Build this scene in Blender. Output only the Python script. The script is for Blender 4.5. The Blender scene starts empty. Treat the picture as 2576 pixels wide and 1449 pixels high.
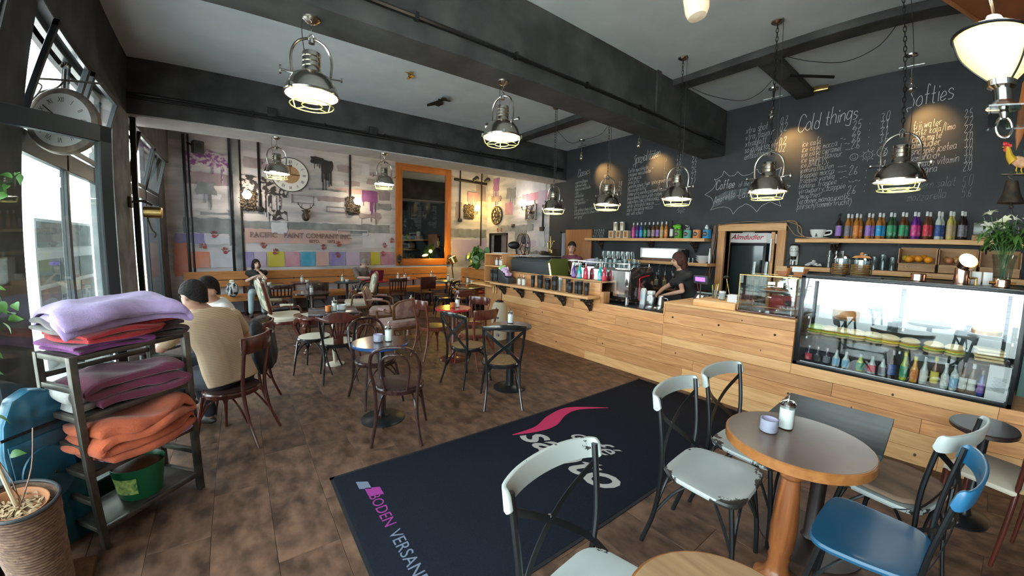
import bpy, bmesh, math, random
from mathutils import Vector, Matrix, Euler
R = math.radians
PI = math.pi
random.seed(7)
SC = bpy.context.scene
COL = SC.collection

# ---------------------------------------------------------------- camera
cd = bpy.data.cameras.new('camera')
cam = bpy.data.objects.new('camera', cd)
COL.objects.link(cam)
SC.camera = cam
cd.type = 'PANO'
cd.panorama_type = 'FISHEYE_LENS_POLYNOMIAL'
cd.sensor_width = 36
cd.sensor_fit = 'HORIZONTAL'
cd.fisheye_fov = R(175)
cd.fisheye_polynomial_k0 = 0
cd.fisheye_polynomial_k1 = -7.43440370e-02
cd.fisheye_polynomial_k2 = -7.53372966e-04
cd.fisheye_polynomial_k3 = 2.09149718e-04
cd.fisheye_polynomial_k4 = -6.23441932e-06
cd.clip_start = 0.02
yaw, pit, rol = 0.64458472, -0.11052129, 0.02131445
Fv = Vector((math.sin(yaw) * math.cos(pit), math.cos(yaw) * math.cos(pit), math.sin(pit)))
Rv = Vector((math.cos(yaw), -math.sin(yaw), 0))
Uv = Rv.cross(Fv)
R2 = math.cos(rol) * Rv + math.sin(rol) * Uv
U2 = -math.sin(rol) * Rv + math.cos(rol) * Uv
cam.matrix_world = Matrix.Translation((0, 0, 1.62)) @ Matrix((
    (R2.x, U2.x, -Fv.x, 0), (R2.y, U2.y, -Fv.y, 0), (R2.z, U2.z, -Fv.z, 0), (0, 0, 0, 1)))

# ---------------------------------------------------------------- view, world, sun
SC.view_settings.view_transform = 'Standard'
SC.view_settings.look = 'None'
SC.view_settings.gamma = 1
SC.view_settings.use_curve_mapping = False
SC.view_settings.exposure = 0.95
SKY = 5.2
SUN = 46.0
world = bpy.data.worlds.new('world')
SC.world = world
world.use_nodes = True
bgn = world.node_tree.nodes['Background']
bgn.inputs[0].default_value = (0.86, 0.95, 1.0, 1)
bgn.inputs[1].default_value = SKY
sl = bpy.data.lights.new('sun', 'SUN')
sl.energy = SUN
sl.angle = R(1.5)
sl.color = (1, 0.96, 0.9)
so = bpy.data.objects.new('sun', sl)
so.rotation_euler = Euler((R(8), R(38), 0))   # high, from behind the building: lights the pavement outside
COL.objects.link(so)
try:
    SC.cycles.max_bounces = 8
    SC.cycles.diffuse_bounces = 4
    SC.cycles.glossy_bounces = 4
    SC.cycles.transmission_bounces = 6
    SC.cycles.transparent_max_bounces = 14
    SC.cycles.caustics_reflective = False
    SC.cycles.caustics_refractive = False
    SC.cycles.sample_clamp_indirect = 6
    SC.cycles.use_denoising = True
except Exception:
    pass

# ---------------------------------------------------------------- materials
M = {}

def mat(name, col, rough=0.6, metal=0.0, col2=None, scale=6.0, stretch=(1, 1, 1), lo=0.35, hi=0.65,
        bump=0.0, bscale=30.0, emit=None, estr=0.0, rnd=0.0, coat=0.0, spec=0.5, trans=0.0, alpha=1.0,
        detail=4.0, wood=False, sheen=0.0, chips=None, chip_scale=9.0, chip_at=0.62, rough2=None, edge=None):
    m = bpy.data.materials.new(name)
    m.use_nodes = True
    nt = m.node_tree
    N, L = nt.nodes, nt.links
    b = N['Principled BSDF']
    b.inputs['Base Color'].default_value = (*col, 1)
    b.inputs['Roughness'].default_value = rough
    b.inputs['Metallic'].default_value = metal
    b.inputs['Specular IOR Level'].default_value = spec
    b.inputs['Coat Weight'].default_value = coat
    b.inputs['Coat Roughness'].default_value = 0.12
    b.inputs['Sheen Weight'].default_value = sheen
    b.inputs['Transmission Weight'].default_value = trans
    b.inputs['Alpha'].default_value = alpha
    tc = N.new('ShaderNodeTexCoord')
    oi = N.new('ShaderNodeObjectInfo')
    mp = N.new('ShaderNodeMapping')
    mp.inputs['Scale'].default_value = stretch
    add = N.new('ShaderNodeVectorMath'); add.operation = 'ADD'
    mul = N.new('ShaderNodeMath'); mul.operation = 'MULTIPLY'; mul.inputs[1].default_value = 37.0
    L.new(oi.outputs['Random'], mul.inputs[0])
    L.new(tc.outputs['Object'], add.inputs[0]); L.new(mul.outputs[0], add.inputs[1])
    L.new(add.outputs[0], mp.inputs['Vector'])
    colsock = None
    if col2 is not None:
        nz = N.new('ShaderNodeTexNoise')
        nz.inputs['Scale'].default_value = scale
        nz.inputs['Detail'].default_value = detail
        if wood:
            nz.inputs['Distortion'].default_value = 0.9
        L.new(mp.outputs[0], nz.inputs['Vector'])
        cr = N.new('ShaderNodeValToRGB')
        cr.color_ramp.elements[0].position = lo; cr.color_ramp.elements[0].color = (*col, 1)
        cr.color_ramp.elements[1].position = hi; cr.color_ramp.elements[1].color = (*col2, 1)
        L.new(nz.outputs['Fac'], cr.inputs[0])
        colsock = cr.outputs[0]
    if rnd:
        hs = N.new('ShaderNodeHueSaturation')
        if colsock: L.new(colsock, hs.inputs['Color'])
        else: hs.inputs['Color'].default_value = (*col, 1)
        mr = N.new('ShaderNodeMapRange')
        mr.inputs['To Min'].default_value = 1 - rnd; mr.inputs['To Max'].default_value = 1 + rnd
        L.new(oi.outputs['Random'], mr.inputs[0]); L.new(mr.outputs[0], hs.inputs['Value'])
        colsock = hs.outputs[0]
    if chips is not None:
        n2 = N.new('ShaderNodeTexNoise'); n2.inputs['Scale'].default_value = chip_scale
        n2.inputs['Detail'].default_value = 6.0; n2.inputs['Roughness'].default_value = 0.62
        L.new(add.outputs[0], n2.inputs['Vector'])
        gt = N.new('ShaderNodeMath'); gt.operation = 'GREATER_THAN'; gt.inputs[1].default_value = chip_at
        if edge:      # wear gathers towards the rim of the seat
            sc = N.new('ShaderNodeVectorMath'); sc.operation = 'MULTIPLY'; sc.inputs[1].default_value = (1, 1.08, 0)
            ln = N.new('ShaderNodeVectorMath'); ln.operation = 'LENGTH'
            ma = N.new('ShaderNodeMath'); ma.operation = 'MULTIPLY_ADD'; ma.inputs[1].default_value = edge[1]; ma.inputs[2].default_value = -edge[0] * edge[1]
            ad = N.new('ShaderNodeMath'); ad.operation = 'ADD'
            L.new(tc.outputs['Object'], sc.inputs[0]); L.new(sc.outputs[0], ln.inputs[0]); L.new(ln.outputs['Value'], ma.inputs[0])
            L.new(ma.outputs[0], ad.inputs[0]); L.new(n2.outputs['Fac'], ad.inputs[1]); L.new(ad.outputs[0], gt.inputs[0])
        else:
            L.new(n2.outputs['Fac'], gt.inputs[0])
        mx = N.new('ShaderNodeMixRGB')
        L.new(gt.outputs[0], mx.inputs[0])
        if colsock: L.new(colsock, mx.inputs[1])
        else: mx.inputs[1].default_value = (*col, 1)
        mx.inputs[2].default_value = (*chips, 1)
        colsock = mx.outputs[0]
    if colsock: L.new(colsock, b.inputs['Base Color'])
    if rough2 is not None:
        n4 = N.new('ShaderNodeTexNoise'); n4.inputs['Scale'].default_value = scale * 1.7
        L.new(mp.outputs[0], n4.inputs['Vector'])
        m4 = N.new('ShaderNodeMapRange'); m4.inputs['To Min'].default_value = rough; m4.inputs['To Max'].default_value = rough2
        L.new(n4.outputs['Fac'], m4.inputs[0]); L.new(m4.outputs[0], b.inputs['Roughness'])
    if bump:
        n3 = N.new('ShaderNodeTexNoise'); n3.inputs['Scale'].default_value = bscale
        n3.inputs['Detail'].default_value = 4
        L.new(mp.outputs[0], n3.inputs['Vector'])
        bp = N.new('ShaderNodeBump'); bp.inputs['Strength'].default_value = bump; bp.inputs['Distance'].default_value = 0.01
        L.new(n3.outputs['Fac'], bp.inputs['Height']); L.new(bp.outputs[0], b.inputs['Normal'])
    if emit:
        b.inputs['Emission Color'].default_value = (*emit, 1)
        b.inputs['Emission Strength'].default_value = estr
    M[name] = m
    return m

def glass(name, tint=(1, 1, 1), ior=1.45, rough=0.0, refl=1.0):
    m = bpy.data.materials.new(name); m.use_nodes = True
    nt = m.node_tree; nt.nodes.clear(); N, L = nt.nodes, nt.links
    o = N.new('ShaderNodeOutputMaterial'); mx = N.new('ShaderNodeMixShader')
    t = N.new('ShaderNodeBsdfTransparent'); t.inputs[0].default_value = (*tint, 1)
    g = N.new('ShaderNodeBsdfGlossy'); g.inputs['Roughness'].default_value = rough
    f = N.new('ShaderNodeLayerWeight'); f.inputs[0].default_value = 0.5     # Schlick on 1 - |cos|, the same from both sides
    pw_ = N.new('ShaderNodeMath'); pw_.operation = 'POWER'; pw_.inputs[1].default_value = 5
    f0 = ((ior - 1) / (ior + 1)) ** 2 * refl
    mr = N.new('ShaderNodeMapRange'); mr.inputs['To Min'].default_value = f0; mr.inputs['To Max'].default_value = 1
    L.new(f.outputs['Facing'], pw_.inputs[0]); L.new(pw_.outputs[0], mr.inputs[0]); L.new(mr.outputs[0], mx.inputs[0])
    L.new(t.outputs[0], mx.inputs[1]); L.new(g.outputs[0], mx.inputs[2]); L.new(mx.outputs[0], o.inputs[0])
    M[name] = m
    return m

# ---------------------------------------------------------------- mesh helpers
class MB:
    def __init__(s):
        s.v = []; s.f = []; s.mi = []; s.xf = Matrix.Identity(4)
    def add(s, vs, fs, mi=0):
        o = len(s.v)
        s.v += [tuple(s.xf @ Vector(p)) for p in vs]
        s.f += [tuple(i + o for i in f) for f in fs]
        s.mi += [mi] * len(fs)
        return s
    def bb(s, x0, x1, y0, y1, z0, z1, mi=0):
        return s.add([(x0, y0, z0), (x1, y0, z0), (x1, y1, z0), (x0, y1, z0), (x0, y0, z1), (x1, y0, z1), (x1, y1, z1), (x0, y1, z1)],
                     [(0, 3, 2, 1), (4, 5, 6, 7), (0, 1, 5, 4), (1, 2, 6, 5), (2, 3, 7, 6), (3, 0, 4, 7)], mi)
    def box(s, c, d, rot=None, mi=0):
        old = s.xf
        s.xf = old @ Matrix.Translation(c) @ (Euler([R(a) for a in rot]).to_matrix().to_4x4() if rot else Matrix.Identity(4))
        s.bb(-d[0] / 2, d[0] / 2, -d[1] / 2, d[1] / 2, -d[2] / 2, d[2] / 2, mi)
        s.xf = old
        return s
    def lathe(s, prof, c=(0, 0, 0), n=24, mi=0, rot=None, sx=1, sy=1, wob=None):
        vs, fs = [], []
        for (r, z) in prof:
            for k in range(n):
                a = 2 * PI * k / n
                w = wob(a, z) if wob else 1
                vs.append((max(r, 1e-4) * w * math.cos(a) * sx, max(r, 1e-4) * w * math.sin(a) * sy, z))
        for i in range(len(prof) - 1):
            for k in range(n):
                a, b = i * n + k, i * n + (k + 1) % n
                fs.append((a, b, b + n, a + n))
        if prof[0][0] > 2e-4: fs.append(tuple(range(n - 1, -1, -1)))
        if prof[-1][0] > 2e-4: fs.append(tuple((len(prof) - 1) * n + k for k in range(n)))
        old = s.xf
        s.xf = old @ Matrix.Translation(c) @ (Euler([R(a) for a in rot]).to_matrix().to_4x4() if rot else Matrix.Identity(4))
        s.add(vs, fs, mi); s.xf = old
        return s
    def cyl(s, c, r, h, n=16, mi=0, rot=None):
        return s.lathe([(r, 0), (r, h)], c, n, mi, rot)
    def shell(s, prof, c=(0, 0, 0), n=24, t=0.003, mi=0, rot=None):
        "open vessel: outside profile bottom-up, then back down inside"
        inn = [(max(r - t, 1e-4), z + (t if i == 0 else 0)) for i, (r, z) in enumerate(prof)]
        p = [(1e-4, prof[0][1])] + list(prof) + inn[::-1] + [(1e-4, prof[0][1] + t)]
        return s.lathe(p, c, n, mi, rot)
    def sph(s, c, r, n=12, m=8, mi=0, rot=None):
        if not hasattr(r, '__len__'): r = (r, r, r)
        vs = [(0, 0, -r[2])]; fs = []
        for i in range(1, m):
            t = -PI / 2 + PI * i / m
            for k in range(n):
                a = 2 * PI * k / n
                vs.append((r[0] * math.cos(t) * math.cos(a), r[1] * math.cos(t) * math.sin(a), r[2] * math.sin(t)))
        vs.append((0, 0, r[2]))
        for k in range(n): fs.append((0, 1 + (k + 1) % n, 1 + k))
        for i in range(m - 2):
            for k in range(n):
                a, b = 1 + i * n + k, 1 + i * n + (k + 1) % n
                fs.append((a, b, b + n, a + n))
        o = 1 + (m - 2) * n
        for k in range(n): fs.append((o + k, o + (k + 1) % n, len(vs) - 1))
        old = s.xf
        s.xf = old @ Matrix.Translation(c) @ (Euler([R(a) for a in rot]).to_matrix().to_4x4() if rot else Matrix.Identity(4))
        s.add(vs, fs, mi); s.xf = old
        return s
    def tube(s, pts, r, n=8, closed=False, mi=0, sec=None, up=None):
        P = [Vector(p) for p in pts]; m = len(P)
        if not hasattr(r, '__len__'): r = [r] * m
        T = []
        for i in range(m):
            a = P[(i - 1) % m] if closed or i > 0 else P[i]
            b = P[(i + 1) % m] if closed or i < m - 1 else P[i]
            d = b - a
            T.append(d.normalized() if d.length > 1e-9 else Vector((0, 0, 1)))
        u = Vector(up) if up else (Vector((0, 0, 1)) if abs(T[0].z) < .9 else Vector((1, 0, 0)))
        vs, fs = [], []
        for i in range(m):
            if up: u = Vector(up)
            u = u - T[i] * u.dot(T[i])
            if u.length < 1e-6: u = T[i].orthogonal()
            u.normalize(); w = T[i].cross(u)
            if sec:   # rectangular section (width along w, thickness along u)
                sw, st = sec[0] / 2 * r[i], sec[1] / 2 * r[i]
                for a, b in ((sw, st), (-sw, st), (-sw, -st), (sw, -st)): vs.append(P[i] + w * a + u * b)
            else:
                for k in range(n):
                    a = 2 * PI * k / n
                    vs.append(P[i] + (u * math.cos(a) + w * math.sin(a)) * r[i])
        if sec: n = 4
        for i in range(m if closed else m - 1):
            for k in range(n):
                a, b = i * n + k, i * n + (k + 1) % n
                c, d = ((i + 1) % m) * n + (k + 1) % n, ((i + 1) % m) * n + k
                fs.append((a, d, c, b))
        if not closed:
            fs.append(tuple(range(n))); fs.append(tuple((m - 1) * n + k for k in range(n - 1, -1, -1)))
        return s.add(vs, fs, mi)
    def prism(s, poly, z0, z1, mi=0, plane='xy'):
        n = len(poly)
        f = {'xy': lambda a, b, h: (a, b, h), 'yz': lambda a, b, h: (h, a, b), 'xz': lambda a, b, h: (a, h, b)}[plane]
        vs = [f(a, b, z0) for a, b in poly] + [f(a, b, z1) for a, b in poly]
        fs = [tuple(range(n - 1, -1, -1)), tuple(range(n, 2 * n))] + [(i, (i + 1) % n, n + (i + 1) % n, n + i) for i in range(n)]
        return s.add(vs, fs, mi)
    def build(s, name, m, parent=None, bev=0, ang=35, smooth=True, seg=2, sub=0, loc=None, mesh_only=False):
        me = bpy.data.meshes.new(name)
        me.from_pydata(s.v, [], s.f)
        ms = m if isinstance(m, (list, tuple)) else [m]
        for k in ms: me.materials.append(M[k] if isinstance(k, str) else k)
        for p, i in zip(me.polygons, s.mi): p.material_index = i
        bm = bmesh.new(); bm.from_mesh(me)
        bmesh.ops.recalc_face_normals(bm, faces=bm.faces)
        if bev:
            es = [e for e in bm.edges if len(e.link_faces) == 2 and e.calc_face_angle(0) > R(30)]
            bmesh.ops.bevel(bm, geom=es, offset=bev, segments=seg, profile=0.5, affect='EDGES', clamp_overlap=True)
        if smooth:
            for f in bm.faces: f.smooth = True
            for e in bm.edges:
                e.smooth = not (len(e.link_faces) != 2 or e.calc_face_angle(0) > R(ang))
        bm.to_mesh(me); bm.free()
        me.update()
        if mesh_only: return me
        o = bpy.data.objects.new(name, me)
        COL.objects.link(o)
        if parent: o.parent = parent
        if loc: o.location = loc
        if sub:
            md = o.modifiers.new('sub', 'SUBSURF'); md.levels = sub; md.render_levels = sub
        return o

def tag(o, label=None, cat=None, group=None, kind=None):
    if label: o['label'] = label
    if cat: o['category'] = cat
    if group: o['group'] = group
    if kind: o['kind'] = kind
    return o

def thing(name, label, cat, loc=(0, 0, 0), rz=0, group=None, rot=None):
    o = bpy.data.objects.new(name, None)
    COL.objects.link(o)
    o.location = loc
    o.rotation_euler = rot if rot else (0, 0, R(rz))
    o.empty_display_size = 0.1
    return tag(o, label, cat, group)

def kids(o): return [c for c in bpy.data.objects if c.parent == o]

def copy_tree(o, loc=None, rz=None, label=None, parent=None, swap=None, skip=()):
    c = o.copy(); COL.objects.link(c)
    c.parent = parent
    if swap and c.type == 'MESH':
        for i, s_ in enumerate(c.material_slots):
            if s_.material and s_.material.name in swap:
                s_.link = 'OBJECT'; s_.material = M[swap[s_.material.name]]
    if loc is not None: c.location = loc
    if rz is not None: c.rotation_euler = (0, 0, R(rz))
    if label: c['label'] = label
    for ch in kids(o):
        if ch.name.split('.')[0] in skip: continue
        copy_tree(ch, parent=c, swap=swap, skip=skip)
    return c

def smoothpts(pts, n=6, closed=False):
    "Catmull-Rom through the points"
    P = [Vector(p) for p in pts]; m = len(P); out = []
    for i in range(m if closed else m - 1):
        p0 = P[(i - 1) % m] if (closed or i > 0) else P[0]
        p1, p2 = P[i], P[(i + 1) % m]
        p3 = P[(i + 2) % m] if (closed or i < m - 2) else P[-1]
        for k in range(n):
            t = k / n
            out.append(0.5 * ((2 * p1) + (p2 - p0) * t + (2 * p0 - 5 * p1 + 4 * p2 - p3) * t * t + (3 * p1 - p0 - 3 * p2 + p3) * t ** 3))
    if not closed: out.append(P[-1])
    return out

def text_mesh(body, size, depth=0.0, shear=0.0, offset=0.0, outline=0.0, spacing=1.0, align='LEFT', xs=1.0):
    cu = bpy.data.curves.new('t', 'FONT')
    cu.body = body; cu.size = size; cu.extrude = depth; cu.shear = shear; cu.offset = offset
    cu.space_character = spacing; cu.align_x = align; cu.resolution_u = 3
    if outline:
        cu.fill_mode = 'NONE'; cu.bevel_depth = outline; cu.bevel_resolution = 0
    o = bpy.data.objects.new('t', cu); COL.objects.link(o)
    dg = bpy.context.evaluated_depsgraph_get()
    me = bpy.data.meshes.new_from_object(o.evaluated_get(dg))
    bpy.data.objects.remove(o); 
    if xs != 1: me.transform(Matrix.Diagonal((xs, 1, 1, 1)))
    return me

def put_mesh(me, name, m, parent=None, mw=None):
    me.name = name
    me.materials.clear(); me.materials.append(M[m])
    o = bpy.data.objects.new(name, me); COL.objects.link(o)
    if mw is not None: me.transform(mw)
    if parent: o.parent = parent
    return o

# frames for flat writing: columns are text-x, text-y and normal
def frame(o, x, y, n):
    return Matrix(((x[0], y[0], n[0], o[0]), (x[1], y[1], n[1], o[1]), (x[2], y[2], n[2], o[2]), (0, 0, 0, 1)))
# ---------------------------------------------------------------- palette
mat('floor_wood', (0.05, 0.027, 0.018), 0.42, spec=.4, col2=(0.185, 0.1, 0.064), scale=10, stretch=(1.2, 0.7, 1), lo=0.34, hi=0.68, rnd=0.14, bump=0.12, detail=9, rough2=0.6)
mat('ceiling_paint', (0.63, 0.71, 0.76), 0.85, col2=(0.72, 0.79, 0.83), scale=2.2, bump=0.15, bscale=9)
mat('beam_dark', (0.035, 0.037, 0.039), 0.7, col2=(0.085, 0.088, 0.09), scale=3.0, lo=0.4, hi=0.75, bump=0.2, bscale=12)
mat('beam_bounce_lit', (0.42, 0.41, 0.42), 0.8, col2=(0.5, 0.48, 0.47), scale=4)
mat('concrete', (0.14, 0.145, 0.15), 0.85, col2=(0.3, 0.31, 0.315), scale=3.5, lo=0.35, hi=0.7, bump=0.4, bscale=20)
mat('black_paint', (0.012, 0.013, 0.015), 0.45)
mat('dark_frame', (0.016, 0.022, 0.026), 0.4)
mat('chalkboard', (0.022, 0.026, 0.031), 0.62, col2=(0.036, 0.041, 0.047), scale=2.5, lo=0.3, hi=0.7, bump=0.06, bscale=60)
mat('chalk', (0.78, 0.8, 0.8), 0.95, col2=(0.5, 0.52, 0.53), scale=25, lo=0.3, hi=0.75)
mat('chalk_faint', (0.3, 0.33, 0.34), 0.95, col2=(0.12, 0.14, 0.15), scale=20)
mat('chalk_smear', (0.16, 0.19, 0.21), 0.95, col2=(0.06, 0.07, 0.08), scale=9)
mat('mural', (0.60, 0.565, 0.58), 0.85, col2=(0.33, 0.325, 0.345), scale=1.5, stretch=(0.7, 0.7, 3.4), lo=0.38, hi=0.68, bump=0.15, bscale=14, detail=6)
def paint(n, c, c2=None): mat('paint_' + n, c, 0.85, col2=c2 or tuple(min(1, x * 0.6 + 0.22) for x in c), scale=5, stretch=(1, 1, 0.6), lo=0.3, hi=0.75)
paint('grey', (0.16, 0.17, 0.18), (0.30, 0.31, 0.32)); paint('pale', (0.58, 0.58, 0.62), (0.46, 0.46, 0.52)); paint('violet', (0.2, 0.16, 0.42)); paint('purple', (0.15, 0.035, 0.16), (0.25, 0.1, 0.24))
paint('orange', (0.62, 0.2, 0.11), (0.55, 0.3, 0.24)); paint('yellow', (0.52, 0.45, 0.03), (0.46, 0.42, 0.14)); paint('pink', (0.48, 0.18, 0.26)); paint('blue', (0.035, 0.28, 0.44), (0.14, 0.36, 0.5))
paint('peach', (0.56, 0.35, 0.3), (0.45, 0.33, 0.33)); paint('lilac', (0.44, 0.36, 0.5), (0.5, 0.42, 0.52)); paint('black', (0.02, 0.02, 0.025), (0.06, 0.055, 0.06)); paint('red', (0.3, 0.04, 0.04), (0.34, 0.1, 0.1)); paint('mauve', (0.25, 0.19, 0.22), (0.35, 0.3, 0.31)); paint('magenta', (0.26, 0.1, 0.3), (0.35, 0.2, 0.4))
def woodm(n, c, c2, ax='y', rough=0.45, rnd=0.12, coat=0.0, sc=3.0):
    st = {'x': (0.8, 9, 9), 'y': (9, 0.8, 9), 'z': (9, 9, 0.8)}[ax]
    mat(n, c, rough, col2=c2, scale=sc, stretch=st, lo=0.3, hi=0.72, rnd=rnd, coat=coat, wood=True, detail=5, bump=0.04, bscale=6)
woodm('larch', (0.75, 0.385, 0.165), (0.5, 0.21, 0.075), 'y', 0.42, 0.17)
woodm('larch_pale', (0.8, 0.48, 0.22), (0.62, 0.31, 0.12), 'y', 0.5, 0.1)
woodm('larch_x', (0.62, 0.33, 0.12), (0.42, 0.18, 0.06), 'x', 0.45, 0.12)
woodm('larch_z', (0.62, 0.32, 0.13), (0.42, 0.19, 0.07), 'z', 0.45, 0.1)
woodm('bench_wood', (0.55, 0.24, 0.07), (0.38, 0.14, 0.035), 'x', 0.5, 0.1)
woodm('mirror_wood', (0.5, 0.17, 0.035), (0.34, 0.1, 0.02), 'z', 0.4, 0.08)
woodm('mirror_wood_x', (0.5, 0.17, 0.035), (0.34, 0.1, 0.02), 'x', 0.4, 0.08)
woodm('door_wood', (0.42, 0.17, 0.06), (0.3, 0.11, 0.035), 'z', 0.4, 0.05)
woodm('crate_wood', (0.5, 0.31, 0.16), (0.36, 0.2, 0.1), 'y', 0.7, 0.1)
woodm('mahogany', (0.115, 0.026, 0.016), (0.05, 0.012, 0.009), 'z', 0.22, 0.08, 0.4)
woodm('redbrown', (0.2, 0.05, 0.028), (0.11, 0.026, 0.016), 'z', 0.28, 0.1, 0.3)
woodm('darkbrown', (0.045, 0.018, 0.015), (0.022, 0.01, 0.009), 'z', 0.25, 0.08, 0.4)
woodm('walnut', (0.19, 0.085, 0.04), (0.09, 0.04, 0.02), 'z', 0.35, 0.08, 0.2)
woodm('chestnut', (0.38, 0.13, 0.04), (0.2, 0.06, 0.02), 'z', 0.3, 0.05, 0.3)
mat('knot', (0.12, 0.045, 0.02), 0.6)
mat('chrome', (0.75, 0.73, 0.7), 0.13, 1.0)
mat('nickel', (0.52, 0.48, 0.42), 0.22, 1.0, rnd=0.05)
mat('steel', (0.7, 0.71, 0.72), 0.3, 1.0, col2=(0.6, 0.61, 0.62), scale=20)
mat('brass', (0.6, 0.4, 0.15), 0.25, 1.0)
mat('gold', (0.8, 0.6, 0.25), 0.3, 1.0)
mat('copper', (0.85, 0.55, 0.42), 0.2, 1.0)
mat('iron', (0.045, 0.04, 0.036), 0.55, 0.6, col2=(0.11, 0.08, 0.06), scale=18, bump=0.3, bscale=40)
mat('rustpaint', (0.05, 0.046, 0.042), 0.45, 0.7, col2=(0.15, 0.13, 0.11), scale=9, lo=0.3, hi=0.7)
mat('black_metal', (0.018, 0.019, 0.021), 0.3, 0.4)
mat('gunmetal', (0.055, 0.06, 0.066), 0.32, 0.85, rnd=0.08)
mat('black_plastic', (0.015, 0.016, 0.018), 0.4)
mat('dark_plastic', (0.035, 0.038, 0.042), 0.45)
mat('white_glow', (1, 1, 1), 0.5, emit=(1, 0.97, 0.9), estr=9.0)
mat('warm_glow', (1, 0.9, 0.4), 0.5, emit=(1, 0.83, 0.4), estr=7.0)
mat('globe_warm', (1, 0.85, 0.6), 0.5, emit=(1, 0.86, 0.6), estr=7)
mat('globe_yellow', (1, 0.8, 0.3), 0.5, emit=(1, 0.72, 0.2), estr=9)
mat('reflector', (0.9, 0.85, 0.2), 0.35, 0.2)
mat('white_gloss', (0.82, 0.83, 0.83), 0.18, coat=0.3)
mat('white_matte', (0.8, 0.8, 0.79), 0.7)
mat('paper', (0.8, 0.8, 0.82), 0.85)
mat('sugar', (0.85, 0.85, 0.84), 0.8)
mat('cream', (0.66, 0.6, 0.45), 0.25, coat=0.3)
mat('rubber', (0.02, 0.02, 0.02), 0.8)
mat('carpet', (0.009, 0.0115, 0.019), 1.0, col2=(0.015, 0.018, 0.028), scale=130, bump=0.5, bscale=300, spec=0.1)
mat('carpet_edge', (0.008, 0.009, 0.012), 0.8)
mat('mat_pink', (0.5, 0.02, 0.1), 0.95)
mat('mat_cream', (0.42, 0.4, 0.38), 0.95)
mat('mat_magenta', (0.3, 0.03, 0.24), 0.95)
mat('mat_grey', (0.16, 0.2, 0.28), 0.95)
glass('pane', (0.94, 0.98, 0.97), 1.5)
glass('case_glass', (0.96, 0.985, 0.98), 1.5, refl=3.2)
glass('clear', (0.93, 0.96, 0.95), 1.45)
glass('clear_refl', (0.86, 0.9, 0.9), 1.8)
glass('shade_glass', (1.0, 0.93, 0.72), 1.5, 0.1)
mat('mirror', (0.2, 0.21, 0.22), 0.02, 1.0)
mat('pavement', (0.5, 0.5, 0.49), 0.9, col2=(0.42, 0.42, 0.41), scale=1.5)
mat('leaf', (0.05, 0.14, 0.03), 0.4, col2=(0.1, 0.24, 0.05), scale=6, rnd=0.25)
mat('leaf_dark', (0.02, 0.06, 0.02), 0.5, rnd=0.3)

mat('paint_splat', (.035, .033, .035), .85, col2=(.45, .42, .43), scale=11, lo=.5, hi=.56, detail=3)
mat('paint_splat_magenta', (.24, .09, .26), .85, col2=(.52, .47, .5), scale=13, lo=.46, hi=.56, detail=4)
# ---------------------------------------------------------------- the room
XW, XE, YB, YF, HC = -1.35, 6.75, 10.4, -2.2, 4.03

def struct(name, mb, m, parent=None, **k):
    o = mb.build(name, m, parent, **k)
    if parent is None: o['kind'] = 'structure'
    return o

floor = struct('floor', MB().bb(XW - .2, 9.0, YF - .2, YB + .2, -0.12, -0.012), 'black_paint', smooth=False)
pw, pl = 0.3, 1.2
plank_me = MB().bb(-pw / 2 + .0008, pw / 2 - .0008, -pl / 2 + .0008, pl / 2 - .0008, -0.012, 0).build('plank', 'floor_wood', mesh_only=True, bev=0.0012, seg=1, smooth=False)
spots = []
i = 0
xx = XW + pw / 2 - 0.1
while xx < 4.25:
    yy = -1.8 + (i % 3) * pl / 3
    while yy < YB + .5:
        spots.append((xx, yy)); yy += pl
    xx += pw; i += 1
spots.sort(key=lambda p: math.hypot(*p))
restv = MB()
for k, (x, y) in enumerate(spots):
    if k < 296:
        o = bpy.data.objects.new('plank', plank_me); COL.objects.link(o)
        o.location = (x, y, 0); o.parent = floor
    else:
        restv.bb(x - pw / 2 + .001, x + pw / 2 - .001, y - pl / 2, y + pl / 2 - .002, -0.012, 0)
restv.bb(4.3, 9.0, YF, YB, -0.012, 0); restv.bb(XW - .2, 4.26, YF - .2, -1.21, -0.012, 0)
o = restv.build('far_planks', 'floor_wood', floor, smooth=False); o['kind'] = 'stuff'

struct('ceiling', MB().bb(XW - .2, 9.0, YF - .2, YB + .2, HC, HC + .2), 'ceiling_paint', smooth=False)

def beam(name, x0, x1, y0, y1, z0, z1, m='beam_dark'):
    return struct(name, MB().bb(x0, x1, y0, y1, z0, z1), m, bev=0.006, seg=1)
b1 = beam('trim_1', XW, XE, 2.96, 3.34, 3.27, HC)
b2 = beam('trim_2', XW, XE, 6.81, 7.42, 3.29, HC)
MB().bb(XW, XE, 6.815, 7.42, 3.272, 3.29).build('beam_underside', 'beam_bounce_lit', b2)  # paler colour stands in for floor bounce light on the underside
bw = beam('trim_3', XW - .15, -1.24, YF, YB, 3.26, HC)
beam('trim_4', 4.98, 5.22, YF, 2.96, HC - .09, HC)
beam('trim_5', 5.22, XE, 1.72, 1.95, HC - .09, HC)
beam('trim_6', 5.0, 5.25, 3.34, 6.81, HC - .09, HC)
beam('trim_7', XW, XE, YF, -1.7, 3.3, HC)
for par, y, z in ((b1, 2.945, 3.44), (b2, 6.795, 3.55)):
    t = MB().tube([(XW + .1, y, z), (6.6, y, z)], 0.022, 8)
    for x in (0.2, 1.2, 2.2, 3.2, 4.2, 5.2, 6.2): t.box((x, y, z), (.03, .055, .06))
    t.build('conduit', 'black_metal', par)
MB().tube([(XW + .1, 6.795, 3.5), (6.6, 6.795, 3.5)], 0.014, 8).build('conduit', 'black_metal', b2)
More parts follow.
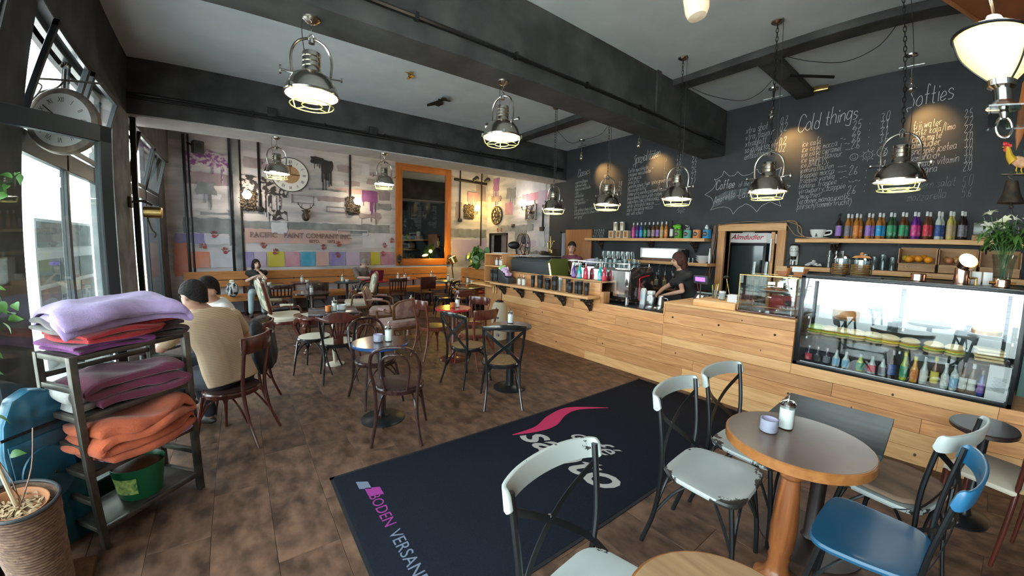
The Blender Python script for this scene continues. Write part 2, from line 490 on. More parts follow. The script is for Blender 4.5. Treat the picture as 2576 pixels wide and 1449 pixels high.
for x in (0.45, 1.98): MB().box((x, 6.78, 3.6), (.13, .06, .13)).build('junction_box', 'black_plastic', b2, bev=.006)
MB().bb(4.57, 4.66, 2.935, 2.96, 3.45, HC).build('cover_strip', 'beam_dark', b1)

# ceiling cables of the bar bay
def cable(pts, r=0.004, label='thin black cable hanging slack under the bar ceiling', name='ceiling_cable', m='black_plastic', group=None):
    o = MB().tube(smoothpts(pts, 8), r, 6).build(name, m)
    return tag(o, label, 'cable', group)
cable([(5.08, 2.8, 3.93), (5.3, 2.6, 3.8), (5.6, 2.3, 3.72), (5.7, 2.1, 3.78), (5.75, 1.95, 3.94)], label='slack black cable sagging between the big beam and the dark cross beam')
cable([(5.1, 1.65, 3.93), (5.25, 1.4, 3.83), (5.4, 1.1, 3.78), (5.35, .8, 3.83), (5.15, .6, 3.93)], label='black cable sagging under the bar ceiling right of the dark cross beam')
cable([(5.14, 5.5, 3.93), (5.5, 5.55, 3.78), (5.9, 5.75, 3.86), (6.22, 5.85, 4.0)], label='thin black cable running to the left spot lamp above the menu')
cable([(6.24, 5.8, 4.0), (5.9, 5.0, 3.9), (5.5, 4.4, 4.02)], label='thin black cable leaving the left spot lamp to the right')
o = MB().tube([(5.75, 1.75, 3.93), (6.1, 1.35, 3.9)], .02, 6).build('ceiling_rod', 'black_metal'); tag(o, 'short black rod sticking out of the dark cross beam', 'rod')
o = MB().box((6.66, 1.62, 3.985), (.1, .18, .07), (0, 0, 8)).build('ceiling_bracket', 'brass', bev=.01); tag(o, 'small brass bracket where ceiling meets the menu wall', 'bracket')

# back wall with the mural
wb = struct('wall_back', MB().bb(XW - .2, XE + .2, YB, YB + .2, -.1, HC), 'mural', smooth=False)
PN = [0]
def patch(par, pl, cx, cz, w, h, m, n=None, jag=.02, name='paint_patch', d=.002, drips=0):
    "irregular thin patch of paint; pl 'B' back wall, 'R' right wall"
    rr = random.Random(int(abs(cx * 131 + cz * 977 + w * 53)) * 7 + len(m))
    PN[0] += 1; d += PN[0] * .00025
    pts = []
    nx, nz = max(3, int(w / .1)), max(3, int(h / .1))
    for i in range(nx): pts.append((-w / 2 + w * i / nx, -h / 2 + rr.uniform(-jag, jag)))
    for i in range(nz): pts.append((w / 2 + rr.uniform(-jag, jag), -h / 2 + h * i / nz))
    for i in range(nx): pts.append((w / 2 - w * i / nx, h / 2 + rr.uniform(-jag, jag)))
    for i in range(nz): pts.append((-w / 2 + rr.uniform(-jag, jag), h / 2 - h * i / nz))
    mb = MB()
    if pl == 'B': mb.prism([(cx + a, cz + b) for a, b in pts], YB - d, YB + .01, plane='xz')
    else: mb.prism([(cx + a, cz + b) for a, b in pts], XE - d, XE + .01, plane='yz')
    for k in range(drips):
        x = cx + rr.uniform(-w / 2, w / 2) * .9; L_ = rr.uniform(.25, 1) * h * 1.6; ww = rr.uniform(.004, .012)
        z1 = cz - h / 2 + jag
        if pl == 'B': mb.bb(x - ww, x + ww, YB - d - .0001 * (k + 1), YB + .01, z1 - L_, z1)
        else: mb.bb(XE - d - .0001 * (k + 1), XE + .01, x - ww, x + ww, z1 - L_, z1)
    return mb.build(name, 'paint_' + m, par, smooth=False)
# broad bands and brush blocks
for (x, z, w, h, m) in [(-.55, 3.0, .9, .26, 'mauve'), (-.6, 2.62, .5, .12, 'pale'), (-.35, 2.25, .8, .07, 'grey'), (-.55, 1.98, 1.0, .34, 'grey'), (-.15, 1.82, .16, .55, 'grey'), (-.65, 1.68, .85, .2, 'pale'),
                        (.5, 3.45, .8, .25, 'mauve'), (.4, 3.1, .35, .4, 'pale'), (1.5, 2.0, 2.9, .26, 'grey'), (3.0, 2.0, 1.0, .3, 'grey'), (1.9, 2.62, .75, .24, 'pale'), (2.3, 3.55, .35, .17, 'mauve'), (2.5, 3.2, .4, .12, 'mauve'), (3.05, 3.3, .35, .15, 'mauve'),
                        (2.5, 3.0, .9, .12, 'peach'), (3.3, 2.65, .5, .18, 'grey'), (3.1, 3.5, .35, .1, 'mauve'), (2.85, 3.6, .2, .3, 'pale'), (1.9, 2.98, .9, .05, 'grey'), (2.05, 2.75, .8, .12, 'mauve'), (3.35, 2.95, .3, .25, 'mauve'),
                        (6.05, 2.0, 1.3, .26, 'grey'), (5.7, 2.7, .2, .5, 'mauve'), (6.5, 3.3, .35, .5, 'mauve'), (6.1, 1.55, 1.25, .5, 'lilac'), (.1, 2.32, .7, .06, 'grey'), (1.0, 2.9, .6, .05, 'mauve')]:
    patch(wb, 'B', x, z, w, h, m, jag=.018)
patch(wb, 'B', 1.25, 1.78, 2.35, .34, 'peach', jag=.01)
patch(wb, 'B', 3.25, 1.72, 1.0, .4, 'pale', jag=.012)
# row of coloured squares above the bench
for (x0, x1, m) in [(-.95, -.62, 'orange'), (-.6, -.08, 'pale'), (.0, .22, 'violet'), (.24, .48, 'lilac'), (.5, .86, 'yellow'), (.88, 1.2, 'pink'), (1.22, 1.56, 'blue'), (1.58, 1.88, 'peach'), (1.9, 2.3, 'violet'), (2.32, 2.66, 'lilac'), (2.68, 2.95, 'mauve'), (2.97, 3.22, 'yellow'), (3.24, 3.62, 'pink'), (5.95, 6.3, 'violet')]:
    patch(wb, 'B', (x0 + x1) / 2, 1.23, x1 - x0, .36 if x0 < 5 else .2, m, jag=.008, d=.004)
patch(wb, 'B', -1.12, 1.25, .25, .75, 'orange', d=.003); patch(wb, 'B', -.95, 1.7, .5, .2, 'violet', d=.003)
patch(wb, 'B', -.62, 3.42, .8, .3, 'splat_magenta', jag=.05, d=.004, drips=6)
patch(wb, 'B', -.62, 2.78, .34, .26, 'grey', jag=.03, d=.004, drips=5)
patch(wb, 'B', .5, 2.93, .95, .42, 'splat', jag=.03, d=.004, drips=10)
patch(wb, 'B', .78, 2.28, .32, .24, 'splat', jag=.03, d=.004); patch(wb, 'B', .78, 1.98, .34, .26, 'pale', jag=.02, d=.004)
patch(wb, 'B', 1.66, 3.68, .3, .16, 'black', jag=.02, d=.006, drips=3); patch(wb, 'B', 1.87, 3.56, .26, .3, 'black', jag=.03, d=.006, drips=9)
patch(wb, 'B', 2.95, 2.9, .4, .3, 'purple', jag=.015, d=.004, drips=9); patch(wb, 'B', 2.95, 2.38, .55, .14, 'mauve', jag=.04, d=.004, drips=4)
patch(wb, 'B', 6.18, 3.15, .36, .3, 'pink', jag=.02, d=.004, drips=6)
for (x, z, w, h) in [(2.15, 2.5, .6, .14), (2.5, 1.92, .8, .13), (1.3, 2.7, .5, .2)]:
    t = MB()
    for (a, b_, c_, d_) in [(x - w / 2, x + w / 2, z + h / 2 - .018, z + h / 2), (x - w / 2, x + w / 2, z - h / 2, z - h / 2 + .018), (x - w / 2, x - w / 2 + .018, z - h / 2, z + h / 2), (x + w / 2 - .018, x + w / 2, z - h / 2, z + h / 2)]:
        t.bb(a, b_, YB - .024, YB + .01, c_, d_)
    t.build('painted_outline', 'paint_mauve' if x != 2.5 else 'paint_pale', wb, smooth=False)
def hand(par, x, z, s, a, m='paint_red', wall='B'):
    t = MB(); ca, sa = math.cos(R(a)), math.sin(R(a))
    def q(u, v): return (x + (u * ca - v * sa) * s, z + (u * sa + v * ca) * s)
    def blob(u, v, ru, rv, rot=0):
        pts = []
        for k in range(8):
            b = 2 * PI * k / 8; uu, vv = ru * math.cos(b), rv * math.sin(b); c_, s_ = math.cos(R(rot)), math.sin(R(rot))
            pts.append(q(u + uu * c_ - vv * s_, v + uu * s_ + vv * c_))
        if wall == 'B': t.prism(pts, YB - .026, YB + .01, plane='xz')
        else: t.prism(pts, XE - .03, XE + .01, plane='yz')
    blob(0, -.2, .3, .3)
    for u, v, L_, r_ in ((-.34, .3, .22, 25), (-.12, .48, .26, 8), (.1, .5, .26, -6), (.32, .36, .22, -22), (.5, -.05, .2, -60)): blob(u, v, .06, L_, r_)
    return t.build('handprint', m, par, smooth=False)
for x, z, s, a in [(-.52, 1.78, .13, 5), (-.72, 1.52, .12, 60), (-.33, 1.42, .13, 10), (.42, 1.55, .12, 20), (.66, 1.4, .13, -20), (1.75, 1.52, .12, 0), (2.12, 1.6, .12, 10), (3.35, 1.58, .12, 15), (3.55, 1.72, .12, -10), (3.3, 1.35, .12, 0), (2.1, 1.32, .12, 10)]:
    hand(wb, x, z, s, a)
fb = lambda x, z, d=.024: frame((x, YB - d, z), (1, 0, 0), (0, 0, 1), (0, -1, 0))
put_mesh(text_mesh('PACIFIC   PAINT COMPANY INC.', .17, outline=.003, xs=.93), 'wall_lettering', 'paint_black', wb, fb(.16, 1.75))
put_mesh(text_mesh('ESTD.      1872', .1, outline=.0022), 'wall_lettering', 'paint_black', wb, fb(1.42, 1.64))
# vertical conduits on the back wall
def vcond(x, z0, z1, w=.05, box=False):
    t = MB().bb(x - w / 2, x + w / 2, YB - .035, YB, z0, z1); o = t.build('conduit', 'black_metal', wb, bev=.006)
    if box: MB().box((x, YB - .04, z0), (.13, .06, .11)).build('socket_box', 'black_plastic', wb, bev=.008)
vcond(-.98, .4, 3.9, .05); vcond(-.9, .4, 3.9, .035)
vcond(-.17, .95, HC, .05); MB().bb(-.12, .0, YB - .05, YB, .95, HC).build('cable_duct', 'concrete', wb, bev=.005); vcond(.03, .95, HC, .03)
vcond(.39, 2.4, HC, .05, True); vcond(2.44, 2.43, HC, .045, True); vcond(5.72, 2.4, HC, .03, True); vcond(6.5, 1.6, HC, .028)

# right wall: chalkboard up to y 7.4, mural beyond
DZ, DY0, DY1 = 1.98, 2.05, 2.85
wr = MB()
for (y0, y1, z0, z1) in [(YF - .2, DY0, -.1, HC), (DY1, 6.72, -.1, HC), (DY0, DY1, DZ, HC), (6.72, 6.95, 2.0, HC), (6.95, 7.4, -.1, HC)]: wr.bb(XE, XE + .15, y0, y1, z0, z1)
wr = struct('wall_right', wr, 'chalkboard', smooth=False)
wr2 = MB()
for (y0, y1, z0, z1) in [(7.4, 9.28, -.1, HC), (9.28, 10.2, 1.96, HC), (10.2, YB, -.1, HC)]: wr2.bb(XE - .004, XE + .15, y0, y1, z0, z1)
wr2 = MB_ = struct('trim_8', wr2, 'mural', smooth=False)
t = MB().bb(XE - .02, XE + .03, 9.24, 9.3, 0, 2.0).bb(XE - .02, XE + .03, 10.18, 10.24, 0, 2.0).bb(XE - .02, XE + .03, 9.24, 10.24, 1.96, 2.02)
struct('door_3', t, 'black_paint')
struct('wall_passage', MB().bb(XE + .9, XE + 1, 6.5, YB + .2, -.1, 2.7).bb(XE + .1, XE + 1, 8.9, 9.0, -.1, 2.7).bb(XE + .1, XE + 1, 6.5, YB + .2, 2.6, 2.7).bb(XE + .1, XE + 1, 10.3, 10.4, -.1, 2.7).bb(XE + .1, XE + 1, 6.5, 10.4, -.1, 0), 'black_paint', smooth=False)
t = MB().bb(XE + .5, XE + .55, 9.7, 10.3, 0, 2.3).build('passage_panel', 'paint_mauve'); t['kind'] = 'structure'; t.name = 'trim_9'
for (y, z, w, h, m, dr) in [(8.2, 3.3, 1.3, .5, 'pale', 0), (9.9, 3.55, .3, .4, 'magenta', 6), (9.1, 3.2, .45, .3, 'grey', 3), (9.2, 2.75, .35, .35, 'pink', 0), (8.0, 3.0, 1.1, .2, 'pink', 4), (8.9, 2.15, 1.7, .18, 'grey', 0), (8.6, 1.95, .5, .5, 'grey', 0), (7.75, 1.85, .4, .5, 'pale', 0), (8.3, 1.7, .8, .16, 'lilac', 0), (7.9, 1.4, .7, .2, 'grey', 0), (7.7, 2.9, .3, .5, 'lilac', 0), (9.9, 3.1, .5, .16, 'mauve', 0)]:
    patch(wr2, 'R', y, z, w, h, m, jag=.025, drips=dr, d=.007)
for y, z in [(9.75, 2.1), (9.55, 2.1), (8.35, 1.62), (8.1, 1.35), (8.4, 1.35)]: hand(wr2, y, z, .1, 0, wall='R')
MB().box((XE - .03, 8.95, 2.22), (.05, .12, .1)).build('socket_box', 'black_plastic', wr2, bev=.008)
MB().bb(XE - .04, XE, 7.62, 7.66, 2.15, 2.75).build('conduit', 'black_metal', wr2); MB().box((XE - .03, 7.66, 2.1), (.06, .16, .12)).build('socket_box', 'black_plastic', wr2, bev=.008)

# front wall behind the camera, left end
struct('wall_front', MB().bb(XW - .2, XE + .2, YF - .2, YF, -.1, HC), 'beam_dark', smooth=False)

# window wall
wl = MB().bb(XW - .15, XW + .05, 3.1, 3.72, -.1, 3.27).bb(XW - .2, XW, YF, YB, 3.26, HC).bb(XW - .2, XW + .02, 9.65, YB, -.1, 3.27)
wl = struct('wall_left', wl, 'beam_dark', smooth=False)
cn = MB().bb(XW - .1, -1.22, 5.97, 6.8, -.1, 3.27)
cn = struct('trim_10', cn, 'concrete', bev=.015)
struct('trim_11', MB().bb(XW - .1, XW + .03, 6.8, 7.27, -.1, 3.27), 'dark_frame')
struct('trim_12', MB().bb(-1.23, -1.17, 6.9, 6.96, 0, 3.27), 'black_metal')
def window(n, y0, y1, mull=(), zt=2.24, low=.0):
    fr = MB()
    x0, x1 = XW - .04, XW + .02
    for y in [y0, y1] + list(mull): fr.bb(x0, x1, y - .03, y + .03, 0, 3.26)
    fr.bb(x0, x1, y0, y1, zt, zt + .16); fr.bb(x0, x1, y0, y1, 3.2, 3.26); fr.bb(x0, x1, y0, y1, 0, .08)
    w = struct('window_%d' % n, fr, 'dark_frame', bev=.004, seg=1)
    ys = [y0] + list(mull) + [y1]
    for a, b in zip(ys, ys[1:]):
        g = MB().bb(XW - .012, XW - .006, a + .03, b - .03, .08, zt).build('pane', 'pane', w, smooth=False)
    return w, ys
w1, ys = window(1, YF, 3.1, (-.7, .75, 2.1))
for a, b in zip(ys, ys[1:]): MB().bb(XW - .012, XW - .006, a + .03, b - .03, 2.4, 3.2).build('pane', 'pane', w1, smooth=False)
w2, ys2 = window(2, 3.72, 5.97, (4.85,))
w3, ys3 = window(3, 7.27, 9.65, (8.45,), zt=2.3)
def sash(par, y0, y1, z0, z1, tilt):
    s_ = bpy.data.objects.new('sash', None); COL.objects.link(s_)
    t = MB()
    t.bb(-.025, .025, y0, y0 + .05, 0, z1 - z0).bb(-.025, .025, y1 - .05, y1, 0, z1 - z0).bb(-.025, .025, y0, y1, 0, .05).bb(-.025, .025, y0, y1, z1 - z0 - .05, z1 - z0)
    o = t.build('sash', 'dark_frame', par, bev=.004, seg=1)
    g = MB().bb(-.003, .003, y0 + .05, y1 - .05, .05, z1 - z0 - .05).build('pane', 'pane', o, smooth=False)
    bpy.data.objects.remove(s_)
    o.location = (XW, 0, z0); o.rotation_euler = (0, R(tilt), 0)
    return o
sash(w2, 3.78, 4.8, 2.42, 3.2, 14); sash(w2, 4.92, 5.9, 2.42, 3.2, 14)
sash(w3, 7.33, 8.4, 2.48, 3.2, 12); sash(w3, 8.5, 9.6, 2.48, 3.2, 12)

# portals guide the sampler to the real openings; they add no light
for y0, y1 in ((YF, 3.1), (3.72, 5.97), (7.27, 9.65)):
    al = bpy.data.lights.new('window_portal', 'AREA'); al.shape = 'RECTANGLE'
    al.size = 3.2; al.size_y = y1 - y0
    al.cycles.is_portal = True
    ao = bpy.data.objects.new('window_portal', al); COL.objects.link(ao)
    ao.location = (XW - .03, (y0 + y1) / 2, 1.65); ao.rotation_euler = (0, R(-90), 0)

# open door leaf with glass, hinged at the pillar
dl = thing('door_1', None, None, (-1.34, 2.42, 0), math.degrees(math.atan2(.46, .4)))
dl['kind'] = 'structure'
Ld = 1.02
t = MB().bb(0, .07, -.025, .025, 0.02, 2.3).bb(Ld - .075, Ld, -.025, .025, 0.02, 2.3).bb(0, Ld, -.025, .025, 2.2, 2.3).bb(0, Ld, -.025, .025, .02, .2)
t.build('door_frame', 'dark_frame', dl, bev=.005, seg=1)
MB().bb(.07, Ld - .075, -.006, .006, .2, 2.2).build('pane', 'pane', dl, smooth=False)
t = MB().tube([(Ld - .1, -.06, .85), (Ld - .1, -.06, 1.3)], .012, 8); t.tube([(Ld - .1, -.06, .9), (Ld - .1, 0, .9)], .008, 6).tube([(Ld - .1, -.06, 1.25), (Ld - .1, 0, 1.25)], .008, 6)
t.build('door_handle', 'steel', dl)

# outside
g = MB().bb(-40, XW - .16, -25, 40, -.14, -.04).build('pavement', 'pavement', smooth=False); g['kind'] = 'structure'; g.name = 'floor_outside'
# unseen block added overhead to keep the sun off the glass
r = MB().bb(XW - .2, 12, YF - 1, YB + 1, HC + .2, HC + 3.2); r = struct('wall_sun_block', r, 'concrete', smooth=False)

# fill in the passage and back room behind the bar door
t = MB().bb(XE + .15, 9.0, 1.5, 1.6, 0, 2.6).bb(XE + .15, 9.0, 3.4, 3.5, 0, 2.6).bb(8.9, 9.0, 1.5, 3.5, 0, 2.6).bb(XE + .15, 9, 1.5, 3.5, 2.6, 2.7)
struct('wall_storeroom', t, 'beam_dark', smooth=False)
# timber frame of the bar door
t = MB().bb(XE - .06, XE + .2, 1.93, 2.05, 0, 2.1); t.bb(XE - .06, XE + .2, 2.85, 2.97, 0, 2.1)
d2 = struct('door_2', t, 'larch_z', bev=.006)
MB().bb(XE - .065, XE + .2, 1.93, 2.97, 1.98, 2.1).build('lintel', 'larch_pale', d2, bev=.006)
MB().bb(XE - .1, XE - .06, 2.07, 2.12, .02, 1.96).build('door_leaf', 'larch_pale', d2, bev=.005)
t = MB().tube([(XE - .14, 2.1, 1.5), (XE - .14, 2.1, 1.85)], .015, 8); t.build('door_handle', 'white_gloss', d2)
# wooden swing door at the left end of the menu wall
d4 = struct('door_4', MB().bb(XE - .07, XE - .02, 5.87, 6.72, .02, 2.06), 'door_wood', bev=.005)
struct('trim_13', MB().bb(XE - .02, XE + .02, 6.72, 6.78, 0, 2.02).bb(XE - .02, XE + .02, 6.9, 6.96, 0, 2.02).bb(XE - .02, XE + .02, 6.72, 6.96, 1.98, 2.02), 'black_paint')
# ---------------------------------------------------------------- bar counter
CX = 4.09
bar = thing('bar_counter', 'long bar counter clad in horizontal larch boards with dark stone worktop', 'counter', (0, 0, 0))
MB().bb(CX + .03, 4.8, -1.6, 1.03, 0, .59).bb(CX + .03, 4.8, 1.03, 2.39, 0, .98).bb(CX + .03, 4.8, 2.39, 5.75, 0, .82).build('carcass', 'larch', bar)
rb = random.Random(11)
def board(y0, y1, z0, z1, x=CX, m='larch', d=.028):
    h = z1 - z0
    o = MB().bb(-d, 0, -(y1 - y0) / 2 + .001, (y1 - y0) / 2 - .001, -h / 2 + .0012, h / 2 - .0012).build('board', m, bar, bev=.002, seg=1, smooth=False)
    o.location = (x + d + rb.uniform(-.0015, .0015), (y0 + y1) / 2, (z0 + z1) / 2)
rows = [(0, .13), (.13, .26), (.26, .38), (.38, .5), (.5, .6)]
for k, (z0, z1) in enumerate(rows):
    ys = [-1.6]
    while ys[-1] < 5.75:
        ys.append(min(5.75, ys[-1] + rb.uniform(1.1, 2.1)))
        if 5.75 - ys[-1] < .4: ys[-1] = 5.75
    if k == 4: ys = [-1.6, -.35, 1.03, 2.39, 3.6, 5.75]
    if k == 3: ys = [-1.6, .7, 2.39, 4.4, 5.75]
    for a, b in zip(ys, ys[1:]): board(a, b, z0, z1, m=rb.choice(['larch', 'larch', 'larch_pale']))
for z0, z1, ys in [(.6, .73, [2.39, 3.1, 4.7, 5.75]), (.73, .84, [2.39, 3.9, 5.75])]:
    for a, b in zip(ys, ys[1:]): board(a, b, z0, z1, m=rb.choice(['larch', 'larch_pale']))
for z0, z1 in [(.6, .76), (.76, .9), (.9, .985)]: board(1.03, 2.39, z0, z1)
t = MB()
for (y, z, r_) in [(2.9, .66, .012), (4.6, .55, .015), (3.3, .3, .014), (1.9, .7, .012), (1.3, .66, .01), (.3, .52, .012), (.55, .33, .012), (-.6, .2, .016), (4.24, .13, .02), (5.0, .45, .014), (3.6, .7, .016), (1.5, .93, .012), (-.2, .42, .01), (2.2, .42, .012), (.1, .08, .014)]:
    t.lathe([(r_, 0), (r_ * .6, .001)], (CX - .0005, y, z), 10, rot=(0, -90, 0), sy=.75)
t.build('knots', 'knot', bar)['kind'] = 'stuff'
MB().bb(CX - .012, CX + .028, 2.39, 5.75, .838, .862).build('edge_strip', 'larch_pale', bar, bev=.002)
MB().bb(CX + .028, 4.8, 2.39, 5.75, .835, .858).build('worktop', mat('stone', (.03, .03, .033), .08, col2=(.05, .05, .055), scale=30, coat=.6), bar, bev=.003)
MB().bb(CX - .015, 4.8, 1.03, 2.39, .985, 1.012).build('raised_top', 'larch_pale', bar, bev=.004)
MB().bb(CX - .01, CX + .03, 2.375, 2.392, .86, 1.0).build('end_board', 'larch_pale', bar, bev=.002)
for y in (2.27, 1.73, 1.19): MB().lathe([(.011, 0), (.011, .006), (.006, .011)], (CX, y, .84), 12, rot=(0, -90, 0)).build('bolt', 'gunmetal', bar)
# ledge with its riser
MB().bb(3.83, CX, 3.39, 5.78, .925, .96).build('ledge', 'larch_pale', bar, bev=.004)
MB().bb(CX, CX + .035, 3.39, 5.5, .86, 1.155).build('riser', 'larch', bar, bev=.004)
MB().bb(CX, CX + .14, 3.33, 3.39, .86, 1.02).build('riser_end', 'larch_z', bar, bev=.004)
MB().bb(CX, 4.32, 3.39, 5.5, 1.14, 1.16).build('riser_top', 'larch_pale', bar, bev=.003)
def corbel():
    t = MB()
    t.bb(-.2, .0, -.075, .075, .17, .185)
    for s in (-1, 0, 1):
        for (x, z, r_) in [(-.05, .14, .03), (-.11, .145, .026), (-.16, .15, .02), (-.03, .09, .028), (-.07, .1, .022), (-.02, .045, .022), (-.015, .01, .014)]:
            if s and z < .03: continue
            t.sph((x, s * .045 * (z + .06) / .2, z), (r_, r_ * .8, r_), 8, 6)
    t.tube(smoothpts([(-.17, 0, .16), (-.12, 0, .1), (-.07, 0, .06), (-.02, 0, -.01)], 4), .013, 6)
    for s in (-1, 1): t.tube(smoothpts([(-.18, s * .04, .165), (-.1, s * .06, .12), (-.04, s * .04, .06), (-.01, s * .02, .0)], 4), .008, 6)
    return t
cb = corbel().build('corbel', 'iron', bar); cb.location = (CX, 5.65, .738)
for y in (5.12, 4.6, 4.09, 3.55):
    c = cb.copy(); COL.objects.link(c); c.location = (CX, y, .738); c.parent = bar

# shelf unit at the far end of the counter
su = thing('shelf_unit', 'open larch shelf unit at the far end of the counter', 'shelf', (CX, 5.75, 0))
MB().bb(0, .02, 0, .62, 0, .88).bb(0, .36, 0, .02, 0, .93).bb(0, .36, .6, .62, 0, .93).build('lower_panel', 'larch_z', su, bev=.002)
MB().bb(0, .36, 0, .02, .93, 1.47).build('side_panel', 'larch_z', su, bev=.002)
MB().bb(0, .36, .6, .62, .93, 1.47).build('side_panel', 'larch_z', su, bev=.002)
MB().bb(.34, .36, .02, .6, .9, 1.45).build('back_panel', 'larch_z', su)
for z in (.9, 1.215, 1.45): MB().bb(0, .36, .02, .6, z, z + .02).build('shelf', 'larch_pale', su, bev=.002)
MB().bb(-.24, 0, .0, .75, .86, .885).build('side_ledge', 'larch_pale', su, bev=.003)
for y in (.16, .24): MB().tube([(-.03, y, .72), (-.03, y, .84)], .006, 6).tube([(0, y, .73), (-.03, y, .73)], .005, 6).tube([(0, y, .83), (-.03, y, .83)], .005, 6).build('handle', 'brass', su)

# ---------------------------------------------------------------- jars, cups, bottles: builders
ORD = ['leftmost', 'second from the left', 'third from the left', 'fourth from the left', 'fifth from the left', 'sixth from the left', 'sixth from the right', 'fifth from the right', 'fourth from the right', 'third from the right', 'second from the right', 'rightmost']
def nth(k, n):
    return ORD[k] if k < (n + 1) // 2 else ORD[12 - (n - k)]
def sugar_shaker(loc, label, group='sugar shakers', h=.15, r=.034, parent=None):
    t = thing('sugar_dispenser', label, 'sugar shaker', loc, random.uniform(0, 360), group)
    MB().shell([(r * .95, 0), (r, .006), (r, h * .78), (r * .9, h * .84)], n=16, t=.0025).build('jar', 'clear', t)
    MB().lathe([(r * .9, .006), (r * .93, .01), (r * .93, h * .7), (.001, h * .72)], n=16).build('sugar', 'sugar', t)
    MB().lathe([(r * 1.0, h * .8), (r * 1.02, h * .86), (r * .8, h * .93), (r * .25, h * .96)], n=16).build('lid', 'chrome', t)
    MB().tube([(0, 0, h * .94), (0, 0, h * 1.12), (.008, 0, h * 1.2)], .0055, 8).build('spout', 'chrome', t)
    return t
SH = {}
def shaker(loc, label):
    if 's' not in SH:
        SH['s'] = sugar_shaker(loc, label); return SH['s']
    return copy_tree(SH['s'], loc, random.uniform(0, 360), label)
mat('candle_purple', (.52, .48, .66), .5, trans=0); mat('candle_white', (.75, .75, .72), .5); mat('candle_orange', (.75, .22, .05), .3)
def candle_cup(loc, label, m='candle_purple', r=.038, h=.065):
    t = thing('candle_holder', label, 'candle', loc, 0, 'candle glasses')
    MB().shell([(r * .85, 0), (r, .01), (r, h)], n=18, t=.002).build('glass', 'clear', t)
    MB().lathe([(r * .8, .004), (r * .93, .012), (r * .93, h * .93), (r * .8, h * .94), (r * .78, h * .5), (.001, h * .5)], n=18).build('wax', m, t)
    return t
def small_pot(loc, label, m='white_gloss', r=.035, h=.05, name='sweetener_pot', cat='pot', group='small white pots on the tables'):
    t = MB().shell([(r * .85, 0), (r, .01), (r, h)], n=12, t=.003).build(name, m)
    t.location = loc; return tag(t, label, cat, group)

_bottle_cache = {}
def liquid(n, c, a=.55):
    nm = 'liq_' + n
    if nm not in M: mat(nm, c, .12, coat=.4, spec=.6)
    return nm
def lab(n, c):
    nm = 'lab_' + n
    if nm not in M: mat(nm, c, .6, col2=tuple(min(1, x * .7 + .25) for x in c), scale=22, lo=.55, hi=.7)
    return nm
def bottle(loc, label, liq='amber', lc='white', cap='steel', h=.3, r=.034, group=None, neck=.013, style='syrup', rz=0, lz=(.12, .52)):
    cols = dict(amber=(.42, .16, .03), dark=(.03, .015, .02), brown=(.12, .045, .015), green=(.03, .09, .035), clear=(.55, .6, .58), yellow=(.55, .45, .12), gold=(.55, .3, .06), violet=(.12, .02, .22), teal=(.02, .42, .42), red=(.45, .02, .06), orange=(.75, .35, .06), lime=(.4, .5, .05), blue=(.05, .08, .35), pink=(.5, .1, .3))
    lcs = dict(white=(.75, .74, .7), orange=(.7, .22, .04), purple=(.3, .16, .5), blue=(.02, .3, .6), green=(.04, .3, .14), magenta=(.6, .04, .25), red=(.6, .04, .07), navy=(.04, .09, .3), tan=(.5, .38, .2), grey=(.2, .19, .22), mauve=(.34, .22, .26), yellow=(.75, .6, .08), pink=(.75, .1, .35), brown=(.22, .1, .06), black=(.03, .03, .03), lightblue=(.3, .5, .7))
    liquid(liq, cols[liq]); lab(lc, lcs[lc])
    key = (liq, lc, cap, h, r, style, lz)
    if key in _bottle_cache: return copy_tree(_bottle_cache[key], loc, rz, label)
    t = thing('bottle', label, 'bottle', loc, rz, group)
    if style == 'beer': pr = [(r, .004), (r, h * .52), (r * .85, h * .62), (neck, h * .78), (neck, h * .96)]
    elif style == 'round': pr = [(r * .9, .002), (r, .01), (r, h * .5), (r * .6, h * .64), (neck, h * .8), (neck, h * .96)]
    else: pr = [(r * .93, .002), (r, .01), (r, h * .6), (r * .9, h * .66), (neck * 1.1, h * .76), (neck, h * .8), (neck, h * .95)]
    MB().lathe(pr, n=12).build('body', 'liq_' + liq, t)
    MB().lathe([(r * 1.015, h * lz[0]), (r * 1.015, h * lz[1])], n=12).build('label', 'lab_' + lc, t)
    MB().lathe([(neck * 1.15, h * .84), (neck * 1.15, h * .985), (neck * .9, h)], n=10).build('cap', cap, t)
    _bottle_cache[key] = t
    return t

# items on the shelf unit and the ledge
for k, y in enumerate((.18, .27, .36)):
    shaker((CX + .12 + .03 * (k % 2), 5.75 + y, 1.235), ['sugar shaker nearest the counter on the upper shelf of the unit', 'middle sugar shaker on the upper shelf of the unit', 'far sugar shaker on the upper shelf of the unit'][k])
def mug_stack(loc, label, h=.2, r=.032, n=3, group='black travel mugs by the counter', rz=0):
    t = thing('travel_mug', label, 'mug', loc, rz, group)
    MB().lathe([(r * .82, 0), (r * .85, .01), (r, h * .9), (r * 1.05, h * .92), (r * 1.05, h * .96)], n=14).build('body', 'black_plastic', t)
    MB().lathe([(r * 1.06, h * .95), (r * 1.0, h), (r * .7, h), (r * .68, h * .985), (.001, h * .985)], n=14).build('lid', 'dark_plastic', t)
    MB().lathe([(r * .93, h * .35), (r * .97, h * .65)], n=14).build('sleeve', 'dark_plastic', t)
    return t
mg = mug_stack((CX + .1, 5.84, .92), 'black travel mug on the lower shelf of the unit, nearest the counter', .24, .036)
for k, (x, y, h_) in enumerate([(.1, .17, 1), (.12, .25, .95), (.1, .33, 1), (.11, .41, .98), (.1, .49, 1)]):
    c = copy_tree(mg, (CX + x, 5.75 + y, .92), 0, 'black travel mug in the lower shelf of the unit, %s' % nth(4 - k, 6))
    mg['label'] = 'black travel mug in the lower shelf of the unit, rightmost'
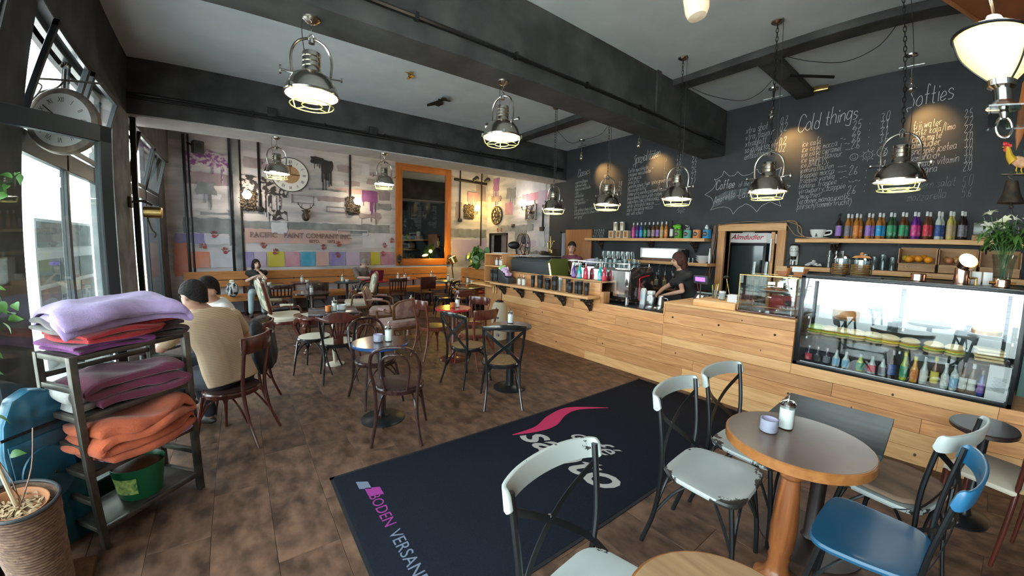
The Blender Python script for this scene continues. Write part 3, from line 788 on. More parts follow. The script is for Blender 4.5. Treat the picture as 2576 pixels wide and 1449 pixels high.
ledge_y = [(3.97, 4.72, .19), (4.02, 4.62, .2), (3.97, 4.53, .21), (4.02, 4.44, .17), (3.97, 4.35, .16), (3.98, 4.2, .22), (4.02, 3.96, .19), (3.97, 3.86, .16), (4.0, 3.76, .18), (3.97, 3.66, .19), (3.98, 3.55, .18), (4.03, 4.28, .2)]
for k, (x, y, h_) in enumerate(ledge_y):
    c = copy_tree(mg, (x, y, .96), 0, 'black travel mug in the row on the counter ledge, %s' % nth([0, 1, 2, 3, 4, 6, 7, 8, 9, 10, 11, 5][k], 12))
    c['group'] = 'black travel mugs on the ledge'
    c.scale = (1, 1, h_ / .24)
t = thing('straw_glass', 'tall glass full of pale straws on the ledge among black mugs', 'glass', (3.96, 4.07, .96))
MB().shell([(.026, 0), (.03, .02), (.036, .18)], n=14, t=.002).build('glass', 'clear_refl', t)
for k in range(14):
    a = k * 2.4; q = .018 * math.sqrt(k / 14)
    MB().tube([(q * .6 * math.cos(a), q * .6 * math.sin(a), .006), (q * 1.5 * math.cos(a), q * 1.5 * math.sin(a), .21)], .003, 5).build('straw', 'paper', t)
shaker((3.98, 4.97, .96), 'sugar shaker on the counter ledge, right one of the pair')
shaker((3.96, 5.06, .96), 'sugar shaker on the counter ledge, left one of the pair')
t = thing('display_box', 'dark stepped cardboard display box of purple and green packets on the ledge', 'box', (3.97, 5.45, .96))
MB().prism([(-.16, 0), (.16, 0), (.16, .24), (.02, .2), (-.06, .12), (-.16, .1)], -.08, .08, plane='yz').build('box', 'dark_plastic', t, bev=.003)
mat('packet_purple', (.45, .2, .5), .5, col2=(.75, .65, .78), scale=30); mat('packet_green', (.2, .55, .12), .5, col2=(.6, .8, .4), scale=25)
for (y, z, m, a) in [(.05, .235, 'packet_purple', 10), (.1, .27, 'packet_green', -15), (-.02, .2, 'packet_purple', 20), (.13, .25, 'packet_green', 30), (-.08, .16, 'packet_purple', 5), (.0, .24, 'packet_purple', -30)]:
    MB().box((0, 0, 0), (.1, .07, .06), (a, a * .5, a)).build('packet', m, t, bev=.004, loc=(-.02, y, z))
t = MB()
for k in range(5): t.box((.03 * (k % 2), .02 * k, .002 + .004 * k), (.2, .28, .003), (0, 0, k * 9))
o = t.build('menu_pile', 'paper'); o.location = (CX + .18, 6.02, 1.47); tag(o, 'few thin menus lying on top of the shelf unit', 'menu')
# dark menu hood on the counter, with papers on top
hd = thing('display_hood', 'dark slate hood with papers on top behind the counter ledge', 'hood', (4.2, 5.15, .858))
MB().prism([(.0, .3), (.12, .0), (.42, .0), (.42, .56), (.03, .56), (-.04, .5)], -.56, .45, plane='xz').build('hood', mat('slate', (.04, .047, .055), .55, bump=.05), hd, bev=.01)
MB().prism([(.01, .29), (.12, -.0), (.42, .0), (.42, .57), (.04, .57), (-.05, .5)], -.6, -.56, plane='xz').build('end_panel', mat('olive', (.09, .11, .02), .5), hd)
MB().tube([(-.045, -.605, .5), (.005, -.605, .29), (.02, -.605, .2)], .012, 6).build('light_strip', mat('strip', (.8, .85, .5), .5, emit=(.85, .9, .5), estr=1.5), hd)
for k, (y, a) in enumerate([(.5, 5), (.35, -20), (.2, 12), (-.1, -8), (-.3, 25), (-.45, 10), (.0, 40)]):
    vs = []; 
    t = MB().box((0, 0, 0), (.3, .21, .003), (0, -3 + k, a)); o = t.build('newspaper_sheet', 'paper', hd); o.location = (.17, y, .578 + .006 * k)
# swing-top bottles on the riser
for (y, l_, nm) in [(4.02, 'violet', 'violet'), (3.9, 'teal', 'turquoise'), (3.77, 'red', 'red'), (3.5, 'teal', 'turquoise'), (3.42, 'red', 'red')]:
    b_ = bottle((4.2, y, 1.16), '%s glass swing-top bottle on the counter riser%s' % (nm, '' if y > 3.7 else ' in front of the espresso machine'), l_, {'violet': 'purple', 'teal': 'lightblue', 'red': 'red'}[l_], 'chrome', .24, .036, style='round', lz=(.1, .3))
MB().box((0, 0, 0), (.004, .2, .2), (0, 10, 0)).build('price_card', 'paper').location = (4.35, 4.12, 1.29)
tag(bpy.data.objects['price_card'], 'white card standing behind the coloured bottles on the riser', 'card')

# ---------------------------------------------------------------- espresso machine
em = thing('espresso_machine', 'large polished steel espresso machine on the stone worktop, white reflecting back', 'coffee machine', (4.27, 3.05, .858))
body = MB().prism([(0, .1), (.0, .46), (.05, .5), (.5, .5), (.55, .42), (.55, .1)], .0, 1.0, plane='xz')
body.build('body', mat('mirror_steel', (.86, .87, .88), .07, 1.0), em, bev=.012)
MB().bb(-.004, .0, .06, .94, .14, .46).build('back_panel', mat('white_panel', (.93, .94, .95), .16, 1.0), em)
MB().prism([(.03, .08), (.0, .47), (.06, .52), (.52, .52), (.57, .4), (.56, .08)], -.025, 0, plane='xz').build('side_panel', mat('dark_mirror', (.06, .05, .05), .08, .6, coat=1), em, bev=.004)
MB().prism([(.03, .08), (.0, .47), (.06, .52), (.52, .52), (.57, .4), (.56, .08)], 1.0, 1.025, plane='xz').build('side_panel', 'dark_mirror', em, bev=.004)
MB().tube(smoothpts([(.42, -.04, .4), (.2, -.045, .37), (.19, -.045, .3), (.2, -.045, .06)], 4), .009, 6).build('red_trim', mat('red_trim', (.5, .01, .03), .3), em)
for x in (.06, .5):
    for y in (.06, .94): MB().lathe([(.025, 0), (.02, .1)], (x, y, 0), 10).build('foot', 'steel', em)
MB().bb(.05, .5, .05, .95, .06, .1).build('drip_tray', 'black_metal', em)
t = MB().tube([(.03, .02, .56), (.03, .98, .56), (.5, .98, .56), (.5, .02, .56)], .006, 6, closed=True)
for x in (.03, .5):
    for y in (.02, .5, .98): t.tube([(x, y, .49), (x, y, .56)], .004, 6)
t.build('cup_rail', 'chrome', em)
for y in (.25, .5, .75):
    MB().lathe([(.035, -.06), (.035, 0)], (.62, y, .26), 12).tube([(.62, y, .2), (.75, y, .19)], .013, 8).build('portafilter', 'chrome', em)
# glasses on the machine
def tumbler(loc, label, group, h=.11, r=.034, flip=False, parent=None, m='clear_refl'):
    key = ('tum', h, r, flip, m)
    if key in _bottle_cache:
        c = _bottle_cache[key].copy(); COL.objects.link(c)
    else:
        pr = [(r * .75, 0), (r, h)] if not flip else [(r, 0), (r * .75, h)]
        mb = MB()
        if flip: mb.lathe([(r, 0), (r * .75, h - .006), (r * .75, h), (.001, h)], n=12)
        else: mb.shell([(r * .75, 0), (r, h)], n=12, t=.002)
        c = mb.build('drinking_glass', m); _bottle_cache[key] = c
    c.location = loc; tag(c, label, 'glass', group)
    return c
k = 0
for i_ in range(8):
    for j in range(3):
        tumbler((4.27 + .1 + .11 * j, 3.13 + .085 * i_, 1.358 + .004), 'clear glass on the espresso machine, %s row, %s' % (['front', 'middle', 'back'][j], nth(7 - i_, 8)), 'glasses on the espresso machine', .1 + .02 * ((i_ + j) % 2), .034, (i_ + j) % 3 == 0)
for i_ in range(6):
    for j in range(2):
        tumbler((4.27 + .14 + .11 * j, 3.2 + .085 * i_, 1.358 + .128), 'clear glass stacked in the upper %s row on the espresso machine, %s' % (['front', 'back'][j], nth(5 - i_, 6)), 'upper glasses on the espresso machine', .1, .034, True)
mat('cloth_grey', (.32, .31, .42), .9)
for (x, y, s) in [(4.42, 3.86, 1.0), (4.5, 4.0, .8)]:
    t = MB().sph((0, 0, .045 * s), (.1 * s, .09 * s, .055 * s), 14, 8); rr = random.Random(3)
    t.v = [(a + rr.uniform(-.015, .015), b + rr.uniform(-.015, .015), max(0, c + rr.uniform(-.01, .015))) for a, b, c in t.v]
    o = t.build('cleaning_cloth', 'cloth_grey', sub=1); o.location = (x, y, 1.36)
    tag(o, 'crumpled grey cloth on the espresso machine, %s one' % ('larger' if s == 1 else 'smaller left'), 'cloth')
gr = thing('coffee_grinder', 'dark coffee grinder with bean hopper left of the espresso machine', 'grinder', (4.7, 4.5, .858))
MB().bb(-.09, .09, -.1, .1, 0, .3).build('body', 'black_plastic', gr, bev=.015)
MB().lathe([(.05, .3), (.06, .34), (.11, .5), (.11, .54)], n=16).build('hopper', mat('hopper', (.05, .018, .012), .2, coat=.6), gr)
MB().lathe([(.115, .54), (.115, .555), (.03, .57)], n=16).build('lid', 'white_gloss', gr)
g2 = copy_tree(gr, (4.7, 4.22, .858), 20, 'dark coffee grinder with bean hopper close beside the espresso machine')

# right of the machine on the dark worktop
t = thing('milk_carton', 'pale blue and white milk carton on the dark worktop', 'carton', (4.56, 3.0, .858), 10)
MB().bb(-.035, .035, -.035, .035, 0, .19).build('body', mat('carton', (.6, .75, .82), .5, col2=(.85, .87, .88), scale=8), t, bev=.003)
MB().prism([(-.035, 0), (.035, 0), (0, .04)], -.035, .035, plane='xz').build('gable', 'white_matte', t, loc=(0, 0, .19))
t = thing('steel_canister', 'square steel canister with label between milk carton and jug', 'canister', (4.6, 2.9, .858))
MB().bb(-.045, .045, -.045, .045, 0, .15).build('body', 'steel', t, bev=.008); MB().bb(-.048, -.045, -.035, .035, .06, .13).build('label', 'paper', t)
MB().bb(-.04, .04, -.04, .04, .15, .2).build('upper_box', 'white_matte', t, bev=.004)
t = thing('milk_jug', 'small steel milk jug with handle on the dark worktop', 'jug', (4.66, 2.78, .858), -60)
MB().shell([(.045, 0), (.05, .03), (.036, .1), (.04, .13)], n=18, t=.002).build('body', 'steel', t)
MB().tube(smoothpts([(.042, 0, .11), (.085, 0, .1), (.08, 0, .05), (.046, 0, .035)], 5), .005, 6).build('handle', 'steel', t)
# receipt printer and customer display on the raised top
t = thing('receipt_printer', 'black receipt printer with silver label on the raised counter', 'printer', (4.68, 2.2, .90), -15)
MB().prism([(-.09, 0), (.09, 0), (.09, .17), (-.02, .19), (-.09, .1)], -.1, .1, plane='xz').build('body', 'black_plastic', t, bev=.01)
MB().box((-.06, 0, .155), (.05, .09, .003), (0, -50, 0)).build('label', 'steel', t)
t = thing('card_reader', 'small rounded black device right of the receipt printer', 'device', (4.72, 2.0, .90))
MB().sph((0, 0, .09), (.08, .1, .1), 14, 8).build('body', 'black_plastic', t)
for k in range(3): pass
t = thing('customer_display', 'customer display with glowing violet screen on a thin pole', 'display', (4.4, 2.11, 1.012))
MB().lathe([(.04, 0), (.04, .008), (.009, .012), (.009, .24)], n=12).build('pole', 'black_plastic', t)
dd = MB().box((0, 0, .275), (.04, .2, .1), (0, -8, -12)).build('housing', 'dark_plastic', t, bev=.012)
MB().box((-.021, .004, .28), (.003, .135, .05), (0, -8, -12)).build('screen', mat('violet_screen', (.1, .03, .6), .4, emit=(.25, .1, 1), estr=1.6), t)
t = thing('cash_register', 'flat black cash register with papers behind the customer display', 'cash register', (4.95, 2.15, .86), 0)
MB().bb(-.13, .2, -.25, .25, 0, .1).build('body', 'black_plastic', t, bev=.01)
MB().box((0, 0, .16), (.3, .42, .02), (0, 28, 0)).build('screen', mat('dull_screen', (.2, .23, .22), .2), t, bev=.004)
# work surface behind the counter
o = MB().bb(4.8, 5.1, 1.0, 2.39, .82, .86).bb(4.82, 5.08, 1.05, 2.35, 0, .82).build('service_bench', 'steel'); tag(o, 'steel service bench behind the raised part of the counter', 'bench')
# wooden box riser with pens and napkins
t = thing('wooden_tray', 'low larch box on the counter carrying pens and napkins', 'box', (4.36, 1.82, 1.012))
MB().bb(-.22, .3, -.22, .24, 0, .07).build('box', 'larch_pale', t, bev=.004)
t = thing('pen_cup', 'glass cup of yellow and dark pens on the low larch box', 'cup', (4.45, 1.96, 1.082))
MB().shell([(.03, 0), (.035, .09)], n=12, t=.002).build('cup', 'clear_refl', t)
mat('neon', (.65, .8, .05), .4)
for k, (a, b, m) in enumerate([(.01, .03, 'neon'), (-.02, .01, 'black_plastic'), (.015, -.02, 'neon'), (-.01, -.03, 'white_gloss'), (.02, .0, 'larch'), (0, .02, 'black_plastic')]):
    MB().tube([(a * .5, b * .5, .004), (a * 1.3, b * 1.3, .15 + .01 * (k % 3))], .005, 6).build('pen', m, t)
t = thing('milk_frother', 'slim brass rod with round silver head leaning behind the napkins', 'frother', (4.5, 1.8, 1.082), rot=(R(-14), R(0), 0))
MB().tube([(0, 0, 0), (0, 0, .24)], .004, 6).build('rod', 'brass', t); MB().sph((0, 0, .26), (.035, .035, .02), 12, 8).build('head', 'gunmetal', t)
t = thing('napkin_stack', 'stack of white paper napkins on the low larch box', 'napkins', (4.3, 1.68, 1.082))
for k in range(10): MB().box((0, 0, .004 + .008 * k), (.1, .1, .007), (0, 0, (k * 37) % 7 - 3)).build('napkin', 'paper', t)
t = thing('sachet_glass', 'glass filled with white sugar sachets beside the napkins', 'glass', (4.36, 1.83, 1.082))
MB().shell([(.035, 0), (.04, .08)], n=12, t=.002).build('glass', 'clear_refl', t)
for k in range(7): MB().box((.02 * math.cos(k * 2), .02 * math.sin(k * 2), .055), (.006, .035, .09), (8 * math.cos(k), 8 * math.sin(k * 2), k * 50)).build('sachet', 'paper', t)

# glass vitrine with pastry
vt = thing('glass_vitrine', 'small two-level glass pastry vitrine with brass edges on the counter', 'vitrine', (4.15, 1.06, 1.012))
VX, VY, VZ = .4, .52, .4
MB().bb(-.01, VX + .01, -.01, VY + .01, 0, .018).build('base', 'mahogany', vt, bev=.003)
for (a, b_, c_, d_) in [(0, .006, 0, VY), (VX - .006, VX, 0, VY), (0, VX, 0, .006), (0, VX, VY - .006, VY)]: MB().bb(a, b_, c_, d_, .018, VZ - .02).build('pane', 'case_glass', vt, smooth=False)
MB().bb(0, VX, 0, VY, VZ - .02, VZ - .014).build('top_pane', 'case_glass', vt, smooth=False)
MB().bb(.01, VX - .01, .01, VY - .01, .215, .222).build('glass_shelf', 'clear_refl', vt, smooth=False)
t = MB().tube([(0, 0, VZ - .016), (VX, 0, VZ - .016), (VX, VY, VZ - .016), (0, VY, VZ - .016)], .006, 6, closed=True)
for x in (0, VX):
    for y in (0, VY): t.tube([(x, y, .018), (x, y, VZ - .02)], .005, 6)
t.build('edges', 'brass', vt)
MB().sph((0, 0, 0), .011, 10, 6).build('knob', 'steel', vt, loc=(-.012, .3, .03)); MB().sph((0, 0, 0), .011, 10, 6).build('knob', 'steel', vt, loc=(-.012, .15, .06))
t = thing('pastry_plate', 'white oblong plate with brown pastries on the vitrine shelf', 'plate', (4.33, 1.3, 1.236))
MB().lathe([(.001, 0), (.1, .002), (.15, .012), (.15, .016), (.1, .008), (.001, .006)], n=20, sx=.7).build('plate', 'white_gloss', t)
mat('pastry', (.5, .24, .06), .6, col2=(.3, .1, .03), scale=20)
for y in (-.06, .05): MB().lathe([(.001, .03), (.04, .026), (.055, .012), (.05, .008)], (0, y, .002), 14, sy=1.0).build('pastry', 'pastry', t)
tumbler((4.3, 1.5, 1.402), 'upturned glass on the vitrine, left one', None, .13, .036, True); tumbler((4.25, 1.37, 1.402), 'upturned glass on the vitrine beside the terracotta pot', None, .135, .037, True)
mat('terracotta', (.42, .17, .07), .7)
for (y, m, w_) in [(1.24, 'crate_wood', 'wooden'), (1.1, 'paper', 'white')]:
    t = thing('terracotta_bowl', 'brown terracotta bowl with %s tag on the vitrine' % w_, 'bowl', (4.33, y, 1.402))
    MB().shell([(.045, 0), (.075, .08)], n=8, t=.006).build('bowl', 'terracotta', t)
    MB().box((-.078, .0, .075), (.004, .09, .05), (0, -12, 20)).build('tag', m, t)
t = thing('sandwich_grill', 'red and steel contact grill seen through the small vitrine', 'grill', (4.85, 1.3, .862))
MB().bb(-.05, .2, -.2, .2, 0, .12).build('base', 'steel', t, bev=.01); MB().bb(-.05, .2, -.19, .19, .15, .28).build('upper_plate', mat('grill_red', (.3, .01, .03), .35), t, bev=.01)
MB().bb(-.03, .19, -.18, .18, .12, .15).build('plates', 'black_metal', t); MB().lathe([(.035, 0), (.03, .02)], (-.05, .0, .215), 16, rot=(0, -90, 0)).build('dial', 'black_plastic', t)
# ---------------------------------------------------------------- refrigerated display case
mat('dark_top_case', (.03, .05, .05), .3)
dc = thing('display_case', 'long lit glass display case framed in black, set into the larch counter', 'display case', (CX, 0, .6))
Y0, Y1, CH = -.42, 1.02, .83
t = MB()
for y in (Y0, Y1 - .035): t.bb(-.005, .035, y, y + .035, 0, CH)
t.bb(-.005, .04, Y0, Y1, 0, .035).bb(-.005, .03, Y0, Y1, CH - .022, CH).bb(.6, .64, Y0, Y1, 0, .05).bb(.6, .64, Y0, Y1, CH - .03, CH)
for y in (Y0, Y1 - .03): t.bb(.6, .64, y, y + .03, 0, CH).bb(0, .62, y, y + .02, CH - .022, CH)
t.build('frame', 'black_metal', dc, bev=.003)
MB().bb(0, .006, Y0 + .03, Y1 - .03, .03, CH - .02).build('front_pane', 'case_glass', dc, smooth=False)
for y in (Y0 + .005, Y1 - .012): MB().bb(.03, .6, y, y + .006, .03, CH - .02).build('side_pane', 'case_glass', dc, smooth=False)
MB().bb(0, .64, Y0, Y1, CH, CH + .008).build('top_pane', 'black_metal', dc)
MB().bb(.02, .62, Y0, Y1, 0, .03).build('floor_tray', 'dark_plastic', dc); MB().bb(.605, .625, Y0 + .02, Y1 - .02, .03, .43).build('lower_back', 'dark_top_case', dc)
MB().bb(.02, .03, Y0 + .05, Y1 - .05, .035, .04).build('sill', 'steel', dc)
mat('door_white_glow', (.75, .8, .86), .4, emit=(.75, .85, 1), estr=.25)  # white doors given a faint glow in place of the case lighting
for k in range(3):
    y = Y0 + .03 + k * .47
    MB().bb(.605 + .012 * (k % 2), .613 + .012 * (k % 2), y, y + .47, .43, CH - .03).build('sliding_door', 'door_white_glow', dc)
t = MB()
for k in range(1, 14): t.bb(.585, .588, Y0 + .05 + .1 * k - .05, Y0 + .052 + .1 * k - .05, .47, CH - .04)
for k in range(7): t.bb(.583, .587, Y0 + .03, Y1 - .04, .48 + .05 * k, .483 + .05 * k)
t.build('wire_grid', 'white_gloss', dc)
for z, d in ((.265, .52), (.455, .4)):
    MB().bb(.07, .07 + d, Y0 + .03, Y1 - .04, z, z + .007).build('glass_shelf', 'clear_refl', dc, smooth=False)
    for y in (Y0 + .05, .3, Y1 - .07): MB().bb(.1, .5, y, y + .012, z - .025, z).build('shelf_arm', 'steel', dc)
MB().bb(.04, .06, Y0 + .06, Y1 - .06, CH - .04, CH - .028).build('lamp_strip', mat('case_lamp', (1, 1, 1), .5, emit=(.93, .97, 1), estr=22), dc)
bz = .6 + .031
for y, l_, lc, cap, st, lbl, h_ in [(.34, 'dark', 'navy', 'steel', 'syrup', 'dark navy-labelled bottle left of the yellow-green bottle in the display case', .23), (.265, 'lime', 'green', 'yellow_', 'round', 'yellow-green bottle in the display case', .24),
                                    (.2, 'orange', 'orange', 'yellow_', 'round', 'orange juice bottle in the display case', .21), (.14, 'clear', 'white', 'steel', 'round', 'clear lemonade bottle right of the orange juice in the display case', .22),
                                    (.075, 'brown', 'yellow', 'yellow_', 'beer', 'brown bottle with round yellow label in the display case', .24), (.01, 'clear', 'white', 'white_gloss', 'round', 'clear bottle with white neck in the display case', .2),
                                    (-.045, 'clear', 'lightblue', 'steel', 'syrup', 'clear water bottle left of the two brown ones in the display case', .2), (-.1, 'brown', 'white', 'steel', 'beer', 'left brown bottle of two with white labels in the display case', .23),
                                    (-.155, 'brown', 'white', 'white_gloss', 'beer', 'right brown bottle of two with white labels in the display case', .23), (-.215, 'blue', 'purple', 'steel', 'round', 'short blue aluminium bottle at the right end of the bottle row', .19)]:
    if cap == 'yellow_':
        cap = 'ycap'
        if 'ycap' not in M: mat('ycap', (.7, .6, .05), .4)
    bottle((CX + .11, y, bz), lbl, l_, lc, cap, h_, .026, neck=.011, style=st, lz=(.12, .5))
mat('cupw', (.75, .78, .8), .4)
for k, (y, lc, l_) in enumerate([(.93, 'red', 'dark'), (.86, 'black', 'dark'), (.79, 'grey', 'dark'), (.72, 'lightblue', 'clear'), (.65, 'lightblue', 'clear'), (.55, 'green', 'lime'), (.47, 'red', 'clear'), (.4, 'grey', 'clear')]):
    bottle((CX + .12, y, bz), '%s small bottle in the left half of the display case' % ['red-labelled', 'black', 'dark grey', 'pale blue', 'second pale blue', 'lime green', 'red and white', 'grey-labelled'][k], l_, lc, 'steel', .15, .028, neck=.012, style='round', lz=(.1, .5))
mat('bread', (.72, .52, .28), .8, col2=(.82, .7, .42), scale=12); mat('cheese', (.85, .62, .08), .5); mat('salad', (.3, .5, .06), .6, col2=(.5, .6, .2), scale=15); mat('cake', (.8, .6, .25), .7, col2=(.85, .72, .4), scale=10)
def plate(loc, label, r=.1, m='white_gloss', sy=1):
    o = MB().lathe([(.001, 0), (r * .65, .002), (r, .012), (r, .016), (r * .62, .007), (.001, .005)], n=24, sy=sy).build('plate', m); o.location = loc
    return tag(o, label, 'plate')
def sandwich(loc, label, rz=0, top='bread', fill='salad', s=1):
    t = thing('sandwich', label, 'sandwich', loc, rz, 'sandwiches in the display case')
    rr = random.Random(loc[1])
    def slab(z, th, w, m, nm):
        mb = MB().sph((0, 0, z + th / 2), (.06 * s * w, .085 * s * w, th * .62), 14, 8)
        mb.v = [(a + rr.uniform(-.003, .003), b, max(c, z - .002)) for a, b, c in mb.v]; mb.build(nm, m, t)
    slab(0, .03, 1.15, 'bread', 'lower_bread'); slab(.024, .02, 1.25, fill, 'filling'); slab(.036, .01, 1.16, 'cheese', 'cheese'); slab(.044, .045, 1.15, top, 'upper_bread')
mz = .6 + .273
for k, (y, f, tp) in enumerate([(.92, 'salad', 'salad'), (.82, 'salad', 'bread'), (.72, 'salad', 'bread'), (.62, 'bread', 'bread'), (.5, 'salad', 'bread'), (.4, 'cheese', 'bread')]):
    sandwich((CX + .25, y, mz), ['green wrap at the far left of the display case shelf', 'salad sandwich second from the left in the display case', 'salad sandwich third from the left in the display case', 'plain roll in the left middle of the display case', 'flat sandwich in the middle of the display case', 'cheese roll in the middle of the display case'][k], 90 + k * 7, tp, f, 1.0)
for k, (y, z) in enumerate([(.26, 0), (.11, 0), (-.02, 0)]): sandwich((CX + .22, y, mz), ['round sandwich above the lime bottle in the display case', 'yellow cheese sandwich above the brown yellow-label bottle', 'cheese sandwich left of the folded flatbreads'][k], 90, 'bread', 'salad', .95)
t = thing('flatbread_stack', 'stack of folded pale flatbreads on the right of the display case shelf', 'bread', (CX + .22, -.24, mz))
for k in range(4): MB().box((.004 * k, .005 * (k % 2), .014 + .025 * k), (.14, .19, .02), (2 * (k % 2), 3 - k, 4 * k)).build('flatbread', 'bread', t, bev=.008)
plate((CX + .26, -.2, .6 + .463), 'white cake plate on the upper shelf of the display case', .12)
t = thing('cheesecake', 'round yellow cake on the upper glass shelf of the display case', 'cake', (CX + .26, -.2, .6 + .471))
MB().lathe([(.095, 0), (.098, .01), (.095, .04), (.085, .046)], n=28).build('cake', 'cake', t); MB().lathe([(.099, .0), (.1, .03), (.096, .03)], n=28).build('crust', 'pastry', t)
t = thing('cake', 'dark gateau on the upper glass shelf at the left of the display case', 'cake', (CX + .3, .72, .6 + .463))
MB().lathe([(.1, 0), (.1, .06), (.09, .066)], n=24).build('cake', 'pastry', t); MB().lathe([(.092, .066), (.03, .075), (.001, .078)], n=24).build('cream', 'cream', t)
t = MB().box((0, 0, 0), (.003, .14, .25), (0, -3, 0)); o = t.build('menu_card', 'paper'); o.location = (CX + .025, -.31, .6 + .165); tag(o, 'white printed price sheet inside the right end of the display case', 'sheet')
t = MB()
for k in range(12): t.bb(CX + .0215, CX + .0225, -.36 + .0, -.27 - .01 * (k % 3), .8 - .009 * k, .802 - .009 * k)
o2 = t.build('print', 'dark_plastic'); o2.parent = o; o2.matrix_parent_inverse = Matrix.Translation((-(CX + .025), .31, -(.6 + .165)))

# things on top of the case
TZ = .6 + CH + .008
def cookie_jar(loc, label, r, h, m, filled='stack'):
    t = thing('biscuit_jar', label, 'jar', loc)
    MB().shell([(r * .95, 0), (r, .01), (r, h * .78), (r * .8, h * .88)], n=20, t=.003).build('jar', 'clear_refl', t)
    MB().lathe([(r * .82, h * .88), (r * .6, h * .97), (.02, h)], n=20).sph((0, 0, h + .012), .016, 10, 6).build('lid', 'clear_refl' if filled != 'cork' else m, t)
    for k in range(6): MB().lathe([(r * .8, 0), (r * .83, .006), (r * .8, .013)], (0, 0, .008 + .017 * k), 14).build('biscuit', m, t)
cookie_jar((4.5, .82, TZ), 'left glass biscuit jar with domed lid on the display case', .08, .2, 'pastry', 'stack')
cookie_jar((4.42, .66, TZ), 'right glass biscuit jar with wooden lid on the display case', .085, .19, 'pastry', 'cork')
t = thing('tray_stack', 'small dark blue tray under the right biscuit jar', 'tray', (4.25, .6, TZ)); MB().bb(-.08, .08, -.12, .12, 0, .012).build('tray', 'dark_plastic', t, bev=.005)
def spot_pot(loc, label, cone=False, rz=0):
    t = thing('copper_lamp', label, 'lamp', loc, rz)
    if not cone:
        MB().lathe([(.045, 0), (.05, .006), (.05, .055), (.045, .062)], n=20).build('drum', 'copper', t)
        [MB().tube([(0, s * .049, .03), (0, s * .085, .03)], .012, 8).build('pivot', 'brass', t) for s in (-1, 1)]
    else:
        MB().lathe([(.05, 0), (.052, .01), (.05, .12)], n=20).build('drum', 'copper', t)
        MB().shell([(.03, 0), (.055, .02), (.065, .09)], n=20, t=.003, rot=(0, -55, 25), c=(.01, 0, .13)).build('head', 'copper', t)
        MB().lathe([(.058, .0), (.001, .002)], (-.062, -.028, .185), n=20, rot=(0, -55, 25)).build('diffuser', 'warm_glow', t)
        MB().tube([(0, -.05, .05), (0, -.09, .05), (0, -.09, .0)], .01, 8).build('arm', 'brass', t)
spot_pot((4.25, .26, TZ), 'short round copper lamp on the display case below the fruit crates')
spot_pot((4.3, .0, TZ), 'copper spot lamp with glowing tilted head on the display case', True)
spot_pot((4.22, -.25, TZ), 'short round copper lamp on the display case in front of the vase')
for k, y in enumerate((-.09, -.16)):
    o = MB().box((0, 0, .05), (.03, .06, .1), (0, 0, 10)).build('napkin_box', 'white_matte' if k == 0 else 'cupw', bev=.004); o.location = (4.4, y, TZ)
    tag(o, 'small %s holder between copper spot lamp and flower vase' % ('grey white' if k == 0 else 'pale blue'), 'holder')
vs = thing('flower_vase', 'tall glass vase of white lilies and greenery on the display case', 'vase', (4.5, -.26, TZ))
MB().shell([(.045, 0), (.055, .02), (.075, .17), (.09, .24)], n=22, t=.004).build('vase', 'clear_refl', vs)
t = MB(); rf = random.Random(5); st = []
for k in range(22):
    a = k * 2.4; s_ = .35 + .65 * rf.random()
    e = (.2 * s_ * math.cos(a), .2 * s_ * math.sin(a), .4 + .13 * rf.random())
    t.tube(smoothpts([(.02 * math.cos(a), .02 * math.sin(a), .01), (.03 * math.cos(a), .03 * math.sin(a), .2), e], 4), .003, 5); st.append(e)
t.build('stems', 'leaf', vs)
mat('petal', (.8, .78, .72), .5, col2=(.7, .74, .5), scale=20)
def leafmb(t, c, d, L_, w, droop=.3, mi=0, n=5):
    "a folded, arched leaf blade with real thickness"
    d = Vector(d).normalized(); s_ = d.cross(Vector((0, 0, 1)));
    if s_.length < .1: s_ = Vector((1, 0, 0))
    s_.normalize(); up = s_.cross(d)
    vs_, fs = [], []
    for i in range(n + 1):
        u = i / n; p = Vector(c) + d * L_ * u + Vector((0, 0, -droop * L_ * u * u)); ww = w * math.sin(PI * min(.98, .06 + .94 * u) ** .8) / 2
        vs_ += [p - s_ * ww + up * ww * .3, p, p + s_ * ww + up * ww * .3]
    for i in range(n):
        o = 3 * i
        fs += [(o, o + 1, o + 4, o + 3), (o + 1, o + 2, o + 5, o + 4)]
    t.add(vs_, fs, mi)
for k, e in enumerate(st[:9]):
    f = MB()
    for q in range(6):
        a = q * PI / 3 + k
        leafmb(f, (0, 0, 0), (math.cos(a), math.sin(a), .9), .085, .035, .5)
    f.tube([(0, 0, 0), (.0, 0, .04)], .002, 4)
    o = f.build('lily', 'petal', vs); o.location = Vector(e) + Vector((0, 0, .01)); o.rotation_euler = (rf.uniform(-.8, .8), rf.uniform(-.8, .8), 0)
t = MB()
for k in range(240):
    e = rf.choice(st); u = rf.uniform(.45, 1); c = (e[0] * u, e[1] * u, .22 + (e[2] - .22) * (u * .9))
    a = rf.uniform(0, 2 * PI); leafmb(t, c, (math.cos(a), math.sin(a), rf.uniform(-.3, .5)), rf.uniform(.07, .13), .028, .5, n=3)
o = t.build('foliage', 'leaf', vs); o['kind'] = 'stuff'
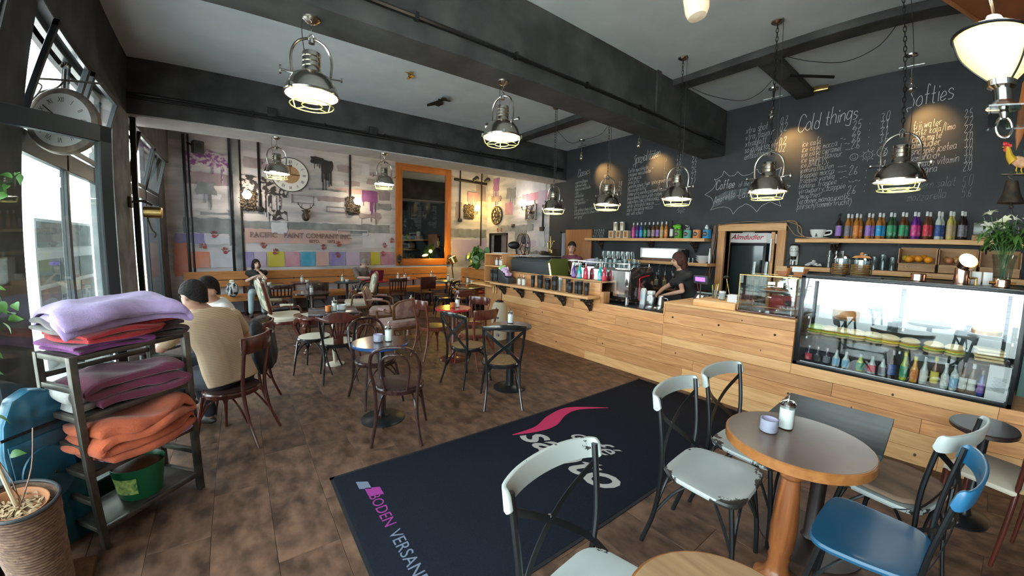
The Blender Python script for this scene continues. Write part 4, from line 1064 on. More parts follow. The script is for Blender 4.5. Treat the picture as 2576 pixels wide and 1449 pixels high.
# brass bell with rooster bracket and ornament at the right edge
MB().bb(4.82, XE, -1.9, -1.8, 0, HC).build('wall_side', 'beam_dark')
bpy.data.objects['wall_side']['kind'] = 'structure'
bl = thing('rooster_bell', 'painted metal rooster standing on a bracket above a cast iron bell', 'bell', (5.0, -.31, 2.1))
MB().lathe([(.11, 0), (.105, .012), (.07, .09), (.055, .17), (.05, .19), (.001, .2)], n=20).build('bell', 'iron', bl, loc=(0, 0, .02))
MB().sph((0, 0, -.01), .02, 10, 6).tube([(0, 0, .1), (0, 0, -.01), (.01, -.03, -.12)], .007, 6).build('clapper', 'iron', bl)
MB().box((0, -.06, .262), (.06, .3, .01)).tube(smoothpts([(0, 0, .22), (0, .03, .25), (0, -.02, .26)], 4), .006, 6).tube([(-.34, -.2, .262), (0, -.2, .262)], .012, 6).build('bracket', 'iron', bl)
mat('rooster_gold', (.75, .45, .04), .5); mat('rooster_red', (.65, .03, .04), .4); mat('rooster_brown', (.5, .2, .1), .5, col2=(.75, .45, .25), scale=25); mat('rooster_teal', (.02, .18, .2), .4)
MB().sph((0, -.06, .37), (.025, .075, .05), 16, 10, rot=(15, 0, 0)).build('rooster_body', 'rooster_brown', bl)
MB().tube(smoothpts([(0, -.01, .37), (0, .02, .42), (0, .03, .47), (0, .04, .5)], 4), [.045, .042, .04, .037, .034, .031, .028, .026, .024, .022, .021, .02, .019], 10).build('rooster_neck', 'rooster_gold', bl)
t = MB().sph((0, .045, .5), (.018, .022, .022), 10, 8)
for k in range(4): t.sph((0, .065 - .018 * k, .528 - .002 * k * k), (.006, .011, .018), 8, 6)
t.sph((0, .062, .475), (.006, .01, .018), 8, 6).build('rooster_head', 'rooster_red', bl)
MB().lathe([(.007, 0), (.001, .022)], (0, .06, .5), 8, rot=(-95, 0, 0)).build('beak', 'rooster_gold', bl)
t = MB()
for k in range(6):
    a = R(20 + 22 * k); t.tube(smoothpts([(0, -.11, .38), (0, -.14 - .05 * math.cos(a), .42 + .06 * math.sin(a)), (0, -.17 - .08 * math.cos(a), .4 + .1 * math.sin(a) - .03 * k / 3)], 4), [.014, .016, .017, .017, .015, .013, .01, .007, .003], 6)
t.build('rooster_tail', 'rooster_teal', bl)
t = MB()
for y in (-.04, -.08): t.tube([(0, y, .34), (0, y + .01, .3), (0, y, .27)], .006, 6).tube([(0, y - .02, .27), (0, y + .025, .27)], .005, 6)
t.build('rooster_legs', 'rooster_gold', bl)
t = MB()
for k in range(40): leafmb(t, (rf.uniform(-.02, .02), -.06 + rf.uniform(-.1, .1), .268), (rf.uniform(-1, 1), rf.uniform(-1, 1), 1), .035, .01, .2, n=2)
t.build('painted_grass', 'leaf', bl)
t = thing('wooden_paddle', 'long pointed wooden paddle hanging beside the big glass lamp', 'paddle', (5.3, -.36, 2.62), rot=(R(12), 0, 0))
MB().lathe([(.001, 0), (.035, .15), (.05, .4), (.04, .62), (.012, .7), (.01, .9)], n=12, sx=.25).build('shaft', 'mirror_wood', t); MB().tube([(0, 0, .88), (0, .3, 1.38)], .006, 5).build('cord', 'black_plastic', t)
pp = struct('trim_14', MB().bb(4.6, 4.68, -.56, -.49, 0, HC), mat('teal_post', (.1, .2, .19), .5), bev=.004)

# ---------------------------------------------------------------- shelves on the menu wall
def shelf(y0, y1, z, d, label, th=.055, x1=XE):
    t = thing('bottle_shelf', label, 'shelf', (x1 - d, y0, z - th)); 
    MB().bb(0, d, 0, y1 - y0, 0, th).build('board', 'larch_pale', t, bev=.003)
    return t
s1 = shelf(3.09, 5.87, 1.85, .3, 'long larch wall shelf left of the bar door carrying bottles and tins')
s2 = shelf(-1.6, 1.74, 1.85, .3, 'long larch wall shelf right of the bar door carrying bottle pairs')
s3 = shelf(3.2, 4.75, 1.42, .36, 'lower larch wall shelf behind the barmaid carrying a glass case')
s4 = shelf(-1.6, 1.74, 1.45, .4, 'lower larch wall shelf right of the bar door carrying fruit crates', .06)
for s_, ys in ((s1, (.28, 1.2, 2.5)), (s2, (1.4, 2.9))):
    for y in ys:
        c = cb.copy(); COL.objects.link(c); c.parent = s_; c.location = (.3, y, -.185); c.scale = (1, .8, 1)
BZ = 1.85
for k, (lc, l_) in enumerate([('pink', 'pink'), ('navy', 'violet'), ('blue', 'blue'), ('green', 'green'), ('grey', 'dark'), ('mauve', 'brown'), ('purple', 'brown'), ('tan', 'gold'), ('orange', 'amber')]):
    bottle((6.6, 4.66 - k * .093, BZ), 'syrup bottle with %s label on the left wall shelf' % ['pink', 'navy', 'blue', 'green', 'grey', 'mauve', 'purple', 'tan', 'orange'][k], l_, lc, 'white_gloss', .32, .035, 'syrup bottles on the left shelf')
bottle((6.6, 3.8, BZ), 'tall black bottle with white label left of the green tin', 'dark', 'white', 'black_plastic', .34, .034)
tri = [('grey', 'amber', 'greyish'), ('orange', 'amber', 'orange'), ('purple', 'amber', 'purple'), ('blue', 'amber', 'blue'), ('green', 'green', 'emerald'), ('green', 'brown', 'green'), ('magenta', 'violet', 'magenta'), ('red', 'brown', 'red'), ('navy', 'clear', 'navy'), ('tan', 'yellow', 'tan'), ('grey', 'dark', 'dark grey')]
pxs = [2132, 2156, 2189, 2217, 2246, 2276, 2306, 2335, 2364, 2392, 2420]
for (lc, l_, nm), px in zip(tri, pxs):
    y = 1.17 - (px - 2132) * .00388
    for q in range(2):
        bottle((6.58 + q * .09, y - (.0 if q == 0 else .026), BZ), '%s-labelled syrup bottle on the right wall shelf, %s of its pair' % (nm, ('front', 'rear')[q]), l_, lc, 'white_gloss', .34, .032, 'syrup bottle pairs on the right shelf')
bottle((6.6, 1.27, BZ), 'dark wine bottle with violet and white label left of the syrup pairs', 'dark', 'purple', 'black_plastic', .35, .036)
# tins with lids
tincols = dict(green=(.06, .3, .02), teal=(.1, .42, .38), orange=(.7, .25, .08), blue=(.02, .25, .5))
def wr_text(body, size, y, z, x, par, m, **k):
    me = text_mesh(body, size, **k)
    return put_mesh(me, 'print', m, par, frame((x, y, z), (0, -1, 0), (0, 0, 1), (-1, 0, 0)))
for k, (n_, y) in enumerate([('green', 3.66), ('teal', 3.48), ('orange', 3.3), ('blue', 3.12)]):
    mat('tin_' + n_, tincols[n_], .35)
    t = thing('cocoa_tin', '%s tin with round dark logo on the left wall shelf' % n_, 'tin', (6.6, y, BZ))
    MB().lathe([(.07, 0), (.072, .004), (.072, .14), (.07, .15)], n=24).build('tin', 'tin_' + n_, t)
    MB().lathe([(.071, .15), (.073, .155), (.07, .165)], n=24).build('lid', 'steel', t)
    MB().lathe([(.04, 0), (.04, .003)], (-.073, 0, .08), 20, rot=(0, -90, 0)).build('logo_disc', mat('choc', (.06, .03, .02), .6) if 'choc' not in M else 'choc', t)
    wr_text('chai', .035, .03, .07, -.078, t, 'paper')
t = thing('piggy_bank', 'bright green toy pig on top of the green tin', 'toy', (6.6, 3.68, BZ + .167)); mat('toy_green', (.15, .55, .03), .35)
mb = MB().sph((0, 0, .055), (.045, .07, .045), 16, 10).sph((0, .07, .06), (.025, .025, .028), 10, 8)
for a in (-.03, .03):
    for b_ in (-.04, .04): mb.cyl((a * .7, b_, 0), .014, .03, 8)
mb.build('body', 'toy_green', t)
t = thing('cow_figure', 'small black and white cow figure on the teal tin', 'toy', (6.6, 3.48, BZ + .167))
mb = MB().sph((0, 0, .045), (.025, .04, .025), 12, 8).sph((0, .04, .06), (.018, .018, .02), 10, 8)
for a in (-.015, .015):
    for b_ in (-.02, .02): mb.cyl((a, b_, 0), .007, .03, 6)
mb.build('body', mat('cow', (.75, .75, .73), .5, col2=(.02, .02, .02), scale=28, lo=.5, hi=.52), t)
t = thing('white_lid_jar', 'small white bottle standing on the blue tin', 'bottle', (6.6, 3.13, BZ + .167)); MB().lathe([(.03, 0), (.035, .03), (.02, .05), (.018, .07)], n=14).build('body', 'white_gloss', t)
for k in range(3):
    t = thing('gift_box', ['left one of three cream and brown boxes', 'middle one of three cream and brown boxes', 'right one of three cream and brown boxes'][k] + ' on the left wall shelf', 'box', (6.6, 5.2 - k * .19, BZ))
    MB().bb(-.06, .06, -.06, .06, 0, .16).build('box', mat('cream_box', (.7, .58, .45), .5) if 'cream_box' not in M else 'cream_box', t, bev=.003); MB().bb(-.062, -.06, -.04, .03, .02, .14).build('window', 'pastry', t)
for k in range(2):
    t = thing('coffee_can', ['left', 'right'][k] + ' silver cream can standing on the boxes of the left shelf', 'can', (6.6, 5.11 - k * .17, BZ + .162))
    MB().lathe([(.055, 0), (.055, .16), (.05, .17)], n=20).build('can', mat('can_cream', (.62, .57, .47), .35, .4) if 'can_cream' not in M else 'can_cream', t); MB().lathe([(.057, .165), (.057, .18), (.02, .182)], n=20).build('lid', 'steel', t)
for i_ in range(5):
    for j in range(3): tumbler((6.52, 5.68 - .065 * i_ - .02 * j, BZ + .065 * j), 'tiny glass in the pyramid on the left shelf, %s row, %s' % (['bottom', 'middle', 'top'][j], nth(i_, 5)), 'tiny stacked glasses', .06, .027, True)
# big coffee cup
t = thing('giant_cup', 'oversized white coffee cup on saucer at the left end of the right shelf', 'cup', (6.58, 1.5, BZ), 0)
MB().lathe([(.05, 0), (.13, .012), (.14, .02), (.06, .012), (.001, .01)], n=28).build('saucer', 'white_gloss', t)
MB().shell([(.045, .012), (.06, .02), (.085, .07), (.1, .13)], n=28, t=.006).build('cup', 'white_gloss', t)
MB().tube(smoothpts([(0, -.09, .11), (0, -.15, .115), (0, -.15, .07), (0, -.075, .05)], 6), .011, 8).build('handle', 'white_gloss', t)
MB().prism([(-.018, .03), (.016, .03), (.012, .045), (.004, .05), (.006, .07), (-.004, .078), (-.008, .06), (-.014, .045)], -.092, -.08, plane='yz').build('emblem', 'black_plastic', t)
t = MB()
for pts in ([(6.7, 1.93, 2.13), (6.66, 1.8, 2.1), (6.62, 1.75, 1.95), (6.6, 1.66, 1.88)], [(6.7, 1.95, 2.1), (6.68, 1.86, 1.98), (6.64, 1.78, 1.9), (6.6, 1.6, 1.87)], [(6.72, 1.96, 2.13), (6.66, 1.75, 2.04), (6.6, 1.7, 1.87)]): t.tube(smoothpts(pts, 6), .006, 6)
t.build('dry_vine', 'crate_wood'); tag(bpy.data.objects['dry_vine'], 'dry vine twigs trailing from the door frame corner to the giant cup', 'vine')
t = MB(); rv = random.Random(2)
for k in range(7): t.tube(smoothpts([(6.67, 2.98 + rv.uniform(0, .05), 2.08), (6.66, 3.0 + rv.uniform(-.02, .06), 1.8), (6.66, 3.02 + rv.uniform(-.03, .07), 1.5), (6.66, 3.05 + rv.uniform(-.02, .08), 1.15)], 6), .007, 6)
t.tube(smoothpts([(6.68, 3.0, 2.08), (6.67, 2.5, 2.13), (6.68, 2.2, 2.11), (6.67, 1.94, 2.12)], 6), .008, 6)
o = t.build('dry_vine', 'walnut'); tag(o, 'bundle of dry vines hanging down the left post of the bar door', 'vine')
# lower right shelf: sugar cube plate, glasses, crates
LZ = 1.45
t = thing('meringue_plate', 'dark plate heaped with white sugar lumps on the lower right shelf', 'plate', (6.5, 1.5, LZ))
MB().lathe([(.001, 0), (.12, .01), (.13, .016), (.001, .01)], n=20).build('plate', 'black_plastic', t)
mb = MB()
for k in range(60):
    q = rv.uniform(0, .1); a = rv.uniform(0, 6.28); mb.box((q * math.cos(a), q * math.sin(a), .02 + (.1 - q) * rv.uniform(.1, .75)), (.022, .02, .018), (k * 30, k * 17, k * 50))
o = mb.build('sugar_lumps', 'sugar', t); o['kind'] = 'stuff'
for i_ in range(3):
    for j in range(3): tumbler((6.5, 1.32 - .075 * i_, LZ + .075 * j), 'small glass stacked on the lower right shelf, %s layer, %s' % (['bottom', 'middle', 'top'][j], nth(i_, 3)), 'stacked glasses on the lower right shelf', .085, .034, True)
for i_ in range(9):
    for j in range(2): tumbler((6.48 + .12 * j, 1.02 - .09 * i_ + (.02 * j) - (.0), LZ), 'tall glass behind the biscuit jars, %s row, %s' % (['front', 'back'][j], nth(i_, 9)), 'tall glasses on the lower right shelf', .2 if i_ % 2 else .17, .036, False) if 1.02 - .09 * i_ > .66 or True and 1.02 - .09 * i_ > .62 else None
def crate(loc, label, w=.34, lettering=None):
    t = thing('wooden_crate', label, 'crate', loc); d, h = .26, .3
    MB().bb(0, .012, -w, 0, 0, .105).build('front_slat', 'crate_wood', t, bev=.002)
    MB().bb(d - .012, d, -w, 0, 0, h).build('back_slat', 'crate_wood', t, bev=.002)
    for y in (-w, -.012): MB().bb(.0, d, y, y + .012, 0, h - .02).build('side_slat', 'crate_wood', t, bev=.002)
    MB().bb(0, d, -w, 0, 0, .01).build('bottom_slat', 'crate_wood', t)
    if lettering: wr_text(lettering, .045, -.06, .05, -.001, t, 'walnut')
    return t
crate((6.38, .6, LZ), 'left wine crate filled with oranges on the lower right shelf', .36, 'LAFITE')
crate((6.38, .23, LZ), 'right wine crate filled with apples behind the copper spot lamp', .36)
crate((6.38, -.14, LZ), 'third wine crate standing empty behind the flowers', .4)
mat('orange_fruit', (.85, .33, .02), .45, rnd=.1, bump=.1, bscale=80); mat('apple', (.55, .09, .06), .35, col2=(.7, .42, .15), scale=7, rnd=.2); mat('lemon', (.75, .6, .05), .45)
def fruit(loc, label, m, nm, grp, r=.042):
    t = thing(nm, label, nm, loc, 0, grp); t.rotation_euler = (rv.uniform(-.6, .6), rv.uniform(-.6, .6), 0)
    dent = .25 if nm == 'apple' else .06
    pr = [(.001, -r * (.9 - dent * .3))]
    for i_ in range(1, 9):
        a = -PI / 2 + PI * i_ / 9; pr.append((r * math.cos(a), r * math.sin(a) * .93))
    pr.append((r * .12, r * (.93 - dent)))
    pr.append((.001, r * (.9 - dent * 1.6)))
    MB().lathe(pr, n=14).build('flesh', m, t)
    MB().tube([(0, 0, r * .6), (.002, 0, r * .98)], .002, 5).build('stalk', 'walnut', t)
fz = LZ + .012 + .042
lay = [(6.43, z_, q) for q in range(0)]
for k, (y, x, z) in enumerate([(.53, 6.44, .05), (.445, 6.44, .05), (.36, 6.44, .05), (.29, 6.44, .05), (.54, 6.52, .05), (.45, 6.53, .05), (.36, 6.53, .05), (.29, 6.53, .05), (.5, 6.44, .11), (.41, 6.45, .12), (.32, 6.45, .11), (.48, 6.53, .12), (.37, 6.54, .13), (.54, 6.55, .12)]):
    z += .045 if z > .1 else .015
    if k == 13: fruit((x, y, LZ + z), 'single lemon among the oranges in the left crate', 'lemon', 'lemon', None, .04)
    else: fruit((x, y, LZ + z), 'orange in the left wine crate, %s' % ('%s layer, %s' % (('lower front', nth(k, 4)) if k < 4 else ('lower back', nth(k - 4, 4)) if k < 8 else ('upper front', nth(k - 8, 3)) if k < 11 else ('upper back', nth(k - 11, 2)))), 'orange_fruit', 'orange', 'oranges in the crate')
for k, (y, x, z) in enumerate([(.165, 6.44, .05), (.08, 6.44, .05), (0, 6.44, .05), (-.07, 6.44, .05), (.16, 6.53, .05), (.08, 6.53, .05), (0, 6.53, .05), (-.07, 6.53, .05), (.13, 6.44, .11), (.05, 6.45, .115), (-.03, 6.45, .11), (.15, 6.53, .12), (.07, 6.54, .13), (-.01, 6.54, .13)]):
    z += .045 if z > .1 else .015; fruit((x, y, LZ + z), 'apple in the right wine crate, %s' % ('%s layer, %s' % (('lower front', nth(k, 4)) if k < 4 else ('lower back', nth(k - 4, 4)) if k < 8 else ('upper front', nth(k - 8, 3)) if k < 11 else ('upper back', nth(k - 11, 3)))), 'apple', 'apple', 'apples in the crate', .038)
t = thing('mini_crate', 'small pale crate at the right end of the bottle row', 'crate', (6.6, -.05, BZ)); MB().bb(-.1, .1, -.2, 0, 0, .06).build('crate', 'crate_wood', t, bev=.003); MB().bb(-.1, .1, -.19, -.01, .065, .2).build('grey_box', 'dull_screen', t, bev=.004)
# lower left shelf: glass case and small jars
t = thing('cash_box', 'white glass-fronted box lit by the window on the lower left shelf', 'box', (6.42, 3.55, 1.422))
MB().bb(0, .28, 0, .8, .05, .24).build('case', 'white_matte', t, bev=.004); MB().bb(-.008, 0, .02, .76, .06, .22).build('front', 'white_panel', t); MB().bb(.0, .26, .05, .75, 0, .05).build('base', 'walnut', t); MB().bb(.02, .27, -.06, .0, .03, .22).build('side_flap', 'dark_plastic', t)
for k in range(3): tumbler((6.45, 3.42 - .07 * k, 1.422), 'small jar right of the white box on the lower left shelf, %s' % nth(k, 3), 'small jars on the lower left shelf', .08, .03)
# stack of bowls and cups right of the barmaid
t = thing('bowl_stack', 'stack of white bowls behind the barmaid', 'bowls', (6.5, 3.12, 1.42))
for k in range(3): MB().shell([(.06, 0), (.12, .06)], (0, 0, .035 * k), 20, .005).build('bowl', 'white_gloss', t)
t = thing('spray_bottle', 'slim white bottle standing right of the bowls', 'bottle', (6.5, 3.0, 1.42)); MB().lathe([(.02, 0), (.025, .1), (.012, .2), (.01, .26)], n=12).build('body', 'white_gloss', t)
s5 = shelf(2.98, 3.2, 1.42, .36, 'short larch shelf end carrying the stacked bowls')
# back counter under the left shelves
o = thing('back_counter', 'low dark back counter with stored glasses behind the bar', 'counter', (6.2, 3.1, 0))
MB().bb(0, .53, 0, 2.7, .05, .9).build('cabinet', 'black_paint', o); MB().bb(-.02, .53, -.02, 2.72, .9, .93).build('top', 'walnut', o, bev=.004)
for i_ in range(4): MB().bb(-.018, 0, .02 + i_ * .67, .66 + i_ * .67, .1, .85).build('door', 'dark_plastic', o, bev=.004)
cups = thing('cup_tower', 'tower of stacked white cups behind the barmaid', 'cup tower', (6.35, 3.25, .932))
for k in range(4):
    for j in range(2): MB().shell([(.03, 0), (.04, .07)], (0, .1 * j, .075 * k), 14, .003).build('cup', 'white_gloss', cups)
for k in range(9): bottle((6.4, 3.6 + .17 * k, .93), 'dark bottle on the back counter behind the espresso machine, %s' % nth(8 - k, 9), 'brown' if k % 2 else 'dark', 'tan' if k % 3 else 'white', 'steel', .28, .035, 'bottles on the back counter')
for k in range(7): tumbler((6.3, 3.5 + .12 * k, .93), 'glass on the back counter behind the bar, %s' % nth(6 - k, 7), 'glasses on the back counter', .13, .035)
t = thing('glass_rack', 'steel stem rack with hanging wine glasses under the lower left shelf', 'rack', (6.3, 3.4, 1.365))
for k in range(5): MB().bb(0, .3, .14 * k, .14 * k + .012, -.012, 0).build('rail', 'chrome', t)
for k in range(4):
    MB().lathe([(.035, -.02), (.034, -.024), (.004, -.03), (.004, -.1), (.03, -.12), (.036, -.17), (.03, -.2)], (.08, .075 + .14 * k, 0), 14).build('wine_glass', 'clear_refl', t)
# fridge in the storeroom
fr = thing('drinks_fridge', 'tall black glass-door drinks fridge seen through the bar door', 'fridge', (7.4, 2.42, 0))
MB().bb(0, .6, 0, .62, 0, 1.8).build('body', 'black_plastic', fr, bev=.01)
MB().bb(-.02, 0, .04, .58, .1, 1.75).build('glass_door', mat('fridge_glass', (.05, .075, .075), .12, coat=.5), fr)
MB().bb(-.02, .5, 0, .62, 1.81, 1.98).build('header', mat('fridge_head', (.6, .6, .6), .5, emit=(1, 1, 1), estr=.12), fr)
wr_text('Almdudler', .125, .6, 1.865, -.025, fr, 'rooster_red', shear=.4, offset=.002)
MB().tube([(-.04, .06, .6), (-.04, .06, 1.5)], .012, 8).build('handle', 'black_metal', fr)
MB().box((0, .31, 2.03), (.01, .2, .1)).build('header_card', 'paper', fr)
lp = bpy.data.lights.new('storeroom_lamp', 'POINT'); lp.energy = 6; lp.color = (.8, 1, 1); lo_ = bpy.data.objects.new('storeroom_lamp', lp); COL.objects.link(lo_); lo_.location = (7.6, 2.0, 2.45)
# wall mounted coffee mill next to the bar door
t = thing('wall_mill', 'old white enamel wall coffee mill right of the bar door', 'coffee mill', (6.68, 1.8, 1.46))
MB().bb(.03, .07, -.05, .05, .0, .2).build('backboard', 'white_matte', t, bev=.004)
MB().lathe([(.04, .13), (.055, .17), (.058, .25), (.045, .29)], n=18).build('hopper', 'white_gloss', t)
MB().lathe([(.06, .29), (.062, .3), (.03, .315)], n=18).build('lid', 'iron', t)
MB().lathe([(.03, .08), (.04, .13)], n=12).tube(smoothpts([(0, 0, .11), (-.06, .02, .1), (-.08, .05, .07), (-.08, .06, .04)], 4), .008, 6).build('mechanism', 'iron', t)
MB().lathe([(.025, .0), (.03, .06)], n=12).build('cup', 'steel', t)
for k, (z_, s_) in enumerate([(.235, .03), (.2, .026)]): wr_text(['Jatu au', 'Serva Kaffee'][k], s_, .05 if k else .04, z_, -.06, t, 'black_plastic', shear=.3)
# brass beer tap ornament and black curtain at the left end
t = thing('brass_ornament', 'brass lever ornament mounted in front of the black hood left of the wooden door', 'ornament', (6.55, 7.12, 1.45))
MB().tube(smoothpts([(0, .1, .28), (0, .08, .15), (0, 0, .08), (0, 0, 0)], 5), .016, 8).tube(smoothpts([(0, -.08, .3), (0, -.05, .2), (0, 0, .12)], 5), .014, 8).tube([(0, 0, .05), (0, 0, .42)], .012, 8).tube([(0, .12, .3), (0, -.12, .32)], .01, 8).sph((0, 0, .44), .02, 10, 6).sph((0, .12, .3), .02, 10, 6).sph((0, -.12, .32), .02, 10, 6).bb(-.03, .03, -.05, .05, .02, .1).build('tap', 'gold', t)
MB().tube([(0, 0, .1), (.2, 0, .1)], .014, 6).build('bracket', 'brass', t)
t = MB(); 
for k in range(12):
    a0 = PI * k / 12
t.lathe([(.36, 0), (.38, .3), (.36, 1.1), (.3, 1.35), (.12, 1.5), (.02, 1.52)], n=36, sx=.4, wob=lambda a, z: 1 + .05 * math.sin(a * 14)).build('black_cover', 'black_paint')
o = bpy.data.objects['black_cover']; o.location = (6.45, 7.25, 0); tag(o, 'tall black fabric cover standing at the wall under the brass ornament', 'cover')
# ---------------------------------------------------------------- chairs (front is +y of each chair)
mat('seat_white', (.5, .55, .54), .4, coat=.12, chips=(.03, .028, .025), chip_scale=9, chip_at=.66, col2=(.45, .5, .49), scale=4, edge=(.19, 2.6))
mat('rail_white', (.56, .61, .59), .4, coat=.12, chips=(.03, .028, .025), chip_scale=15, chip_at=.645, col2=(.5, .54, .52), scale=5)
mat('seat_blue', (.018, .11, .22), .35, coat=.2, chips=(.02, .025, .03), chip_scale=7, chip_at=.72, edge=(.2, 2.4))
mat('rail_blue', (.025, .15, .3), .35, coat=.2, chips=(.02, .025, .03), chip_scale=12, chip_at=.7)
mat('leather', (.035, .018, .017), .35, col2=(.05, .025, .022), scale=10)
mat('rattan', (.30, .19, .085), .6, col2=(.16, .09, .04), scale=60, bump=.4, bscale=150)
mat('cream_seat', (.55, .5, .4), .7); mat('black_lacquer', (.012, .012, .013), .2, coat=.5, chips=(.3, .2, .1), chip_scale=16, chip_at=.72)
mat('pink_fabric', (.34, .2, .17), .8, col2=(.22, .1, .085), scale=11, lo=.42, hi=.6, sheen=.3); mat('tapestry', (.6, .56, .42), .8, col2=(.2, .26, .2), scale=9, lo=.5, hi=.56); mat('red_paint', (.42, .015, .03), .25, coat=.4); mat('blue_paint', (.015, .06, .19), .25, coat=.4)
mat('dark_top', (.055, .042, .045), .16, col2=(.04, .03, .035), scale=12, coat=.5); mat('cushion', (.3, .19, .12), .85, col2=(.17, .11, .08), scale=5, stretch=(3, .6, 1))
mat('green_top', (.05, .09, .08), .3, coat=.3)

def seat_poly(w=.44, d=.4, k=.1, n=28):
    pts = []
    for i in range(n):
        a = 2 * PI * i / n; c, s = math.cos(a), math.sin(a); e = .42
        x = math.copysign(abs(c) ** e, c) * w / 2; y = math.copysign(abs(s) ** e, s) * d / 2
        x *= 1 + k * y / (d / 2)
        pts.append((x, y))
    return pts
def ins(poly, f): return [(x * f, y * f) for x, y in poly]
def bistro(label, loc, rz, seat='seat_white', cushion=False, group=None):
    t = thing('bistro_chair', label, 'chair', loc, rz, group)
    P = seat_poly(); n = len(P); vs = []
    for f, z in ((.9, .442), (1, .45), (1.01, .462), (.985, .472), (.9, .474), (.55, .466)): vs += [(x * f, y * f, z) for x, y in P]
    fs = [tuple(range(n - 1, -1, -1))] + [(k * n + i, k * n + (i + 1) % n, (k + 1) * n + (i + 1) % n, (k + 1) * n + i) for k in range(5) for i in range(n)] + [tuple(5 * n + i for i in range(n))]
    MB().add(vs, fs).build('seat', seat, t)
    for s in (-1, 1):
        MB().tube(smoothpts([(s * .19, -.27, 0), (s * .185, -.215, .2), (s * .195, -.19, .42), (s * .212, -.19, .62), (s * .222, -.225, .87)], 5), .0125, 8).build('back_post', 'gunmetal', t)
        MB().tube(smoothpts([(s * .2, .2, 0), (s * .185, .185, .2), (s * .165, .15, .44)], 4), .0125, 8).build('leg', 'gunmetal', t)
        MB().tube(smoothpts([(s * .187, .187, .2), (s * .16, .1, .36), (s * .1, 0, .435), (s * .14, -.12, .36), (s * .187, -.214, .2)], 5), .008, 6).build('side_brace', 'gunmetal', t)
        # crossed straps
        MB().tube(smoothpts([(s * .21, -.215, .8), (s * .08, -.245, .7), (-s * .06, -.235, .6), (-s * .18, -.19, .5), (-s * .2, -.1, .45)], 5), [1] * 21, sec=(.026, .004), up=(0, 1, .2)).build('cross_strap', 'black_metal', t)
    MB().tube(smoothpts([(-.187, .187, .2), (-.1, .17, .36), (0, .165, .43), (.1, .17, .36), (.187, .187, .2)], 5), .008, 6).build('front_brace', 'gunmetal', t)
    MB().tube(smoothpts([(-.187, -.215, .2), (-.1, -.2, .36), (0, -.19, .43), (.1, -.2, .36), (.187, -.215, .2)], 5), .008, 6).build('rear_brace', 'gunmetal', t)
    m = smoothpts([(-.238, -.2, .845), (-.225, -.24, .845), (-.13, -.275, .85), (0, -.288, .852), (.13, -.275, .85), (.225, -.24, .845), (.238, -.2, .845)], 4)
    MB().tube(m, [.6, .8, .9] + [1] * (len(m) - 6) + [.9, .8, .6], sec=(.075, .016), up=(0, 0, 1)).v and None
    rl = MB(); vs = []; fs = []
    for i, p in enumerate(m):
        h = .04 * min(1, .55 + .25 * min(i, len(m) - 1 - i)); d = (m[min(i + 1, len(m) - 1)] - m[max(i - 1, 0)]); nn = Vector((-d.y, d.x, 0)).normalized() * .008
        vs += [p - nn + Vector((0, 0, -h)), p + nn + Vector((0, 0, -h)), p + nn + Vector((0, -.012, h)), p - nn + Vector((0, -.012, h))]
    for i in range(len(m) - 1):
        for q in range(4): fs.append((4 * i + q, 4 * i + (q + 1) % 4, 4 * i + 4 + (q + 1) % 4, 4 * i + 4 + q))
    fs += [(3, 2, 1, 0), tuple(4 * (len(m) - 1) + q for q in range(4))]
    rl.add(vs, fs).build('top_rail', seat.replace('seat', 'rail'), t, bev=.004)
    MB().sph((0, -.25, .655), .008, 8, 6).build('rivet', 'steel', t)
    if cushion:
        mb = MB(); mb.lathe([(.001, .0), (.21, .002), (.235, .018), (.23, .035), (.12, .043), (.001, .04)], (0, 0, .474), 28, sx=1, sy=.9, wob=lambda a, z: 1 + .03 * math.sin(a * 9) + .05 * math.cos(4 * a + PI))
        mb.build('seat_pad', 'cushion', t, sub=1)
    return t
bA = bistro('white chipped bistro chair nearest the camera with its backrest over the door mat', (.88, .63, 0), 186)
copy_tree(bA, (1.93, .77, 0), 184, 'white chipped bistro chair at the round brown table, its whole seat visible')
copy_tree(bA, (2.44, .75, 0), 178, 'white chipped bistro chair pushed under the dark square table, behind the other')
bistro('blue painted bistro chair in the right foreground', (2.0, .12, 0), 0, 'seat_blue')
bistro('white bistro chair with brown quilted seat pad behind the blue chair', (2.57, .12, 0), -18, cushion=True)

